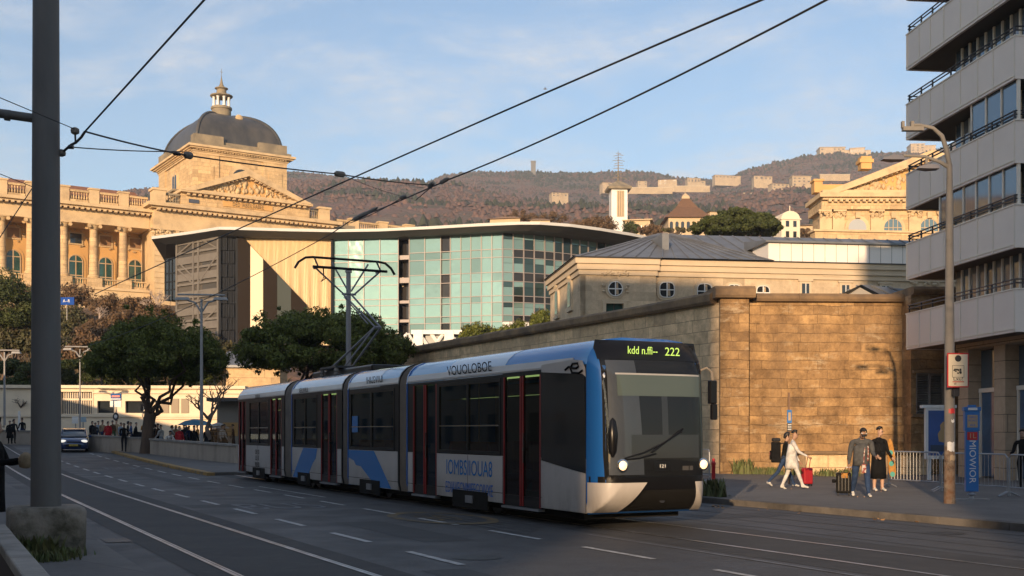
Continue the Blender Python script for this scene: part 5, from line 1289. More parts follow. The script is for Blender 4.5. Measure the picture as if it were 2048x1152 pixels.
def TZ(py, px, lat=0.0):
    y = TY(px, lat); Y = UY*(U0+lat) + UX*(T0+y); return CZ + (HY-py)/F*Y - zg(T0+y)
PROF = [(0.04,.28),(0,.5),(0,2.95),(.03,3.12),(.10,3.25),(.22,3.37),(.42,3.46),(.75,3.5),(1.75,3.5),(2.08,3.46),(2.28,3.37),(2.40,3.25),(2.47,3.12),(2.5,2.95),(2.5,.5),(2.46,.28)]
ZS, ZT = 1.27, 2.95
ym1, ym2, ym3, ym4 = (0.5, TY(815)), (TY(797), TY(697)), (TY(684), TY(584)), (TY(569), TY(476))
def roof_strip(mb, ya, yb, mi=0, prof=None, end=False):
    p = prof or PROF[2:14]; mb.loft([[(x, ya, z) for x, z in p], [(x, yb, z) for x, z in p]], mi, cap=False, closed=False)
def band_polys(y0, y1, zz0, zz1, mb, mi=0, x=-.004): mb.poly([(x, y0, zz0), (x, y0, zz1), (x, y1, zz1), (x, y1, zz0)], mi)
def module(ya, yb, wins, doors, roof, name="carriage"):
    c = MB(); roof_strip(c, ya, yb); cr = c.build(name, M[roof], tram, smooth=40)
    c = MB(); c.box(.02, 2.48, ya, yb, .30, .42); c.box(.3, 2.2, ya, yb, 3.0, 3.05); c.box(2.40, 2.46, ya, yb, .42, 2.95); fl_ = c.build("interior", M["tin"], cr)
    c = MB(); c.box(.7, .8, ya+.3, yb-.3, 2.93, 2.98); c.build("light_strip", M["tube"], cr)
    c = MB(); y = ya + .9
    while y < yb - .7:
        if not any(a-.3 < y < b+.2 for a, b in doors):
            for x in (.15, 1.75): c.box(x, x+.85*.6, y, y+.45, .42, .88); c.box(x, x+.85*.6, y+.4, y+.5, .88, 1.55)
        y += 1.0
    if c.v: c.build("seats", M["seat"], cr)
    c = MB()
    for y in [ya+.5+i*1.5 for i in range(int((yb-ya)/1.5))]: c.tube([(.95, y, .42), (.95, y, 2.98)], .018, 6)
    c.tube([(.95, ya+.3, 2.55), (.95, yb-.3, 2.55)], .015, 6); c.build("grab_pole", M["chrome"], cr)
    c = MB(); c.poly([(2.502, ya, ZS), (2.502, yb, ZS), (2.502, yb, ZT), (2.502, ya, ZT)]); c.build("offside_glazing", M["tblk"], cr)
    c = MB(); c.poly([(2.5, ya, .3), (2.5, yb, .3), (2.5, yb, ZT), (2.5, ya, ZT)]); c.build("offside_panel", M["tw"], cr)
    # near side between the doors
    ed = sorted(doors); cur = ya; segs = []
    for a, b in ed: segs.append((cur, a)); cur = b
    segs.append((cur, yb))
    for a, b in segs:
        if b - a < .05: continue
        c = MB(); c.prism([(.0, .30), (.0, ZS), (.05, ZS), (.05, .30)], "y", a, b); c.build("side_panel", M["tw"], cr)
    for a, b in segs:
        c = MB(); k_ = max(1, round((b-a)/1.6))
        for i in range(k_+1): y = a+.01+(b-a-.02)*i/k_; c.box(-.003, .001, y-.006, y+.006, .31, ZS-.01)
        c.box(-.003, .001, a+.01, b-.01, .50, .512)
        if b-a > .3: c.build("panel_seam", M["tmat"], cr)
    for a, b in segs:      # dark pillars where there is no window
        cuts = [(x0, x1) for x0, x1 in wins if x0 >= a-.01 and x1 <= b+.01]; cur = a
        for x0, x1 in sorted(cuts) + [(b, b)]:
            if x0 - cur > .02: c = MB(); c.box(.0, .05, cur, x0, ZS+.003, ZT+.04); c.build("pillar", M["tblk"], cr)
            cur = x1
    c = MB(); c.prism([(-.003,ZT+.02),(-.003,ZT-.06),(.05,ZT-.06),(.05,ZT+.02)], "y", ya, yb)
    c.build("cant_rail", M["tblk"], cr)
    for a, b in wins:
        f = MB()
        for q in ((a, a+.06), (b-.06, b), ((a+b)/2-.05, (a+b)/2+.05)): f.box(-.012, .04, q[0], q[1], ZS+.02, ZT-.062)
        f.box(-.011, .04, a+.061, b-.061, ZS+.02, ZS+.09); f.box(-.011, .04, a+.061, b-.061, ZT-.14, ZT-.063); wf = f.build("window", M["tblk"], cr)
        f = MB(); zm = ZS + .62
        f.box(-.016, .02, a+.07, b-.07, zm, zm+.025); f.build("sash_bar", M["chrome"], wf)
        f = MB(); f.poly([(.012, a, ZS), (.012, a, ZT-.06), (.012, b, ZT-.06), (.012, b, ZS)]); f.build("pane", M["tglass"], wf)
    for a, b in doors:
        f = MB(); w2 = (b-a)/2; zb, zt = .27, ZT+.1
        f.box(.02, .06, a, b, zt-.12, zt); f.box(.02, .06, a, b, zb, zb+.22)
        for y0 in (a, a+w2-.06, a+w2+.0, b-.06): f.box(.02, .06, y0, y0+.06, zb+.221, zt-.121)
        d_ = f.build("door", M["tblk"], cr)
        f = MB()
        for y0 in (a+.0, a+w2-.075, a+w2+.025, b-.05): f.box(.0, .019, y0, y0+.05, zb+.02, zt-.02)
        f.build("red_edge", M["tred"], d_)
        f = MB(); f.poly([(.035, a, zb+.2), (.035, a, zt-.1), (.035, b, zt-.1), (.035, b, zb+.2)]); f.build("pane", M["tglass"], d_)
        f = MB(); f.tube([(-.02, a+w2-.12, 1.15), (-.02, a+w2-.12, 1.75)], .014, 6); f.box(-.02, .02, a+w2-.11, a+w2-.07, 1.4, 1.46); f.build("handle", M["chrome"], d_)
        f = MB(); f.box(-.04, .1, a, b, .22, .262); f.build("step", M["steel"], d_)
    return cr
D = lambda p0, p1: (TY(p0), TY(p1))
c1 = module(*ym1, [D(1001, 877)], [D(1081, 1006), D(873, 826)], "tbl")
c2 = module(*ym2, [D(789, 701)], [], "tlb")
c3 = module(*ym3, [D(634, 588)], [D(674, 642)], "tsil")
c4 = module(*ym4, [D(538, 499)], [D(563, 541), D(492, 478)], "tsil")
# roof livery patches, a few millimetres proud of the roof skin
def livery(cr, ya, yb, m, grow=.004, skew=0.0, lowz=2.95):
    p = [(x - grow if x < .3 else x, z + grow*(1 if z > 3.1 else .2)) for x, z in PROF[2:9]]
    n = len(p); mb = MB()
    mb.loft([[(x, ya + skew*(i/(n-1)), z) for i, (x, z) in enumerate(p)], [(x, yb + skew*(i/(n-1)), z) for i, (x, z) in enumerate(p)]], 0, cap=False, closed=False)
    return mb.build("livery_patch", M[m], cr, smooth=40)
livery(c1, TY(1005), TY(888), "tsil", skew=-.25)
livery(c1, TY(887), TY(817), "tlb", skew=-.4)
livery(c2, TY(760), TY(700), "tsil", skew=.3)
for cr, (ya, yb) in ((c1, (1.0, ym1[1])), (c2, ym2), (c3, ym3), (c4, ym4)):
    b_ = MB(); b_.prism([(-.006, ZT+.025), (-.006, ZT+.06), (.022, ZT+.185), (.04, ZT+.185), (.04, ZT+.025)], "y", ya, yb); b_.build("cant_band", M["tw"], cr)
def side(body, px, py, h, m, parent, sx=1.0, shear=0.0, x=-.009, tilt=0.0):
    y = TY(px); z = TZ(py, px)
    mt = Matrix.Translation((x, y, z)) @ Matrix.Rotation(R(-90), 4, "Z") @ Matrix.Rotation(R(90)+tilt, 4, "X")
    return text("lettering", body, h, M[m], parent, mt, sx, shear, ext=.001)
side("IOMBSIIOUA8", 937, 938, .48, "tbl", c1, .83)
side("EDIAVECNMIEEGOIVXE", 937, 979, .36, "tmid" if "tmid" in M else "blue", c1, .66)
side("VOUOLOBOE", 938, 739, .30, "tmat", c1, 1.25, .12, x=-.022, tilt=R(8))
side("IHIUSVIIUI", 750, 761, .26, "tmat", c2, 1.1, .1, x=-.02, tilt=R(8))
side("AEIUIVIIUI", 608, 782, .22, "tmat", c3, 1.0, x=-.02, tilt=R(8)); side("IVIUIIUI", 516, 794, .2, "tmat", c4, 1.0, x=-.02, tilt=R(8))
for py, s_ in ((905, "OEI  EO"), (917, "LEL  EE"), (930, "VIUI EIO")): side(s_, 515, py, .24, "tmat", c4, .7)
def sidepoly(pts, m, parent, x=-.005, name="stripe"):
    mb = MB(); mb.poly([(x, TY(p), TZ(q, p)) for p, q in pts][::-1]); return mb.build(name, M[m], parent)
def zpoly(pts, m, parent, x=-.005, name="stripe"):
    mb = MB(); mb.poly([(x, TY(p), z) for p, z in pts][::-1]); return mb.build(name, M[m], parent)
zpoly([(695,1.26),(748,1.26),(754,1.1),(783,.31),(752,.31),(738,.55),(722,.82),(712,.85),(708,.97),(697,1.05)], "tbl", c2)
zpoly([(607,1.26),(635,1.26),(632,.95),(626,.8),(619,.5),(617,.31),(586,.31),(596,.8)], "tbl", c3)
c = MB(); c.box(-.014, -.006, TY(716), TY(705), 1.75, 2.2); c.build("window_notice", M["tbl"], c2)
# bellows and blue end hoops
for (a, b) in ((ym1[1], ym2[0]), (ym2[1], ym3[0]), (ym3[1], ym4[0])):
    mb = MB(); n = 7; rings = []
    for i in range(n*2+1):
        y = a + .04 + (b-a-.08)*i/(n*2); g = .0 if i % 2 == 0 else .07
        rings.append([(1.25+(x-1.25)*(1-g/1.25), y, (z-g*.8 if z > 3 else z)) for x, z in PROF])
    mb.loft(rings); mb.build("bellows", M["tgrey"], tram, smooth=20)
    for y0, y1 in ((a-.02, a+.05), (b-.05, b+.02)):
        mb = MB(); mb.loft([[(1.25+(x-1.25)*1.012, y, z+(.016 if z > 3 else 0)) for x, z in PROF] for y in (y0, y1)]); mb.build("end_hoop", M["tb"] if y0 < a else M["tblk"], tram)
# underframe and bogies
mb = MB(); mb.box(.2, 2.3, .9, ym4[1]-.4, .16, .299); mb.build("underframe", M["tmat"], tram)
for px0, px1 in ((976, 906), (760, 720), (620, 596), (530, 506)):
    y0, y1 = TY(px0), TY(px1); mb = MB(); mb.box(-.012, .03, y0, y1, .1, .48); bg_ = mb.build("bogie_cover", M["tmat"], tram)
    for y in (y0+.35, y1-.35):
        for x in (.45, 1.9): mb = MB(); mb.lathe([(.0,-.06),(.3,-.06),(.3,.06),(.0,.06)], (0,0,0), 18); mb.v = [(x+v[2], y+v[0], .305+v[1]) for v in mb.v]; mb.build("wheel", M["dark"], bg_)
    mb = MB(); ymid = (y0+y1)/2; mb.box(-.05, -.013, ymid-.2, ymid+.15, .22, .38); mb.build("axle_box", M["steel"], bg_)
# nose -------------------------------------------------------------------
CXN, CZN = 1.25, 1.9
def gauge(x, z):
    dx, dz = x-CXN, z-CZN
    if hypot(dx, dz) < 1e-6: return 0.0
    best = 1e9; P_ = PROF + [PROF[0]]
    for (a, b), (c, d) in zip(P_, P_[1:]):
        ex, ez = c-a, d-b; den_ = dx*ez - dz*ex
        if abs(den_) < 1e-9: continue
        t = ((a-CXN)*ez - (b-CZN)*ex)/den_; s = ((a-CXN)*dz - (b-CZN)*dx)/den_
        if t > 1e-9 and -1e-6 <= s <= 1+1e-6: best = min(best, t)
    return 1/best
def ny(x, z, off=0.0):
    g = min(1.0, gauge(x, z)); k = g**7
    return .5*k + (1-k)*(.03*max(0, z-1.0)**2) - off
mb = MB(); rings = []
dens = []
for (a, b), (c, d) in zip(PROF, PROF[1:]+PROF[:1]):
    n = max(1, int(hypot(c-a, d-b)/.22))
    dens += [(a+(c-a)*i/n, b+(d-b)*i/n) for i in range(n)]
for g in (1, .985, .965, .94, .9, .84, .75, .6, .4, .15):
    rings.append([(CXN+(x-CXN)*g, ny(CXN+(x-CXN)*g, CZN+(z-CZN)*g), CZN+(z-CZN)*g) for x, z in dens])
mb.loft(rings, 0, cap=False); mb.add(rings[-1], [range(len(dens))]); recalc(mb.build("nose", M["tb"], tram, smooth=180)); nose = bpy.context.scene.objects["nose"]
def patch(name, xl, xr, z0, z1, off, m, parent=None, nx=22, nz=18):
    mb = MB(); vs = []
    for j in range(nz+1):
        z = z0 + (z1-z0)*j/nz
        a, b = (xl(z) if callable(xl) else xl), (xr(z) if callable(xr) else xr)
        for i in range(nx+1):
            x = a + (b-a)*i/nx
            vs.append((x, ny(x, z, off), z))
    mb.add(vs, [(j*(nx+1)+i, j*(nx+1)+i+1, (j+1)*(nx+1)+i+1, (j+1)*(nx+1)+i) for j in range(nz) for i in range(nx)])
    return mb.build(name, M[m], parent or nose, smooth=180)
scr = patch("windscreen_surround", lambda z: .16 + .05*max(0, 1.4-z), lambda z: 2.36-.04*max(0, 1.4-z), .92, 3.42, .006, "tmat")
patch("destination_box", lambda z: .13+.25*max(0, z-3.3), lambda z: 2.38-.25*max(0, z-3.3), 3.08, 3.44, .022, "tblk")
patch("sun_blind", .40, 2.22, 2.42, 2.80, .011, "blind" if "blind" in M else "tin", scr)
M["blind"] = mat("pale_blind_fabric", (0.12, 0.16, 0.145), 0.8)
bpy.context.scene.objects["sun_blind"].data.materials[0] = M["blind"]
M["cabgrey"] = mat("cab_lining_painted_light", (0.075, 0.09, 0.115), .6, (0.055, 0.068, 0.088), .8)
M["dash"] = mat("grey_dashboard", (0.035, 0.038, 0.042), 0.5)
patch("cab_light_patch", .24, lambda z: .92-.12*(z-1.0)/2, 1.0, 3.06, .0085, "cabgrey", scr)  # lining patch kept pale to stand in for light in the screen's left
patch("dashboard", .65, 2.15, 1.30, 1.72, .009, "dash", scr)
patch("cab_partition", 1.32, 1.45, 1.72, 2.42, .008, "dash", scr, 2); patch("cab_frame", 2.22, 2.32, 1.2, 2.85, .01, "blind", scr, 2); patch("blind_rod", .38, 2.24, 2.80, 2.83, .013, "white", scr)
patch("windscreen", .17, 2.355, .95, 3.075, .020, "tscreen")
patch("lower_valance", lambda z: .02, lambda z: 2.48, .32, .97, .008, "tblk")
patch("bumper_corner", .005, lambda z: .62+.34*(z-.32)/.5, .31, .86, .02, "tw"); patch("bumper_corner", lambda z: 2.2-.15*(z-.32)/.5, 2.495, .31, .86, .02, "tw")
# slanted top of the left corner
patch("coupler_cover", lambda z: .70+.26*(z-.34)/.4, lambda z: 2.14-.1*(z-.34)/.4, .345, .72, .03, "tmat")
mb = MB(); x = 1.4; y = ny(x, .5, .035); mb.lathe([(.0,0),(.06,0),(.06,.01),(0,.01)], (0,0,0), 12); mb.v = [(x+v[0], y-v[2], .52+v[1]*.8) for v in mb.v]; mb.build("badge", M["dark"], nose)
for x in (.44, 2.27):
    z = 1.17; y = ny(x, z, .02); mb = MB(); mb.lathe([(.115,.0),(.12,.03),(.095,.045),(.0,.045)], (0,0,0), 20); mb.v = [(x+v[0], y-v[2], z+v[1]) for v in mb.v]; h_ = mb.build("headlight", M["chrome"], nose, smooth=40)
    mb = MB(); mb.lathe([(.085,.046),(.07,.07),(.0,.085)], (0,0,0), 18); mb.v = [(x+v[0], y-v[2], z+v[1]) for v in mb.v]; mb.build("lens", M["hl"], h_, smooth=60)
pw = [(.48,1.30),(.9,1.40),(1.3,1.56),(1.72,1.78)]
mb = MB(); mb.tube([(x, ny(x, z, .04), z) for x, z in pw], .013, 6); mb.tube([(x, ny(x, z, .03), z) for x, z in ((.45,1.27),(.8,1.30),(1.15,1.38))], .016, 6); mb.tube([(x, ny(x, z, .035), z) for x, z in ((1.05,1.40),(1.3,1.55),(1.75,1.83))], .016, 5); mb.build("wiper", M["tblk"], nose)
mb = MB(); mb.lathe([(.02,-.3),(.07,-.2),(.09,.1),(.05,.35),(.01,.4)], (.28, ny(.28,1.6,.04), 1.62), 10); mb.build("door_mirror", M["tblk"], nose, smooth=60)
text("destination_text", "222", .215, M["led"], nose, upright(1.62, ny(1.6, 3.1, .045), 3.235), sx=1.05)
text("destination_text", "kdd n.ffi--", .20, M["led"], nose, upright(.97, ny(.99, 3.1, .045), 3.24), sx=.85)
text("fleet_number", "121", .09, M["white"], nose, upright(1.30, ny(1.3, 1.12, .03), 1.15), sx=1.2)
patch("number_frame", 1.12, 1.46, 1.06, 1.24, .0215, "tblk", nose, 4); 
for xa, xb in ((1.74, 1.88), (1.9, 1.98)): patch("sticker", xa, xb, 1.07, 1.15, .023, "tin", nose, 2, 2)
arm = empty("mirror_arm", (0, 0, 0)); bpy.data.objects.remove(arm)
mb = MB(); mb.box(2.50, 2.66, .16, .26, 2.30, 2.74); mb.box(2.55, 2.68, .17, .25, 2.0, 2.299); mr = mb.build("wing_mirror", M["tblk"], tram); bevel(mr, .02)
mb = MB(); mb.tube([(2.40, .40, 2.92), (2.50, .28, 2.98), (2.58, .23, 2.9), (2.59, .21, 2.73)], .022, 6); mb.build("mirror_stalk", M["tgrey"], mr)
# cab side: dark glazing, white flank and its swirl
ya = TY(1083)
c = MB(); c.poly([(-.007, ya, 1.22), (-.007, ya, 2.93), (-.007, .55, 2.80), (-.007, .5, 1.02), (-.007, .9, 1.06)][::-1]); c.build("cab_glass", M["gloss"], c1)
c = MB(); c.poly([(-.010, ya-.02, .31), (-.010, ya-.02, 1.21), (-.010, .95, 1.05), (-.010, .5, 1.0), (-.010, .5, .31)][::-1]); c.build("cab_flank", M["tw"], c1)
c = MB(); c.poly([(-.011, ya, 2.92), (-.011, ya, 3.06), (-.011, .95, 3.1), (-.011, .62, 3.06), (-.011, .52, 2.92), (-.011, .5, 2.76), (-.011, .62, 2.82)][::-1]); c.build("cab_band", M["tw"], c1)
sw = [(.62,2.86),(.75,2.82),(1.0,2.84),(1.06,2.92),(.98,3.0),(.8,3.0),(.76,2.94),(.85,2.91),(.98,2.92),(1.12,2.95),(1.25,2.9)]
c = MB(); c.tube([(-.02, y-.02, z+.02) for y, z in sw], .022, 6); c.build("swirl_mark", M["tmat"], c1)
# interior red glow lamp and cab fittings
c = MB(); c.box(.5, .6, 1.55, 1.75, 1.72, 1.80); c.build("cab_lamp", mat("red_cab_lamp", (.3,.02,.02), .4, emit=((1,.08,.03), 1.2)), c1)
# rear end cap
mb = MB(); mb.poly([(x, ym4[1], z) for x, z in PROF]); mb.build("rear_end", M["tblk"], tram)
# roof equipment and pantograph
yp = TY(697, 1.25)
for px0, px1, h in ((760, 690, .2), (690, 640, .22)):
    mb = MB(); a, b = TY(px0, 1.0), TY(px1, 1.0); mb.box(.75, 1.9, a, b, 3.5, 3.5+h); o = bevel(mb.build("roof_box", M["tblk"], tram), .05)
zh = TZ(523, 695, 1.25)
pg = MB(); pg.box(.6, 1.9, yp-.7, yp+.9, 3.74, 3.8); pan = pg.build("pantograph", M["dark"], tram)
for x in (.65, 1.85):
    for y in (yp-.6, yp+.8): 
        mb = MB(); mb.lathe([(.05,0),(.09,.05),(.05,.1),(.09,.15),(.05,.24)], (x, y, 3.5), 8); mb.build("insulator", M["tgrey"], pan)
zk = 3.8 + (zh-3.8)*.36; zm = 3.8 + (zh-3.8)*.68
M["pgrey"] = mat("pantograph_grey", (0.21, 0.20, 0.205), 0.45, metal=0.4)
mb = MB()
for dx in (-.35, .30): mb.tube([(1.25+dx, yp+.6, 3.8), (1.9+dx*.3, yp-.9, zk)], .035, 6)
mb.tube([(1.0, yp-.4, 3.8), (1.75, yp-1.0, zk-.02)], .028, 6); mb.tube([(1.9-.35*.3, yp-.9, zk), (1.9+.3*.3, yp-.9, zk)], .05, 6); mb.build("lower_arm", M["pgrey"], pan)
mb = MB()
for dx in (-.1, .08): mb.tube([(1.9+dx, yp-.9, zk), (1.18+dx*1.5, yp-.1, zm)], .03, 6)
mb.tube([(1.6, yp-.8, zk+.1), (1.05, yp-.15, zm-.1)], .02, 6); mb.tube([(1.0, yp-.1, zm), (1.45, yp-.1, zm)], .035, 6)
mb.tube([(1.05, yp-.1, zm), (.15, yp, zh-.28)], .028, 6); mb.tube([(1.4, yp-.1, zm), (2.3, yp, zh-.28)], .03, 6)
mb.tube([(1.2, yp-.1, zm+.1), (.75, yp+.15, zh-.08)], .028, 6); mb.tube([(1.3, yp-.1, zm+.1), (1.95, yp+.15, zh-.06)], .028, 6); mb.build("upper_arm", M["pgrey"], pan)
mb = MB()
for dy, dz in ((-.22, -.3), (.22, 0)):
    if dz: mb.tube([(.02, yp+dy, zh+dz), (2.45, yp+dy, zh+dz)], .045, 6)
    else: mb.tube([(-.42, yp+dy, zh-.32), (-.3, yp+dy, zh-.12), (-.08, yp+dy, zh+.03), (.15, yp+dy, zh+.06), (2.3, yp+dy, zh+.06), (2.55, yp+dy, zh+.03), (2.75, yp+dy, zh-.12), (2.88, yp+dy, zh-.32)], .04, 6)
for x in (.2, 2.25): mb.box(x-.03, x+.03, yp-.22, yp+.22, zh-.32, zh-.26); mb.tube([(x, yp-.2, zh-.3), (x, yp+.2, zh+.05)], .03, 6)
mb.tube([(.35, yp-.22, zh-.3), (.38, yp-.22, zh-.6), (.28, yp-.22, zh-.75), (.45, yp-.22, zh-.62)], .02, 5)
mb.build("collector_head", M["tblk"], pan)

# ------------------------------------------------------------------ blue car
def make_car(loc, rz, label):
    r = empty("parked_car", loc, rz, label, "car"); r.name = "blue_car"
    paint = mat("car_blue", (0.012, 0.035, 0.12), 0.2, coat=0.8)
    def rr(hw, z0, z1, y, rd=.12):
        return [(-hw+rd*.3, y, z0), (hw-rd*.3, y, z0), (hw, y, z0+rd), (hw, y, (z0+z1)/2), (hw-rd*.4, y, z1-rd*.6), (hw-rd*1.6, y, z1), (-hw+rd*1.6, y, z1), (-hw+rd*.4, y, z1-rd*.6), (-hw, y, (z0+z1)/2), (-hw, y, z0+rd)]
    mb = MB(); mb.loft([rr(.62,.32,.62,0), rr(.80,.22,.74,.12), rr(.86,.2,.86,.5), rr(.88,.2,.98,1.15), rr(.88,.2,1.0,2.4), rr(.87,.22,1.02,3.4), rr(.82,.25,.98,3.9), rr(.7,.32,.8,4.05)]); body = mb.build("body", paint, r, smooth=50)
    mb = MB(); mb.loft([rr(.78,.95,1.0,.95,.02), rr(.70,.97,1.42,1.75,.1), rr(.69,.97,1.5,2.4,.1), rr(.68,.97,1.46,3.3,.1), rr(.72,.97,1.02,3.85,.02)]); mb.build("cabin_glass", M["pane_dark"], r, smooth=40)
    mb = MB(); mb.loft([rr(.66,1.40,1.44,1.72,.02), rr(.66,1.44,1.525,2.4,.02), rr(.64,1.42,1.48,3.3,.02)]); mb.build("roof", paint, r, smooth=40)
    mb = MB()
    for s in (-1, 1): mb.tube([(s*.77,.98,.99),(s*.69,1.76,1.42)], .035, 6); mb.tube([(s*.75,2.5,1.0),(s*.68,2.5,1.46)], .03, 6)
    mb.build("window_pillar", paint, r)
    for s in (-1, 1):
        mb = MB(); mb.lathe([(.02,-.04),(.17,-.02),(.19,.0),(.12,.06),(.0,.07)], (0,0,0), 12); mb.v = [(s*.62+v[0]*1.1, .10-v[2]+abs(v[0]*s)*.1, .70+v[1]*.5) for v in mb.v]; mb.build("headlight", mat("car_headlight", (.5,.5,.48), .1, emit=((1,.95,.85), .6)), r, smooth=60)
        mb = MB(); mb.box(s*.9, s*1.05, 1.25, 1.35, .95, 1.08); mb.build("wing_mirror", paint, r)
    mb = MB(); mb.box(-.45, .45, -.03, .1, .34, .5); mb.box(-.4, .4, .0, .12, .60, .68); mb.build("grille", M["tblk"], r)
    mb = MB(); mb.box(-.26, .26, -.05, -.031, .40, .51); pl_ = mb.build("number_plate", mat("yellow_plate", (.5,.36,.05), .4), r)
    text("plate_text", "S 1812", .1, M["black"], pl_, upright(0, -.055, .455), sx=.9)
    for s in (-1, 1):
        for y in (.75, 3.2):
            mb = MB(); mb.lathe([(.0,-.1),(.30,-.1),(.31,0),(.30,.1),(.0,.1)], (0,0,0), 18); mb.v = [(s*.78+v[2], y+v[0], .31+v[1]) for v in mb.v]; w_ = mb.build("wheel", M["black"], r, smooth=40)
            mb = MB(); mb.lathe([(.0,0),(.19,0),(.2,.02),(0,.03)], (0,0,0), 12); mb.v = [(s*(.88+v[2]), y+v[0], .31+v[1]) for v in mb.v]; mb.build("rim", M["steel"], w_)
    return r
cp = gnd(147, 905); make_car(cp, R(20), "small dark blue car driving towards the viewer, partly behind the concrete pole")

# ------------------------------------------------------------------ poles, lamps, wires
bp = gnd(92, 1118); bp.z = .1
pole = empty("tram_pole", bp, 0, "thick grey concrete tram pole on a mossy concrete block", "pole")
s_ = bp.y / F
def zl(py): return CZ + (HY-py)*s_ - bp.z
M["polec"] = mat("painted_pole", (0.135, 0.131, 0.127), 0.6, (0.10, 0.098, 0.096), 2.0, stretch=(1,1,.25), bump=0.15, bsc=30, dirt=((0.05, 0.05, 0.05), 2.2, 0.6, 0.74))
mb = MB(); mb.lathe([(29*s_, .5), (28.5*s_, zl(900)), (25*s_, zl(0)), (24.6*s_, zl(-300))], (0,0,0), 28); mb.build("pole", M["polec"], pole, smooth=40)
M["mossc"] = mat("mossy_concrete", (0.27, 0.235, 0.195), 0.9, (0.17, 0.15, 0.12), 3, bump=1.0, bsc=9, dirt=((0.06, 0.055, 0.035), 2.4, 0.45, 0.65))
hw = 69*s_
mb = MB(); ht = zl(1012); rings = []
def rb(h, r, z, n=8):
    out = []
    for cx, cy, a0 in ((h-r, h-r, 0), (-h+r, h-r, 90), (-h+r, -h+r, 180), (h-r, -h+r, 270)):
        for i in range(n+1): a = R(a0+90*i/n); out.append((cx+r*cos(a), cy+r*sin(a), z))
    return out
for h, r, z in ((hw*.96,.1,-.2),(hw,.12,.1),(hw*1.02,.14,ht*.6),(hw*1.03,.16,ht-.06),(hw*.98,.16,ht-.015),(hw*.9,.14,ht)): rings.append(rb(h, r, z))
mb.loft(rings); o = mb.build("base_block", M["mossc"], pole, smooth=50); o.rotation_euler.z = R(27)
mb = MB(); mb.tube([(-.1, 0, zl(238)), (-1.2, -.35, zl(226))], .062, 10); mb.tube([(-.45,-.1,zl(235.3)),(-.52,-.12,zl(234.5))], .075, 10); mb.build("bracket_arm", M["polec"], pole, smooth=40)
A = P(123, 306, 16.0); B = P(150, 262, 15.9); Cc = P(170, 263, 15.9); E_ = P(376, 311, 18.7); G = P(677, 348, 23); H_ = P(862, 370, 26.6)
def rel(p): return p - bp
mb = MB(); mb.tube([rel(A)-Vector((.1,0,0)), rel(A), rel(P(142, 290, 15.9)), rel(P(152, 285, 15.9)), rel(P(163, 274, 15.9)), rel(Cc)], .018, 6); mb.tube([rel(P(151, 285, 15.9)), rel(B)], .014, 6); mb.tube([rel(P(137,294,15.9)), rel(P(147,294,15.9))], .03, 6); mb.build("span_bracket", M["dark"], pole)
for p in (A, B):
    mb = MB(); mb.lathe([(.02,-.05),(.055,-.03),(.06,0),(.055,.03),(.02,.05)], rel(p), 10); mb.build("insulator", M["tgrey"], pole, smooth=40)
def wire(name, pts, r, label, beads=(), group=None):
    b0 = pts[0]; o = empty(name, b0, 0, label, "wire", group)
    mb = MB(); mb.tube([p-b0 for p in pts], r, 6); mb.build("cable", M["black"], o)
    for p, q, rr in beads: 
        mb = MB(); d = (q-p); mb.tube([p-b0, p-b0+d*.2, p-b0+d*.8, q-b0], [rr*.4, rr, rr, rr*.4], 8); mb.build("insulator", M["tblk"] if rr < .05 else M["tgrey"], o)
    return o
def sag(p, q, s=.15, n=10): return [p.lerp(q, i/n) - Vector((0, 0, s*4*(i/n)*(1-i/n))) for i in range(n+1)]
wire("span_wire", sag(Cc, E_, .02) + sag(E_, G, .02)[1:] + sag(G, H_, .03)[1:], .013, "black span wire with insulators from the pole to the tram wire", [(E_-(E_-Cc)*.035, E_+(G-E_)*.02, .06), (G-(G-E_)*.03, G+(H_-G)*.06, .06), (P(345,306,18.3), P(362,309,18.5), .03)])
wire("span_wire", sag(P(140, 294, 15.9), P(365, 303, 18.5), .02), .009, "thin black span wire just below the main span wire at the pole")
wire("guy_wire", [Cc, P(440, -35, 12.5), Cc.lerp(P(440, -35, 12.5), 6.0)], .013, "black wire rising steeply right from the pole bracket")
w2a, w2b, w2c = P(1700, -25, 14.6), P(890, 362, 26), P(700, 442, 34.5)
wire("contact_wire", [w2b.lerp(w2a, 3.2)] + sag(w2a, w2b, .12) + sag(w2b, w2c, .02)[1:] + sag(w2c, P(640, 480, 38), .02)[1:], .016, "right-hand overhead tram wire with black section insulators",
     [(P(705,440,34.3), P(738,424,32.6), .07), (P(730,428,33), P(755,415,31.6), .05), (P(880,366,26.3), P(897,357,25.7), .05), (P(858,375,26.9), P(866,366,26.4), .06), (P(800,396,29.4), P(812,392,28.9), .05)])
wire("contact_wire", sag(P(833, 399, 28.5), P(865, 372, 26.5), .0, 4), .012, "short jumper wire hanging below the section insulator")
wire("contact_wire", sag(P(700, 446, 34.5), P(800, 398, 29.4), .05, 6), .012, "second strand beside the section insulators")
wire("contact_wire", [P(700, 365, 24.0).lerp(P(1570, -20, 14.8), 4.0)] + [P(1570-1380*k, -20+608*(k+.055*(4*k*(1-k))*.0)+22*(4*k*(1-k))*(-.25), 1/((1-k)/14.8+k/45)) for k in [i/24 for i in range(25)]], .016, "left-hand overhead tram wire crossing the whole sky")
wire("span_wire", sag(P(690, 352, 24), P(828, 398, 28.6), .05), .006, "thin wire dropping from the insulator to the right-hand tram wire")
wire("contact_wire", sag(P(640, 480, 38), P(180, 690, 62), .3), .014, "far end of the right-hand tram wire running down over the pines")
wire("guy_wire", sag(P(-20, 187, 14), P(149, 258, 15.8), .0, 4), .006, "thin wire reaching the pole bracket from the left edge")
wire("guy_wire", sag(P(-20, 340, 30), P(66, 374, 32), .0, 3), .01, "thin wire beside the palace balustrade, left of the pole")
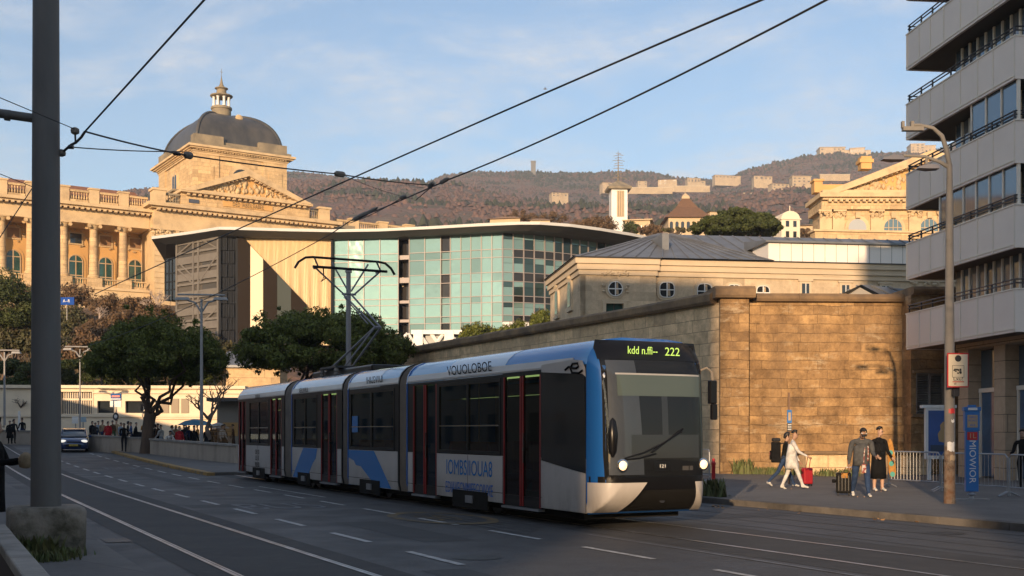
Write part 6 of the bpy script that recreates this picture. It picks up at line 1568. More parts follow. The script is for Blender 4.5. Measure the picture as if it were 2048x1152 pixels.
wire("guy_wire", sag(P(66, 374, 32), P(-20, 505, 30), .0, 3), .014, "slanting wire across the palace colonnade, left of the pole")
# parapet in front of the viewer's left
la, lb = 0.70*UX, 0.88*UX
po = empty("parapet_wall", W(lb, 0, 0), R(27.03), "low parapet with a grey stone coping at the lower left corner", "wall")
zpt = CZ - 1.0; yA, yB = -6.0, (bp.y-.35)/UX - .75
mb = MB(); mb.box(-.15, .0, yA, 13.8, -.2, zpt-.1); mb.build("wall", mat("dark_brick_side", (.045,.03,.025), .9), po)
mb = MB(); r = random.Random(4); y = yA
while y < 13.9:
    e = min(14.0, y + 1.25); mb.box(-.17, .015, y+.004, e-.004, zpt-.098, zpt+r.uniform(-.004,.004)); y = e
bevel(mb.build("coping", M["conc"], po), .015)
# grass at the pole's foot
def grass_patch(name, pts, h, n, seed, m, spread):
    r = random.Random(seed); mb = MB()
    for _ in range(n):
        a, b = r.choice(pts); k = r.random(); p = a.lerp(b, k) + Vector((r.gauss(0, spread), r.gauss(0, spread), 0))
        an = r.uniform(0, 6.28); hh = h*r.uniform(.4, 1.2); w_ = hh*.09+.004; le = hh*r.uniform(.1, .6)
        d = Vector((cos(an), sin(an), 0)); q = Vector((-sin(an), cos(an), 0))*w_
        mid = p + d*le*.4 + Vector((0,0,hh*.6)); tip = p + d*le + Vector((0,0,hh))
        mb.add([p-q, p+q, mid+q*.7, mid-q*.7, tip], [(0,1,2,3), (3,2,4)])
    o = mb.build(name, m, None); return tag(o, kind="stuff")
M["grass"] = mat("weed_green", (0.07, 0.10, 0.028), 0.8, (0.11, 0.105, 0.04), 4, island=.35)
q = lambda dx, dy: Vector((bp.x+dx, bp.y+dy, .1))
grass_patch("grass", [(q(-.25,-.62), q(.5,-.75)), (q(-.2,-.8), q(.5,-1.3)), (q(-.3,-.9), q(.1,-1.8)), (q(.55,-.5), q(.55,-1.2))], .16, 1100, 1, M["grass"], .09)
grass_patch("grass", [(q(-.2,-.6), q(.45,-.68))], .30, 160, 2, M["grass"], .05)
# street lamps ---------------------------------------------------------------
M["lampg"] = mat("pale_lamp_grey", (0.30, 0.29, 0.285), 0.5, (0.24, 0.235, 0.23), 2)
def double_lamp(px, yb, yt, Y, label, w_px=4, arm=36, hgt=None):
    o = empty("street_lamp", P(px, yb, Y), 0, label, "street lamp", "double street lamps along the left side of the street"); s = Y/F; H = (yb-yt)*s
    mb = MB(); mb.lathe([(w_px*s*.8, 0), (w_px*s*.75, H*.3), (w_px*s*.5, H*.97)], (0,0,0), 10); mb.build("pole", M["lampg"], o, smooth=40)
    mb = MB(); mb.tube([(-arm*1.25*s,0,H), (arm*1.25*s,0,H-.03)], .05, 6); mb.build("cross_bar", M["lampg"], o)
    for sg in (-1, 1):
        mb = MB(); mb.tube([(0,0,H-arm*.95*s), (sg*arm*.35*s,0,H-arm*.42*s), (sg*arm*.75*s,0,H-arm*.3*s)], .05, 6); a_ = mb.build("arm", M["lampg"], o)
        mb = MB(); x = sg*arm*1.0*s; z = H-arm*.30*s
        mb.loft([[(x+dx*arm*.36*s, dy*.16*k, z+dz) for dx, dy, dz in ((-1,-1,0),(1,-1,0),(1,1,0),(-1,1,0))] for k, dz0 in ((1,0),) ] + [[(x+dx*arm*.3*s, dy*.12, z+.14) for dx, dy in ((-1,-1),(1,-1),(1,1),(-1,1))]]); mb.build("lamp_head", M["lampg"], a_)
    return o
double_lamp(403, 886, 589, 58, "tall grey double street lamp between the two umbrella pines", 4.6, 38)
double_lamp(160, 858, 693, 84, "thin double street lamp left of the big pine, above the blue car", 2.2, 24)
double_lamp(9, 850, 700, 80, "pale double street lamp at the left edge beyond the pole", 3.0, 24)
mp_ = empty("steel_mast", P(697, 905, 50), 0, "plain grey steel mast standing behind the tram's pantograph", "mast"); s = 50/F
mb = MB(); mb.lathe([(.13, 0), (.12, 3), (.1, (905-545)*s)], (0,0,0), 12); mb.build("pole", M["pgrey"], mp_, smooth=40)
mb = MB(); mb.box(-.13, .13, -.13, .13, (905-545)*s, (905-541)*s); mb.build("cap", M["pgrey"], mp_)
# right lamp post
lp = gnd(1899, 1007, .13); o = lamp = empty("lamp_post", lp, 0, "tall concrete lamp post with three lamp heads, rusty and stickered near its foot", "lamp post"); s = lp.y/F
zz = lambda py: CZ + (HY-py)*s - lp.z
xx = lambda px: (px-1024)*s - lp.x
M["post"] = mat("post_concrete", (0.20, 0.185, 0.165), 0.75, (0.16, 0.148, 0.135), 2, bump=.2, dirt=((0.13, 0.115, 0.095), 3, 0.55, 0.75))
M["rust"] = mat("rusty_paint", (0.16, 0.075, 0.035), 0.85, (0.24, 0.19, 0.14), 5, bump=.5, bsc=30, dirt=((0.05, 0.03, 0.02), 6, 0.5, 0.7))
mb = MB(); mb.lathe([(10.2*s, zz(893)), (9.6*s, zz(700)), (7*s, zz(420)), (5.4*s, zz(330))], (0,0,0), 16); mb.tube([(0,0,zz(332)), (xx(1893),0,zz(300)), (xx(1884),0,zz(272)), (xx(1866),0,zz(256)), (xx(1840),0,zz(250)), (xx(1822),0,zz(250))], [5.2*s,5*s,4.4*s,3.8*s,3.2*s,2.8*s], 10); mb.build("pole", M["post"], o, smooth=40)
mb = MB(); mb.lathe([(11.3*s, 0), (10.8*s, zz(950)), (10.3*s, zz(893.3))], (0,0,0), 16); mb.build("rusty_foot", M["rust"], o, smooth=40)
def head(x0, x1, z, label=None, tilt=0.0):
    mb = MB(); a, b = xx(x0), xx(x1); h = .1
    mb.loft([[(a,-.1,z),(a,.1,z),(a+.03,.07,z+h*.5),(a+.03,-.07,z+h*.5)], [((a+b)/2,-.16,z-.02),((a+b)/2,.16,z-.02),((a+b)/2,.11,z+h),((a+b)/2,-.11,z+h)], [(b,-.12,z-.01),(b,.12,z-.01),(b,.08,z+h*.8),(b,-.08,z+h*.8)]]); return mb.build("lamp_head", M["pgrey"], o, smooth=30)
mb = MB(); mb.tube([(0,0,zz(336)), (xx(1880),0,zz(324)), (xx(1850),0,zz(313)), (xx(1806),0,zz(311))], [.05,.045,.035,.03], 8); mb.tube([(xx(1853),0,zz(314)), (xx(1853),0,zz(328))], .03, 6); mb.build("arm", M["post"], o, smooth=40)
head(1763, 1806, zz(320)); head(1834, 1876, zz(338))
mb = MB(); mb.box(xx(1805), xx(1846), -.07, .07, zz(262), zz(254)); mb.box(xx(1803), xx(1808), -.05, .05, zz(256), zz(243)); mb.box(xx(1821), xx(1827), -.05, .05, zz(253.5), zz(243)); mb.build("lamp_head", M["post"], o)
for py, m_, w_, h_ in ((822, "red_paint", .16, .12), (893, "white_paint", .17, .2), (915, "pale_label", .15, .12), (842, "white_paint", .08, .07)):
    a0 = RND.uniform(-1.9, -1.2); rr = 11.2*s; k = w_/rr; mb = MB(); vs = []
    for i in range(7):
        a = a0 - k/2 + k*i/6
        for z in (zz(py)-h_/2, zz(py)+h_/2): vs.append((rr*cos(a), rr*sin(a), z+RND.uniform(-.02,.02)))
    mb.add(vs, [(2*i, 2*i+2, 2*i+3, 2*i+1) for i in range(6)])
    mb.build("sticker", {"red_paint": M["red"], "white_paint": M["white"]}.get(m_, M["frame_w"]), o)
mb = MB(); mb.box(.02, .17, -.16, -.04, zz(790), zz(772)); mb.box(-.02, .11, -.3, -.17, zz(793), zz(780)); mb.build("junction_box", M["dark"], o)
# sign on the post
sg = empty("street_sign", lp + Vector((xx(1905), -.33, zz(742))), R(3), "white sign with a red border fixed to the lamp post", "sign")
mb = MB(); hw, hh = 21.5*s, 34*s; mb.box(-hw, hw, 0, .025, -hh, hh); bd = mb.build("board", M["red"], sg)
mb = MB(); mb.box(-hw+.025, hw-.025, -.004, -.0005, -hh+.03, hh-.03); fc = mb.build("face", mat("cream_sign_face", (.62,.53,.38), .5), sg)
mb = MB(); mb.lathe([(0,0),(.075,0),(.075,.003),(0,.003)], (0,0,0), 20); mb.v = [(v[0], -.0045-v[2], hh*.68+v[1]) for v in mb.v]; mb.build("roundel", M["black"], fc)
mb = MB()
for x0, x1, z0, z1 in ((-.14,.14,.10,.108),(-.14,.14,-.165,-.157),(-.14,-.132,-.157,.1),(.132,.14,-.157,.1)): mb.box(x0, x1, -.007, -.0045, z0, z1)
mb.build("picture_frame", M["black"], fc)
mb = MB(); r = random.Random(6)
for i in range(14): x, z = r.uniform(-.09,.09), r.uniform(-.11,.05); mb.box(x-.02, x+.02, -.008-.0003*i, -.0045, z-.015, z+.015)
mb.build("pictogram", M["black"], fc)
text("sign_text", "Lxu!", .12, M["black"], fc, upright(0, -.006, -.20), sx=1.1); text("sign_text", "60", .06, M["black"], fc, upright(-.07, -.006, -.31))
mb = MB(); mb.box(-.13, .14, -.007, -.0045, -.275, -.255); mb.build("red_bar", M["red"], fc)
mb = MB(); mb.tube([(0, .02, -.1), (-.1, .25, -.1)], .02, 6); mb.tube([(0, .02, .2), (-.1, .25, .2)], .02, 6); mb.build("bracket", M["steel"], sg)
# blue bus-stop totem
tp = gnd(1943, 1000, .13); s = tp.y/F; o = empty("bus_stop_totem", tp, R(-4), "tall blue bus stop totem with white vertical lettering on the pavement", "totem"); zz2 = lambda py: CZ+(HY-py)*s-tp.z
M["tot"] = mat("totem_blue", (0.025, 0.15, 0.42), 0.35, coat=.2)
mb = MB(); mb.box(-.42, .42, -.2, .2, 0, .03); mb.lathe([(.06,.03),(.05,.1),(.11,.14),(.05,.2)], (0,0,0), 10); mb.build("foot", M["steel"], o)
mb = MB(); mb.box(-12.5*s, 12.5*s, -.06, .06, zz2(983), zz2(862)); mb.box(-14.5*s, 14.5*s, -.075, .075, zz2(861.9), zz2(822)); mb.box(-16.5*s, 16.5*s, -.09, .09, zz2(821.9), zz2(814)); mb.box(-8*s, 8*s, -.05, .05, zz2(813.9), zz2(810)); bd = bevel(mb.build("panel", M["tot"], o), .008)
mb = MB(); mb.box(-10*s, 10*s, -.082, -.0755, zz2(855), zz2(830)); tb_ = mb.build("timetable", M["frame_w"], o)
for i, (t_, py) in enumerate((("MIRO", 835), ("RCALS", 841), ("--- --", 848), ("VIUII", 851))): text("timetable_text", t_, 5.5*s, M["blue"], tb_, upright(0, -.084, zz2(py)), sx=1.0)
mb = MB(); mb.box(-9*s, 9*s, -.096, -.0905, zz2(820.5), zz2(815.5)); mb.build("name_plate", M["white"], o)
mb = MB(); mb.box(-10*s, 10*s, -.068, -.0605, zz2(880), zz2(864)); rp = mb.build("red_logo", M["red"], o); text("logo_text", "1L", 14*s, M["frame_w"], rp, upright(0, -.072, zz2(872)), sx=1.1)
text("lettering", "MIOWIOR", 18*s, M["white"], o, upright(0, -.064, zz2(923), 0, R(-90)), sx=1.05)
# small pole with blue plate, behind the walkers
q_ = gnd(1578, 968, .13); s = q_.y/F; o = empty("stop_pole", q_, 0, "thin brown pole with a small blue plate behind the walker in white", "pole"); z3 = lambda py: CZ+(HY-py)*s-q_.z
mb = MB(); mb.box(-.03, .03, -.03, .03, 0, z3(785)); mb.build("pole", mat("brown_pole", (.16,.09,.05), .7), o)
mb = MB(); mb.box(-4.5*s, 4.5*s, -.07, -.031, z3(846), z3(820)); pl_ = mb.build("blue_plate", M["tot"], o)
mb = MB(); mb.box(-2.5*s, 2.5*s, -.075, -.0705, z3(841), z3(825)); mb.build("plate_field", M["frame_w"], pl_)
mb = MB(); mb.box(-4.5*s, 4.5*s, -.07, -.031, z3(862), z3(847)); pl_ = mb.build("timetable_plate", M["tblk"], o)
mb = MB()
for i in range(4): mb.box(-3.8*s, 3.8*s, -.074, -.0705, z3(860-i*3.5), z3(858.6-i*3.5))
mb.build("plate_lines", M["white"], pl_)
# poster panel
p_ = P(1874, 918, 40.0); o = empty("poster_panel", (p_.x, p_.y, .15), R(4), "framed blue poster panel standing by the louvred wall", "poster panel"); s = 40/F; z4 = lambda py: CZ+(HY-py)*s-.15
mb = MB(); hw = 23*s; mb.box(-hw, hw+.25, 0, .14, z4(918), z4(813)); mb.box(-hw-.14, hw+.3, -.03, .17, z4(816), z4(810)); mb.box(-hw+.1, -hw+.2, .02, .12, -.02, z4(918)); mb.box(hw-.1, hw, .02, .12, -.02, z4(918)); fr = mb.build("frame", M["white"], o)
mb = MB(); mb.box(-hw+.09, hw+.16, -.012, -.0005, z4(911), z4(821)); ps = mb.build("poster", mat("blue_poster", (.03,.09,.30), .3, (.02,.06,.2), .8, stretch=(1,1,1)), o)
mb = MB(); mb.box(-hw+.16, hw+.1, -.018, -.0125, z4(903), z4(890)); mb.build("poster_band", mat("dark_poster_band", (.03,.05,.09), .4), ps)
mb = MB(); mb.lathe([(0,-.4),(.16,-.36),(.2,-.1),(.1,.05),(.12,.2),(.02,.32)], (0,0,0), 12, sy=.02); mb.v = [(v[0]+hw*.55, -.016+v[1], v[2]+z4(862)) for v in mb.v]; mb.build("poster_figure", mat("poster_tan", (.40,.26,.12), .5), ps)
# crowd barriers
def barrier(pxa, pya, pxb, pyb, label, hgt=1.08):
    a, b = gnd(pxa, pya, .13), gnd(pxb, pyb, .13); d = b-a; L_ = hypot(d.x, d.y)
    o = empty("crowd_barrier", a, atan2(d.y, d.x), label, "barrier", "steel crowd barriers"); dz = b.z-a.z
    mb = MB(); mb.tube([(0,0,.02),(0,0,hgt-.08),(.08,0,hgt),(L_-.08,0,hgt+dz),(L_,0,hgt-.08+dz),(L_,0,.02+dz)], .022, 7); mb.tube([(0,0,.25),(L_,0,.25+dz)], .018, 6)
    n = int(L_/.13)
    fr = mb.build("frame", M["steel"], o)
    mb = MB()
    for i in range(1, n): x = L_*i/n; mb.tube([(x,0,.25),(x,0,hgt)], .008, 4)
    mb.build("bar_infill", M["steel"], fr)
    mb = MB()
    for x in (.0, L_): mb.tube([(x,-.3,.015),(x,-.05,.12),(x,.05,.12),(x,.3,.015)], .018, 6)
    mb.build("foot", M["steel"], fr)
barrier(1777, 975, 1880, 982, "left steel crowd barrier beside the walker in black")
barrier(1884, 984, 2015, 993, "middle steel crowd barrier behind the bus stop totem")
barrier(2019, 994, 2120, 1003, "right steel crowd barrier at the picture's edge")
barrier(1392, 962, 1419, 966, "steel crowd barrier peeping out behind the tram's nose")
# red bollard
q_ = gnd(1427, 968, .13); o = empty("bollard", q_, 0, "slim red bollard at the foot of the wall near the tram", "bollard")
mb = MB(); mb.lathe([(.06,0),(.06,.6),(.075,.62),(.075,.68),(.05,.72),(.05,.78),(.02,.82)], (0,0,0), 12); mb.build("post", M["red"], o, smooth=40)
mb = MB(); mb.lathe([(.085,0),(.085,.02),(.062,.03)], (0,0,0), 12); mb.build("base_ring", M["dark"], o)
# weeds
wp = lambda px, py, h=.13: gnd(px, py, h)
grass_patch("grass", [(wp(1500,948), wp(1560,949)), (wp(1500,948), wp(1630,951)), (wp(1640,952), wp(1700,953))], .28, 900, 3, M["grass"], .12)
grass_patch("grass", [(wp(1474,948), wp(1494,948))], .55, 220, 5, M["grass"], .12)
grass_patch("grass", [(wp(1415,992), wp(1440,994))], .42, 200, 6, M["grass"], .10)
grass_patch("grass", [(wp(1405,1000,0), wp(1460,1003,0))], .15, 120, 7, M["grass"], .06)
# litter and a few leaves in the gutter
M["litter"] = mat("dry_leaf", (0.30, 0.16, 0.06), 0.8, island=.4)
mb = MB(); r = random.Random(12)
for i in range(90):
    px = r.choice((r.gauss(1770, 14), r.gauss(1990, 10), r.uniform(1420, 2048), r.uniform(1422, 1450))); p = gnd(px, 1016 + (px-1500)*.068 + r.uniform(-3, 6), .008)
    a = r.uniform(0, 6.28); s_ = r.uniform(.02, .07); d1 = Vector((cos(a), sin(a), r.uniform(0,.4)))*s_; d2 = Vector((-sin(a), cos(a), r.uniform(0,.4)))*s_*.6
    mb.add([p-d1, p+d2, p+d1, p-d2], [(0,1,2,3)])
tag(mb.build("leaf_litter", M["litter"]), kind="stuff")
# blue direction sign and small signs of the plaza
def board(px, py, w_, h_, Y, m, label, body=None, pole_to=None, cat="sign", shape="box", tm="white"):
    o = empty("plaza_sign", P(px, py, Y), 0, label, cat); s = Y/F; mb = MB()
    if shape == "box": mb.box(-w_*s/2, w_*s/2, 0, .1, -h_*s/2, h_*s/2)
    else: mb.lathe([(0,0),(w_*s/2,0),(w_*s/2,.06),(0,.06)], (0,0,0), 18); mb.v = [(v[0], -v[2], v[1]*1.3) for v in mb.v]
    b_ = mb.build("board", m, o)
    if body: text("sign_text", body, h_*s*.55, M[tm], b_, upright(0, -.02, 0), sx=.9)
    if pole_to: mb = MB(); mb.tube([(0,.12,0),(0,.12,-(pole_to-py)*s)], .045, 6); mb.build("pole", M["lampg"], o)
    return o
o = board(133, 602, 30, 15, 120, mat("sign_blue", (.02,.07,.30), .85, spec=.05), "blue direction sign on the slope beside the concrete pole", "A--R", 640)
o = board(232, 794, 21, 14, 89, mat("sign_blue2", (.03,.10,.28), .8, spec=.1), "blue board with a row of red letters hung before the annex", None, 870); s = 89/F
mb = MB(); mb.box(-8*s, 8*s, -.06, -.001, -.02, .13); mb.build("red_line", M["red"], o); mb = MB(); mb.box(-10*s, 10*s, -.05, -.001, -.2, -.12); mb.build("pale_line", M["white"], o)
o = board(231, 808, 22, 12, 88, M["white"], "white board with grey arrows under the blue plaza board", "AV", None, tm="steel")
o = board(232, 833, 12, 12, 87, M["dark"], "round dark sign with pale centre below the white arrow board", None, 872, shape="disc"); mb = MB(); mb.lathe([(0,0),(3*s,0),(3*s,.02),(0,.02)], (0,0,0), 14); mb.v = [(v[0], -.07-v[2], v[1]*1.3) for v in mb.v]; mb.build("sign_centre", M["white"], o)
board(150, 840, 12, 14, 88, M["white"], "white ticket machine beside the far lamp", None, 868); board(165, 839, 14, 10, 87.5, mat("pale_blue_box", (.25,.35,.42), .5), "pale blue box sign left of the market crowd", None, 868)
board(38, 842, 4, 40, 85, M["white"], "narrow white totem beyond the road at the left edge", None, 866)
# small bird in the sky
o = empty("bird", P(1090, 178, 260), 0, "tiny bird high in the blue sky between the wires", "bird"); mb = MB(); mb.loft([[(x, y*.2, z*.15) for x, y, z in ((-.0,-1,0),(0,0,1),(0,1,0),(0,0,-1))] if False else [(t_, .14*w_*cos(a), .14*w_*sin(a)) for a in (0,1.57,3.14,4.71)] for t_, w_ in ((-.45,.1),(-.2,.8),(.1,1),(.35,.6),(.5,.1))]); mb.add([(-.1,0,0),(.15,0,.02),(0,-.9,.35)], [(0,1,2)]); mb.add([(-.1,0,0),(.15,0,.02),(0,.9,.35)], [(0,2,1)]); mb.build("body", M["ggrey"], o)
# ------------------------------------------------------------------ vegetation
def leafmat(name, c, c2, isl=.45, rough=.7):
    m, t, b = newmat(name); b.inputs["Roughness"].default_value = rough
    v = objvec(t); col = mixc(t, noisef(t, v, .9, 4, .5, .3, .7), c, c2)
    g = N(t, "ShaderNodeNewGeometry"); r = N(t, "ShaderNodeMapRange"); r.inputs[3].default_value = 1-isl; r.inputs[4].default_value = 1+isl
    L(t, g.outputs["Random Per Island"], r.inputs[0]); col = mixc(t, 1.0, col, r.outputs[0], "MULTIPLY"); L(t, col, b.inputs["Base Color"])
    tr = N(t, "ShaderNodeBsdfTranslucent"); L(t, col, tr.inputs[0]); ms = N(t, "ShaderNodeMixShader"); ms.inputs[0].default_value = .22
    out = [n for n in t.nodes if n.type == "OUTPUT_MATERIAL"][0]
    L(t, b.outputs[0], ms.inputs[1]); L(t, tr.outputs[0], ms.inputs[2]); L(t, ms.outputs[0], out.inputs[0]); return m
M["pine"] = leafmat("pine_needles", (0.075, 0.098, 0.012), (0.115, 0.122, 0.016))
M["pine2"] = leafmat("dark_pine_needles", (0.038, 0.054, 0.010), (0.058, 0.07, 0.013))
M["bushb"] = leafmat("brown_dry_leaves", (0.15, 0.085, 0.04), (0.11, 0.07, 0.035))
M["bushg"] = leafmat("olive_leaves", (0.055, 0.06, 0.022), (0.09, 0.075, 0.03))
M["bark"] = mat("pine_bark", (0.115, 0.072, 0.045), 0.9, (0.055, 0.038, 0.028), 3, stretch=(1,1,.35), bump=.8, bsc=14)
M["twig"] = mat("bare_twig", (0.15, 0.11, 0.085), 0.9, (0.10, 0.075, 0.06), 3)
def tufts(mb, c, rad, n, size, r, flat=1.0, shell=.55):
    cx, cy, cz = c
    for _ in range(n):
        u, a = r.uniform(-1, 1), r.uniform(0, 2*pi); q = sqrt(1-u*u); rr = rad*(shell + (1-shell)*r.random())
        d = Vector((q*cos(a), q*sin(a), u)); p = Vector((cx+d.x*rr, cy+d.y*rr, cz+d.z*rr*flat))
        n1 = (d + Vector((r.gauss(0,.6), r.gauss(0,.6), r.gauss(0,.6)))).normalized(); t1 = n1.cross(Vector((r.gauss(0,1), r.gauss(0,1), r.gauss(0,1)))).normalized(); t2 = n1.cross(t1)
        s = size*r.uniform(.6, 1.5); e = s*r.uniform(.35, .8)
        mb.add([p-t1*s-t2*e*.4, p+t1*s*.2-t2*e, p+t1*s, p+t2*e], [(0,1,2,3)])
def limb(mb, p, q, r0, r1, r, n=5, wob=.12):
    p, q = Vector(p), Vector(q); d = (q-p).length; pts = []
    for i in range(n+1):
        k = i/n; v = p.lerp(q, k)
        if 0 < i < n: v += Vector((r.gauss(0,1), r.gauss(0,1), r.gauss(0,.6)))*d*wob*.5
        pts.append(v)
    mb.tube(pts, [r0+(r1-r0)*i/n for i in range(n+1)], 7); return pts
def pine(base, crown_c, a, b, h, seed, label, m="pine", nblob=46, per=260, tuft=.17, trunk_r=.36, fork=.62, under=.35, name="umbrella_pine", group="umbrella pines by the street"):
    # crown: half widths a (x), b (y), height h above its flat underside at crown_c
    r = random.Random(seed); o = empty(name, base, 0, label, "tree", group)
    cc = Vector(crown_c) - Vector(base); fk = Vector((0,0,0)).lerp(Vector((cc.x*.6, cc.y*.6, cc.z)), fork)
    tb_ = MB(); tb_.tube([(0,0,-.3),(0,0,.15),(.02,0,fk.z*.3),(fk.x*.5-.05,fk.y*.5,fk.z*.65),tuple(fk)], [trunk_r*1.35,trunk_r*1.1,trunk_r*.92,trunk_r*.85,trunk_r*.9], 12)
    cr = MB(); blobs = []
    for i in range(nblob):
        k = sqrt((i+.5)/nblob); t = i*2.39996 + r.uniform(-.3,.3); x, y = k*cos(t), k*sin(t)
        top = sqrt(max(0, 1-k*k*.92)); lv = r.random()
        z = h*(top*(.35+.55*lv) - .06*r.random()) if lv > under else h*(.05 + .12*r.random())
        rad = (.24 + .10*r.random())*h*(.9 if k < .8 else .7)
        c = cc + Vector((x*a*.93, y*b*.93, z)); blobs.append((c, rad)); tufts(cr, c, rad, int(per*2.6), tuft*.48, r, .6)
        for _ in range(1):
            d = Vector((r.gauss(0,1), r.gauss(0,1), r.gauss(.2,.7))).normalized(); tufts(cr, c + d*rad*r.uniform(.9,1.25), rad*r.uniform(.18,.34), int(per*.22), tuft*.5, r, .8, .2)
    for i, (c, rad) in enumerate(r.sample(blobs, min(8, nblob))):
        mid = fk.lerp(c, .5) + Vector((0,0,-(c-fk).length*.10))
        pts = limb(tb_, fk + Vector((0,0,-r.random()*.3)), mid, trunk_r*.38, trunk_r*.2, r, 4, .2); limb(tb_, pts[-1], c, trunk_r*.2, .03, r, 4, .22)
    tb_.build("trunk", M["bark"], o, smooth=50); cr.build("crown", M[m], o)
    return o
b1 = gnd(294, 908, .1); s = b1.y/F; cz = lambda py, Y: CZ+(HY-py)/F*Y
pine(b1, (b1.x+(312-294)*s, b1.y+.5, cz(752, b1.y)), 143*s, 125*s, (752-628)*s, 21, "big umbrella pine with a thick leaning trunk between the low walls", nblob=92, per=230, tuft=.15, trunk_r=.40, fork=.52)
Y2 = 72; s = Y2/F
pine((P(600, 0, Y2).x, Y2, .8), (P(650,0,Y2).x, Y2, cz(735, Y2)), 182*s, 140*s, (735-607)*s, 22, "wide umbrella pine rising behind the tram's pantograph", nblob=110, per=220, tuft=.17, trunk_r=.42, fork=.6)
for (px, py_b, py_t, hw, Y, sd, lab, m) in ((215, 762, 702, 120, 97, 31, "low broad pine behind the annex roof, left of the big pine", "pine2"), (70, 775, 706, 85, 99, 32, "dark pine at the left behind the concrete pole", "pine2"), (345, 765, 690, 90, 99, 33, "dark pine behind the annex, right of the big pine trunk", "pine2"), (10, 650, 528, 62, 120, 34, "tall dark pine at the left edge before the palace colonnade", "pine2")):
    s = Y/F; X = P(px, 0, Y).x
    pine((X, Y, cz(890 if Y < 110 else 760, Y)), (X, Y, cz(py_b, Y)), hw*s, hw*.7*s, (py_b-py_t)*s, sd, lab, m, nblob=36, per=200, tuft=.22, trunk_r=.35, under=.4, name="pine_tree", group="dark pines on the slope")
s = 130/F; X = P(1474, 0, 130).x
pine((X, 130, cz(520, 130)), (X, 130, cz(470, 130)), 92*s, 60*s, (470-417)*s, 35, "dark round-topped pine above the zinc roof beside the white house", "pine2", nblob=110, per=200, tuft=.24, trunk_r=.3, fork=.4, name="pine_tree", group="dark pines on the slope")
def bush(px, py_b, py_t, hw, Y, seed, label, m="bushb", n=16, per=150, tuft=.28, name="shrub", group="shrubs and small trees on the slope", cat="shrub", twigs=True, density=1.0):
    r = random.Random(seed); s = Y/F; X = P(px, 0, Y).x; zb = cz(py_b, Y); H = (py_b-py_t)*s; W_ = hw*s
    o = empty(name, (X, Y, zb), 0, label, cat, group); cr = MB(); tk = MB()
    for i in range(n):
        k = sqrt((i+.5)/n); a = i*2.4+r.uniform(-.4,.4); x, y = k*cos(a)*W_*.8, k*sin(a)*W_*.6; z = H*(.3+.5*r.random()*sqrt(1-k*k*.8))
        rad = H*r.uniform(.18,.3); tufts(cr, (x, y, z), rad, int(per*2.2), tuft*.55, r, .9, .1)
        if twigs:
            for _ in range(2): limb(tk, (r.uniform(-.4,.4), r.uniform(-.3,.3), -.4), (x+r.gauss(0,rad*.5), y, z+rad*r.uniform(.6,1.3)), .09, .015, r, 4, .15)
    if tk.v: tk.build("stem", M["twig"], o)
    cr.build("foliage", M[m], o); return o
for i, (px, pb, ptp, hw, Y, m, lab) in enumerate((
    (150, 625, 560, 38, 186, "bushb", "brown leafy shrub under the colonnade beside the blue direction sign"), (215, 640, 572, 45, 182, "bushb", "brown shrub below the third column of the palace"),
    (275, 640, 585, 40, 180, "bushb", "brown shrub at the palace corner, left of the bare pale tree"), (140, 700, 600, 34, 150, "bushg", "olive shrub directly right of the concrete pole, halfway up the slope"),
    (190, 690, 628, 42, 140, "bushb", "dry brown bush above the far double street lamp"), (250, 660, 615, 40, 150, "bushb", "rust-brown bush behind the top of the big pine, upper left"), (35, 680, 600, 40, 132, "bushb", "rust-brown bush under the tall dark pine at the left edge"),
    (25, 720, 640, 46, 120, "bushg", "olive thicket below the rust-brown bush at the left edge"), (110, 730, 650, 55, 118, "bushg", "olive thicket on the slope behind the concrete pole"), (175, 735, 665, 60, 116, "bushb", "brown thicket right of the pole above the annex pines"),
    (300, 720, 640, 60, 125, "bushg", "olive thicket hidden behind the big pine's crown"), (420, 740, 665, 60, 120, "bushg", "olive thicket between the two umbrella pines"), (55, 620, 566, 30, 182, "bushb", "small brown shrub left of the pole under the colonnade"), (320, 665, 600, 40, 150, "bushb", "brown shrub below the grey-framed end of the glass building"))):
    bush(px, pb, ptp, hw, Y, 50+i, lab, m, n=18, per=130, tuft=.30)
for i, (px, pb, ptp, hw, Y, lab) in enumerate(((945, 700, 638, 26, 120, "small green tree left in the row before the glass building"), (985, 702, 645, 24, 121, "low green tree second in the row before the glass building"), (1028, 705, 630, 32, 119, "tallest middle green tree in the row before the glass building"), (1082, 668, 614, 20, 118, "small green tree beside the corner of the pale stone house"))):
    bush(px, pb, ptp, hw, Y, 80+i, lab, "pine", n=18, per=190, tuft=.22, name="small_tree", group="small green trees before the glass building", cat="tree")
for i, (px, pb, ptp, hw, Y, m, lab) in enumerate(((1165, 470, 432, 28, 250, "bushb", "brown shrub by the small pale gable house"), (1205, 472, 420, 30, 245, "bushb", "brown tree left of the slim tower's foot"), (1262, 475, 438, 18, 250, "pine2", "dark cypress-like shrub right of the slim tower's foot"), (1300, 475, 444, 30, 240, "bushb", "brown shrub in front of the tan house"), (1350, 470, 452, 36, 235, "bushg", "olive shrub below the hall with pyramid roof"), (1100, 455, 420, 40, 330, "bushb", "brown thicket above the curve of the white roof"), (1040, 450, 415, 40, 340, "bushb", "brown thicket behind the end of the balustrade"), (1530, 472, 430, 30, 140, "bushb", "dry brown shrub in the right side of the dark pine"), (1612, 478, 455, 25, 235, "bushb", "brown shrub between the white house and the pedimented hall"))):
    bush(px, pb, ptp, hw, Y, 100+i, lab, m, n=14, per=130, tuft=.34)
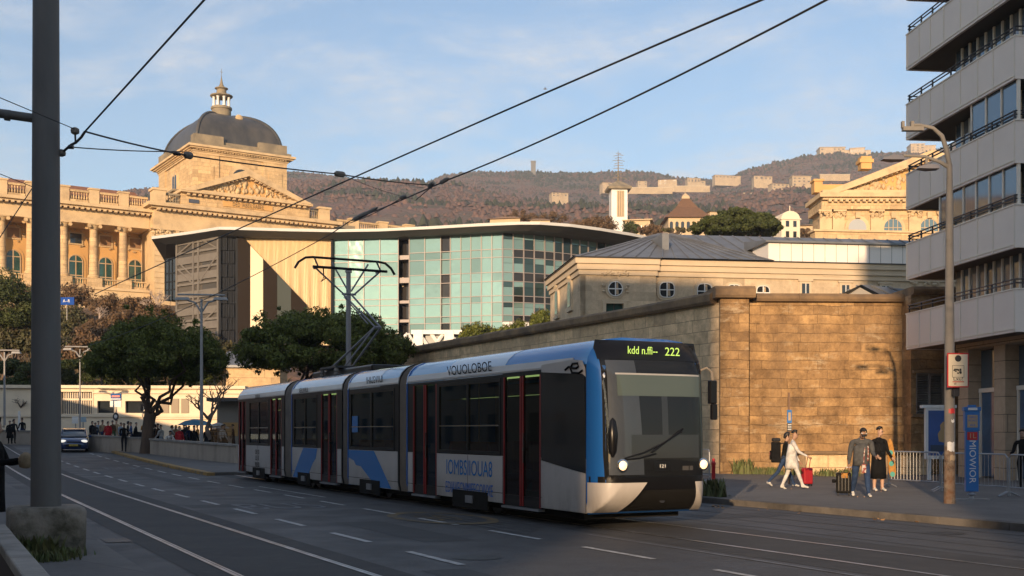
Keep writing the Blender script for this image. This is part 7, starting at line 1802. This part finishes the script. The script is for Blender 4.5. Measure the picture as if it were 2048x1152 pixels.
def bare_tree(px, py_b, py_t, Y, seed, label, m="twig", r0=.12, spread=.6, depth=5):
    r = random.Random(seed); s = Y/F; H = (py_b-py_t)*s; base = Vector((P(px,0,Y).x, Y, cz(py_b, Y))); o = empty("bare_tree", base, 0, label, "tree", "bare trees")
    tk = MB(); tw_ = MB()
    def grow(p, d, L_, rad, lev):
        q = p + d*L_; limb(tk if lev < 2 else tw_, p, q, rad, rad*.65, r, 3, .12)
        if lev >= depth: return
        for _ in range(3 if lev < 3 else 2):
            nd = (d + Vector((r.gauss(0, spread), r.gauss(0, spread), r.gauss(.1, spread*.5)))).normalized()
            if nd.z < -.1: nd.z = .1
            grow(q, nd.normalized(), L_*r.uniform(.6,.85), rad*.6, lev+1)
    grow(Vector((0,0,-.2)), Vector((.05,0,1)), H*.30, r0, 0); tk.build("trunk", M[m], o); tw_.build("crown", M[m], o)
bare_tree(418, 872, 742, 66, 5, "bare plane tree with dark branches beside the tall double lamp", r0=.16)
M["ptwig"] = mat("pale_twig", (0.34, 0.27, 0.23), 0.9)
bare_tree(312, 640, 572, 168, 6, "pale bare tree at the corner of the palace, left of the glazed bay", "ptwig", r0=.3, depth=6)
bare_tree(198, 655, 600, 165, 9, "pale bare tree on the slope under the colonnade", "ptwig", r0=.25)
bare_tree(38, 838, 775, 92, 7, "small bare tree by the road at the far left", r0=.16)
# dry grass tussocks over the slope
r = random.Random(77); mb = MB()
for _ in range(5200):
    Y = r.uniform(98, 198); px = r.uniform(-60, 560 if Y < 160 else 345); z = hz(px, Y); X = (px-1024)/F*Y
    for k in range(3):
        a = r.uniform(0, 6.28); h = r.uniform(.4, 1.3); w_ = r.uniform(.15, .4); p = Vector((X+r.gauss(0,.5), Y+r.gauss(0,.5), z-.1))
        mb.add([p+Vector((-w_*cos(a), -w_*sin(a), 0)), p+Vector((w_*cos(a), w_*sin(a), 0)), p+Vector((r.gauss(0,.4), r.gauss(0,.3), h))], [(0,1,2)])
tag(mb.build("undergrowth", leafmat("slope_scrub", (0.12, 0.065, 0.03), (0.06, 0.055, 0.022), .5)), kind="stuff")
# ------------------------------------------------------------------ people
def cloth(name, c, c2=None): return mat(name, c, .9, c2 or tuple(v*.6 for v in c), 7, spec=.12, bump=.5, bsc=14)
SKIN = mat("skin", (0.30, 0.17, 0.11), .55); SKIN2 = mat("skin_fair", (0.42, 0.26, 0.18), .55); HAIR = mat("dark_hair", (0.012, 0.010, 0.009), .5)
CL = {k: cloth("cloth_"+k, c) for k, c in dict(black=(.010,.010,.011), charcoal=(.03,.03,.033), grey=(.085,.088,.092), white=(.62,.60,.57), cream=(.42,.32,.20), red=(.38,.025,.03), jeans=(.03,.055,.12), navy=(.02,.03,.07), blue=(.06,.12,.26), brown=(.11,.06,.035), beige=(.33,.25,.16), pale=(.30,.36,.42), green=(.05,.10,.05), orange=(.45,.22,.06)).items()}
SHOE_W = cloth("white_shoes", (.60,.58,.54)); SHOE_B = cloth("dark_shoes", (.015,.015,.015))
def figure(pose, bulk=1.0, fingers=False, sub=1, H=1.72):
    ln = R(pose.get("lean", 4)); g = {}
    V_ = []; E_ = []; Rr = []; reg = []
    def add(p, r, par, rg):
        V_.append(Vector(p)); Rr.append(r if isinstance(r, tuple) else (r, r))
        if par is not None: E_.append((par, len(V_)-1)); reg.append(rg)
        return len(V_)-1
    def up(z, x=0, y=0):    # torso point in leaning frame (z above pelvis)
        return Vector((x, -sin(ln)*z + y*cos(ln), .93 + cos(ln)*z + y*sin(ln)))
    tw = pose.get("twist", 0)
    pel = add((0,0,.93), (.135*bulk,.10*bulk), None, "hip")
    bel = add(up(.17), (.125*bulk,.095*bulk), pel, "torso"); che = add(up(.34), (.15*bulk,.105*bulk), bel, "torso"); nb = add(up(.47), (.09*bulk,.07*bulk), che, "torso")
    hd = R(pose.get("head", 5)) + ln; ht = R(pose.get("turn", 0)); c0 = up(.50)
    def hp(z, f): return c0 + Vector((sin(ht)*(f*cos(hd)+z*sin(hd)), -(cos(ht))*(f*cos(hd)+z*sin(hd)), z*cos(hd)-f*sin(hd)))
    nk = add(hp(.04, .0), .052, nb, "head"); jw = add(hp(.115, .015), (.062,.07), nk, "head"); hc = add(hp(.20, .0), (.078,.095), jw, "head"); tp = add(hp(.275, -.01), (.06,.075), hc, "head")
    add(hp(.16, .108), .013, jw, "head") if fingers else None
    ank = []
    for sx, key in ((1,"legL"), (-1,"legR")):
        a, k = [R(v) for v in pose.get(key, (0, 4))]
        hip = Vector((sx*.085*bulk, 0, .90)); kn = hip + Vector((sx*.01, -sin(a)*.43, -cos(a)*.43)); an = kn + Vector((0, -sin(a-k)*.42, -cos(a-k)*.42))
        fa = R(pose.get("foot"+key[-1], 0)); toe = an + Vector((sx*.02, -cos(fa)*.17, -.045 - sin(fa)*.17)); heel = an + Vector((0, .05, -.045))
        i = add(hip, .088*bulk, pel, "hip"); j0 = add(hip.lerp(kn, .5), .076*bulk, i, "leg"); j = add(kn, .058*bulk, j0, "leg"); j1 = add(kn.lerp(an, .4), .055*bulk, j, "shin"); k_ = add(an, .042, j1, "shin"); add(toe, (.042,.03), k_, "foot"); add(heel, .035, k_, "foot"); ank.append(an.z)
    hands = {}
    for sx, key in ((1,"armL"), (-1,"armR")):
        f, ab, el = [R(v) for v in pose.get(key, (5, 8, 15))]
        sh = up(.43, sx*.175*bulk); d1 = Vector((sx*sin(ab), -sin(f)*cos(ab), -cos(f)*cos(ab))); eb = sh + d1*.29
        d2 = Vector((sx*sin(ab)*.5, -sin(f+el)*cos(ab), -cos(f+el)*cos(ab))).normalized(); wr = eb + d2*.25; pm = wr + d2*.085
        a0 = add(sh, .062*bulk, nb, "arm"); a1 = add(eb, .047*bulk, a0, "arm"); a2 = add(wr, .034, a1, "arm"); a3 = add(pm, (.036,.02), a2, "hand"); hands[key] = pm
        if fingers:
            fw_ = Vector((0,-1,0)); sd = d2.cross(Vector((sx,0,0))).normalized()
            for q, l_ in ((-.026,.06),(-.009,.072),(.009,.068),(.026,.052)):
                p1 = pm + sd*q + d2*.03; p2 = p1 + d2*l_*.5 - Vector((sx*.008,0,0)); p3 = p2 + (d2*.7 - Vector((sx*.7,0,0)))*l_*.5
                b_ = add(p1, .0095, a3, "hand"); b_ = add(p2, .009, b_, "hand"); add(p3, .0075, b_, "hand")
            th = wr + d2*.03 - sd*.035; b_ = add(th, .011, a2, "hand"); add(th + d2*.045 - sd*.018, .009, b_, "hand")
        else: add(pm + d2*.075, (.026,.012), a3, "hand")
    dz = .082 - min(ank); sc = H/1.72
    for v in V_: v.z += dz; v *= sc
    me = bpy.data.meshes.new("person"); me.from_pydata([tuple(v) for v in V_], E_, []); ob = bpy.data.objects.new("person", me); COL.objects.link(ob)
    md = ob.modifiers.new("skin", "SKIN"); md.use_smooth_shade = True; md.branch_smoothing = .6
    for i, q in enumerate(me.skin_vertices[0].data): q.radius = (Rr[i][0]*sc, Rr[i][1]*sc); q.use_root = (i == 0)
    sm = ob.modifiers.new("sub", "SUBSURF"); sm.levels = sub; sm.render_levels = sub
    dg = bpy.context.evaluated_depsgraph_get(); out = bpy.data.meshes.new_from_object(ob.evaluated_get(dg)); bpy.data.objects.remove(ob); bpy.data.meshes.remove(me)
    segs = [(V_[a], V_[b], rg, max(Rr[a][0], Rr[b][0])*sc) for (a, b), rg in zip(E_, reg)]
    return out, segs, [v.copy() for v in V_], dict(hands={k: Vector((p.x, p.y, p.z+dz))*sc for k, p in hands.items()}, head=(V_[hc], hd, ht, sc), pel=V_[pel], che=V_[che])
def dress(me, segs, slots, mats):
    me.materials.clear()
    for m in mats: me.materials.append(m)
    for p in me.polygons:
        c = p.center; best = None
        for a, b, rg, r in segs:
            d = b-a; t = max(0, min(1, (c-a).dot(d)/max(1e-9, d.length_squared))); q = (c-a-d*t).length/ max(r,.02)
            if best is None or q < best[0]: best = (q, rg)
        p.material_index = slots[best[1]]; p.use_smooth = True
SLOT = dict(head=0, hand=0, torso=1, arm=1, hip=2, leg=2, shin=2, foot=3)
def hair_mesh(parent, info, m, long=False, cap=False, name="hair"):
    c, hd, ht, sc = info["head"]; mb = MB(); n, k = 14, 9; vs = []; fs = []
    rx, ry, rz = .094*sc, .112*sc, .118*sc
    idx = {}
    for j in range(k+1):
        th = pi*j/k*.78
        for i in range(n):
            a = 2*pi*i/n; x, y, z = sin(th)*cos(a), sin(th)*sin(a), cos(th); front = -y
            lim = .50 if front > .35 else (.85 if abs(x) > .6 else 1.35 + (.5 if long else 0))
            t2 = min(th, lim*1.15); x, y, z = sin(t2)*cos(a), sin(t2)*sin(a), cos(t2)
            vs.append((x*rx, y*ry+.012*sc, z*rz+.02*sc - (.05*sc*max(0, th-1.6) if long and front < 0 else 0)))
    fs = [(j*n+i, j*n+(i+1)%n, (j+1)*n+(i+1)%n, (j+1)*n+i) for j in range(k) for i in range(n)]
    mb.add(vs, fs)
    if cap: mb.add([(x*sc, y*sc, .055*sc) for x, y in ((-.07,-.10),(.07,-.10),(.055,-.17),(-.055,-.17))], [(0,1,2,3)])
    o = mb.build(name, m, parent, smooth=180); md = o.modifiers.new("t", "SOLIDIFY"); md.thickness = .006
    o.matrix_local = Matrix.Translation(c) @ Matrix.Rotation(ht, 4, "Z") @ Matrix.Rotation(hd, 4, "X"); return o
def face_mesh(parent, info):
    c, hd, ht, sc = info["head"]; mb = MB()
    for x in (-.032, .032): mb.lathe([(.002,-.008),(.012,-.003),(.012,.003),(.002,.008)], (x*sc, -.101*sc, .0), 8); mb.box((x-.018)*sc, (x+.018)*sc, -.108*sc, -.1*sc, .018*sc, .024*sc)
    mb.box(-.022*sc, .022*sc, -.104*sc, -.094*sc, -.062*sc, -.054*sc)
    o = mb.build("face", HAIR, parent); o.matrix_local = Matrix.Translation(c) @ Matrix.Rotation(ht, 4, "Z") @ Matrix.Rotation(hd, 4, "X")
    mb = MB()
    for x in (-.083, .083): mb.lathe([(.003,-.028),(.014,-.012),(.016,.012),(.004,.028)], (x*sc, .005*sc, -.005*sc), 8, sy=.6)
    e = mb.build("ears", SKIN, parent, smooth=180); e.matrix_local = o.matrix_local
def garment(parent, name, m, prof, n=18):      # prof: (z, rx, ry, dx, dy)
    mb = MB(); mb.loft([[(dx + rx*cos(2*pi*i/n)*(1+.04*cos(5*2*pi*i/n)), dy + ry*sin(2*pi*i/n)*(1+.04*sin(4*2*pi*i/n)), z) for i in range(n)] for z, rx, ry, dx, dy in prof], cap=False)
    o = mb.build(name, m, parent, smooth=180); md = o.modifiers.new("t", "SOLIDIFY"); md.thickness = .008; return o
def place_person(loc, face, pose, mats, label, bulk=1.0, H=1.62, near=True, hair=HAIR, group=None, long=False, cap=False, slots=None):
    me, segs, V_, info = figure(pose, bulk, near, 2 if near else 1, H)
    dress(me, segs, {**SLOT, **(slots or {})}, mats); ob = bpy.data.objects.new("person", me); COL.objects.link(ob); ob.location = loc; ob.rotation_euler.z = R(face)
    tag(ob, label, "person", group); hair_mesh(ob, info, hair, long, cap, "cap" if cap else "hair")
    if near: face_mesh(ob, info)
    return ob, info
def toworld(ob, v): return Matrix.Translation(ob.location) @ Matrix.Rotation(ob.rotation_euler.z, 4, "Z") @ Vector(v)
WP = lambda px, py: gnd(px, py, .13)
# woman in white pushing the red suitcase
pw_ = WP(1583, 978)
wo_, inf = place_person(pw_, 80, dict(legL=(-14,10), legR=(24,4), footL=25, armR=(30,6,32), armL=(8,5,25), lean=6, head=8), [SKIN, CL["white"], CL["white"], SHOE_W], "person in a long white tunic and white trousers striding right with a red suitcase", 1.08, 1.70)
sc = 1.70/1.72; garment(wo_, "tunic", CL["white"], [(1.32*sc,.15,.105,0,-.02),(1.15*sc,.165,.125,0,-.01),(.95*sc,.172,.15,0,0),(.72*sc,.18,.185,0,-.02),(.60*sc,.175,.20,0,-.02)])
hR = toworld(wo_, inf["hands"]["armR"])
def suitcase(loc, rz, w_, d_, h, m, label, hand, soft=False):
    o = empty("suitcase", loc, rz, label, "suitcase")
    mb = MB(); mb.box(-w_/2, w_/2, -d_/2, d_/2, .06, h); b_ = bevel(mb.build("shell", m, o), .045, 3)
    mb = MB()
    for i in range(4): x = -w_*.32+w_*.64*i/3; mb.box(x-.008, x+.008, -d_/2-.006, -d_/2+.001, .13, h-.08)
    mb.box(-w_/2-.003, w_/2+.003, -.008, .008, .075, h+.003); mb.build("ribs", M["tblk"] if soft else m, b_)
    for sx in (-1, 1):
        for sy in (-1, 1):
            mb = MB(); mb.lathe([(.0,-.015),(.03,-.013),(.03,.013),(.0,.015)], (0,0,0), 10); mb.v = [(sx*w_*.36+v[2], sy*d_*.3+v[0], .03+v[1]) for v in mb.v]; mb.box(sx*w_*.36-.02, sx*w_*.36+.02, sy*d_*.3-.012, sy*d_*.3+.012, .045, .065); mb.build("wheel", M["black"], o)
    hl = Matrix.Rotation(-rz, 4, "Z") @ (Vector(hand) - Vector(loc)); mb = MB(); dx = w_*.2
    t_ = Vector((hl.x, hl.y, hl.z)); mb.tube([(-dx, 0, h-.1), (t_.x-dx*.8, t_.y, t_.z), (t_.x+dx*.8, t_.y, t_.z), (dx, 0, h-.1)], .011, 6); mb.build("handle", M["chrome"], o)
    return o
ps = WP(1614, 972); suitcase(ps, R(18), .31, .22, .56, mat("suitcase_red", (.30,.012,.018), .35), "red hard-shell suitcase on wheels rolled by the walker in white", hR)
# companion with the backpack
pb_ = WP(1574, 976) + Vector((0, .45, 0))
co_, inf = place_person(pb_, 82, dict(legL=(26,6), legR=(-24,22), footR=35, armL=(-5,6,20), armR=(12,6,20), lean=9), [SKIN, CL["black"], CL["jeans"], SHOE_W], "person in dark jeans half hidden behind the walker in white, carrying a backpack", 1.0, 1.66, long=True)
c = toworld(co_, (0, .22, 1.12)); o = empty("backpack", c, R(82), "bulky black backpack with a red patch on the walker's back", "backpack")
mb = MB(); mb.box(-.16, .16, -.13, .13, -.38, .24); mb.box(-.12, .12, .132, .18, -.30, -.02); bk = bevel(mb.build("bag", CL["black"], o), .07, 4)
mb = MB(); mb.box(-.15, .15, -.13, .12, .245, .36); bevel(mb.build("top_roll", CL["charcoal"], o), .05, 3)
mb = MB(); mb.box(-.06, .07, .181, .184, -.16, -.06); mb.box(.161,.164,-.05,.04,-.12,.02); mb.build("red_patch", M["red"], o)
mb = MB()
for x in (-.11, .11): mb.tube([(x,-.13,.18),(x,-.30,.22),(x,-.40,.10),(x,-.36,-.14),(x,-.13,-.28)], .016, 6)
mb.build("strap", CL["charcoal"], o)
# man in grey with the black suitcase
pm_ = WP(1722, 994)
mn_, inf = place_person(pm_, -4, dict(legL=(20,6), legR=(-16,18), footR=22, armR=(-10,9,10), armL=(14,5,62), lean=9, head=34), [SKIN, CL["grey"], CL["jeans"], SHOE_W], "person in a grey jacket and blue jeans, head bowed, pulling a black suitcase", 1.3, 1.78, hair=CL["charcoal"], cap=True)
garment(mn_, "jacket", CL["grey"], [(1.36,.10,.09,0,-.10),(1.28,.20,.13,0,-.07),(1.1,.195,.15,0,-.05),(.95,.20,.16,0,-.02),(.80,.205,.165,0,-.01)])
mb = MB(); mb.tube([(.05,-.19,1.28),(.03,-.22,1.1),(.02,-.21,.86)], .014, 6); mb.tube([(.13,-.19,1.30),(.13,-.22,1.15),(.12,-.21,.92)], .016, 6); mb.box(-.03,.07,-.25,-.18,.62,.84); mb.build("scarf", mat("striped_scarf", (.45,.40,.36), .8, (.22,.05,.04), 14, lo=.48, hi=.52), mn_)
mb = MB(); 
for x, z in ((-.05,.07),(.06,.06)): mb.lathe([(.0,-.02),(.02,0),(.0,.02)], (0,0,0), 8); mb.v[-24:] = [(x+v[0], -.075+v[1], z+v[2]) for v in mb.v[-24:]]
cbl = mb.build("cap_badge", CL["white"], mn_); hcc, hdd, htt, scc = inf["head"]; cbl.matrix_local = Matrix.Translation(hcc) @ Matrix.Rotation(hdd, 4, "X")
hR = toworld(mn_, inf["hands"]["armR"])
ps = WP(1687, 991); b_ = suitcase(ps, R(-14), .38, .26, .60, mat("suitcase_black", (.010,.010,.010), .75, spec=.1), "black soft suitcase with an orange tag beside the person in grey", hR, True)
mb = MB(); mb.box(-.06, .1, -.134, -.131, .46, .585); mb.build("orange_tag", CL["orange"], b_)
mb = MB(); mb.box(-.29, -.191, -.08, .08, .33, .42); bevel(mb.build("side_bag", CL["black"], b_), .02)
# person in black with the board
pk = WP(1757, 983)
wk, inf = place_person(pk, 14, dict(legL=(4,6), legR=(-2,4), armL=(10,9,40), armR=(10,4,52), lean=3, head=6, turn=22), [SKIN2, CL["black"], CL["black"], SHOE_W], "person in loose black clothes and white shoes holding a yellow board", 1.08, 1.74, slots=dict(shin=0))
garment(wk, "loose_trousers", CL["black"], [(1.36,.10,.085,0,-.03),(1.28,.19,.12,0,-.02),(1.05,.19,.14,0,-.01),(.85,.195,.155,0,0),(.60,.215,.17,0,0),(.36,.22,.16,0,0)])
mb = MB(); mb.tube([(-.07,-.13,1.33),(-.01,-.15,1.13),(.02,-.155,1.08)], .006, 5); mb.tube([(.07,-.13,1.33),(.02,-.15,1.13)], .006, 5); mb.box(-.05,.05,-.19,-.15,1.03,1.09); mb.build("neck_camera", M["tblk"], wk)
bp_ = toworld(wk, (.40, -.06, .42)); o = empty("longboard", bp_, R(10), "yellow longboard with teal patterns held upright by the person in black", "skateboard")
mb = MB(); pr = [(0,-.02),(.08,.0),(.115,.12),(.12,.7),(.09,.95),(.04,1.05),(-.0,1.05),(-.05,.95),(-.09,.7),(-.1,.12),(-.06,0)]; mb.prism([(x, z) for x, z in pr], "y", -.012, .012); dk_ = mb.build("deck", CL["orange"], o); dk_.rotation_euler.y = R(-6)
for z in (.06, .36, .66):
    mb = MB(); mb.lathe([(0,0),(.075,0),(.075,.004),(0,.004)], (0,0,0), 12); mb.v = [(v[0], -.0125-v[2], z+v[1]) for v in mb.v]; mb.build("teal_motif", mat("teal_print", (.08,.30,.25), .5), dk_)
for z in (.2, .82):
    mb = MB(); mb.tube([(-.1,.05,z),(.1,.05,z)], .012, 6); mb.lathe([(0,-.02),(.03,-.02),(.03,.02),(0,.02)], (0,0,0), 10); mb.v[-40:] = [(.1+v[2], .05+v[0], z+v[1]) for v in mb.v[-40:]]; mb.build("truck", M["steel"], dk_)
# right edge, left edge, pavement walker
pe = P(2046, 0, 33.5); pe.z = .16; place_person(pe, -40, dict(legL=(6,8), legR=(-6,6), armL=(20,10,70), armR=(16,10,60), lean=4), [SKIN, CL["black"], CL["black"], SHOE_B], "person in a black jacket standing by the shop window at the right edge", 1.1, 1.70)
pl = P(-20, 0, 17.2); pl.z = .1; lf, inf = place_person(pl, 100, dict(armR=(30,6,70), armL=(26,6,70), lean=5), [SKIN2, CL["black"], CL["black"], SHOE_B], "person in a long dark coat cut by the left edge beyond the parapet", 1.25, 1.86)
garment(lf, "coat", CL["black"], [(1.52,.12,.1,0,-.04),(1.4,.23,.15,0,-.03),(1.1,.23,.17,0,-.02),(.8,.24,.19,0,0),(.5,.25,.2,0,0)])
hR = toworld(lf, inf["hands"]["armR"]); mb = MB(); mb.lathe([(.02,-.12),(.09,-.1),(.11,0),(.08,.08),(.03,.12)], (0,0,0), 10); ob = mb.build("bundle", CL["beige"], None, smooth=180, loc=hR+Vector((.03,-.02,-.02))); tag(ob, "tan bundle carried by the dark-coated person at the left edge", "bag")
pd_ = WP(248, 904); place_person(pd_, 15, dict(legL=(14,5), legR=(-12,14), armL=(25,6,80), armR=(25,6,80), lean=5, head=20), [SKIN, CL["black"], CL["charcoal"], SHOE_B], "person all in black walking on the far pavement by the low wall", 1.12, 1.72)
# market crowd
var = []
for i, ps_ in enumerate((dict(armL=(10,8,20)), dict(legL=(12,5), legR=(-12,14), armL=(18,6,30)), dict(armR=(40,8,60), armL=(30,8,60), lean=8), dict(legL=(8,10), lean=16, head=20, armR=(50,6,20)), dict(turn=40, armL=(0,12,30)), dict(legL=(70,95), legR=(60,90), lean=25, armL=(50,6,30)))):
    var.append(figure(ps_, 1.12, False, 1, 1.62))
crowd = [(184,0,"black","black","in a black coat, leftmost by the ticket machine"),(190,1,"charcoal","black","in a charcoal coat beside the leftmost market visitor"),(197,2,"pale","jeans","in a pale jacket with raised arms, right of two dark coats"),(204,0,"beige","jeans","in a beige jacket and jeans, left of the person in red"),(216,4,"red","red","in a plain red dress left of the round dark sign"),(226,1,"brown","green","in brown with green trousers right of the red dress"),(233,2,"cream","cream","in cream clothes behind the round sign's post"),(241,0,"pale","navy","in pale blue behind the walker in black"),(255,4,"charcoal","charcoal","in charcoal just right of the walker in black"),(263,1,"blue","navy","in a blue jacket left of the dark stall"),(271,0,"black","black","in black behind the dark stall roof"),(289,2,"orange","brown","in orange left of the big pine trunk"),(311,0,"charcoal","black","in charcoal just right of the big pine trunk"),(317,4,"brown","black","in a brown top right of the pine trunk"),(323,1,"white","pale","in a white top near the pine trunk"),(336,5,"white","black","crouching in white shirt and black trousers"),(341,2,"white","charcoal","standing in a white shirt behind the crouching one"),(351,3,"cream","brown","in cream leaning toward the red dotted dress"),(358,0,"red","black","in a red coat with black trousers"),(367,1,"charcoal","charcoal","in dark grey left of the blue parasol pole"),(374,4,"grey","grey","in mid grey under the blue parasol"),(380,2,"navy","black","in navy under the blue parasol"),(387,0,"black","black","large in a black coat left of the tall lamp"),(396,1,"orange","beige","in orange beside the tall lamp"),(415,0,"black","charcoal","broad in black right of the tall lamp"),(421,4,"black","black","in black behind the broad figure"),(427,1,"blue","white","in a blue jacket and white trousers"),(434,2,"navy","brown","in navy near the kiosk counter"),(444,0,"white","black","in white beside the kiosk"),(450,4,"black","beige","in black before the kiosk counter"),(467,1,"brown","brown","in brown nearest the tram's tail"),(20,0,"black","black","in black at the far bend, leftmost"),(27,4,"charcoal","black","in charcoal at the far bend"),(45,1,"black","navy","in black and navy left of the concrete pole")]
big = {387, 415, 216, 358, 336}
for i, (px, v, a, b_, lab) in enumerate(crowd):
    me0, segs, V_, info = var[v]; me = me0.copy(); r = random.Random(i); dress(me, segs, SLOT, [SKIN if i % 2 else SKIN2, CL[a], CL[b_], SHOE_B]); me.name = "person"
    Y = ((66 if px in big and px > 300 else r.uniform(69, 77)) if px > 300 else r.uniform(78, 84)) if px > 60 else r.uniform(80, 86)
    X = (px-1024)/F*Y; z = zg(ut(X, Y)[1]) + .13
    ob = bpy.data.objects.new("person", me); COL.objects.link(ob); ob.location = (X, Y, z); ob.rotation_euler.z = R(r.choice((0, 60, -70, 120, 180, -120, 30)) + r.uniform(-20, 20)); k = r.uniform(.95, 1.06); ob.scale = (k, k, k)
    tag(ob, "market visitor " + lab, "person", "market crowd behind the low wall"); hair_mesh(ob, info, HAIR if i % 3 else CL["charcoal"], long=i % 4 == 0)
    if a in ("red", "black") and v in (0, 4): garment(ob, "coat", CL[a], [(1.25,.13,.10,0,0),(1.0,.20,.15,0,0),(.7,.22,.18,0,0),(.42,.25,.2,0,0)], 12)
# parasols and stall
def parasol(px, py, hw, Y, m, label):
    s = Y/F; X = (px-1024)/F*Y; z0 = zg(ut(X, Y)[1])+.13; o = empty("parasol", (X, Y, z0), 0, label, "parasol", "market parasols"); zt = CZ+(HY-py)*s-z0; w_ = hw*s
    mb = MB(); n = 8; mb.loft([[(w_*cos(2*pi*i/n), w_*sin(2*pi*i/n), zt-.38) for i in range(n)], [(w_*.55*cos(2*pi*i/n), w_*.55*sin(2*pi*i/n), zt-.12) for i in range(n)], [(.03*cos(2*pi*i/n), .03*sin(2*pi*i/n), zt) for i in range(n)]], cap=False); mb.build("canopy", m, o)
    mb = MB(); mb.tube([(0,0,0),(0,0,zt)], .025, 6); mb.build("pole", M["steel"], o)
parasol(390, 838, 37, 71, mat("parasol_blue", (.10,.32,.50), .7), "light blue market parasol beside the tall double lamp")
parasol(436, 845, 24, 74, CL["white"], "small white market parasol right of the tall double lamp")
Y = 70; X = (277-1024)/F*Y; z0 = zg(ut(X, Y)[1])+.13; s = Y/F; o = empty("market_stall", (X, Y, z0), 0, "market stall with black peaked cover and pale blue skirt left of the pine trunk", "stall")
mb = MB(); mb.box(-13*s, 13*s, 0, 1.2, 0, .95); mb.build("skirt", CL["pale"], o); mb = MB(); mb.loft([[(-14*s,-.1,.953),(14*s,-.1,.953),(14*s,1.3,.953),(-14*s,1.3,.953)], [(-8*s,.3,1.25),(2*s,.3,1.2),(2*s,.9,1.2),(-8*s,.9,1.25)]]); mb.build("cover", CL["black"], o)
o = tag(MB().build("x", M["dark"]), "x"); bpy.data.objects.remove(o)
Y = 66.5; o = empty("wire_fence", P(441, 868, Y), R(3), "low wire fence panel behind the wall near the kiosk", "fence"); s = Y/F; mb = MB()
for i in range(22): mb.tube([(-20*s+i*2*s, 0, -.5), (-20*s+i*2*s, 0, .45)], .012, 4)
for z in (-.1, .15, .45): mb.tube([(-21*s,0,z),(24*s,0,z)], .015, 4)
mb.build("panel", mat("orange_brown_wire", (.25,.14,.06), .6), o)
# ------------------------------------------------------------------ haze: one closed box of thin air round everything
mb = MB(); mb.box(-2700, 2700, -160, 2900, -40, 680)
hzm = bpy.data.materials.new("haze_air"); hzm.use_nodes = True; t = hzm.node_tree
for n in list(t.nodes):
    if n.type != "OUTPUT_MATERIAL": t.nodes.remove(n)
pv = N(t, "ShaderNodeVolumePrincipled"); pv.inputs["Color"].default_value = (0.80, 0.88, 1.0, 1); pv.inputs["Density"].default_value = 0.00017; pv.inputs["Anisotropy"].default_value = 0.0
L(t, pv.outputs[0], [n for n in t.nodes if n.type == "OUTPUT_MATERIAL"][0].inputs["Volume"])
tag(mb.build("haze", hzm), kind="stuff")
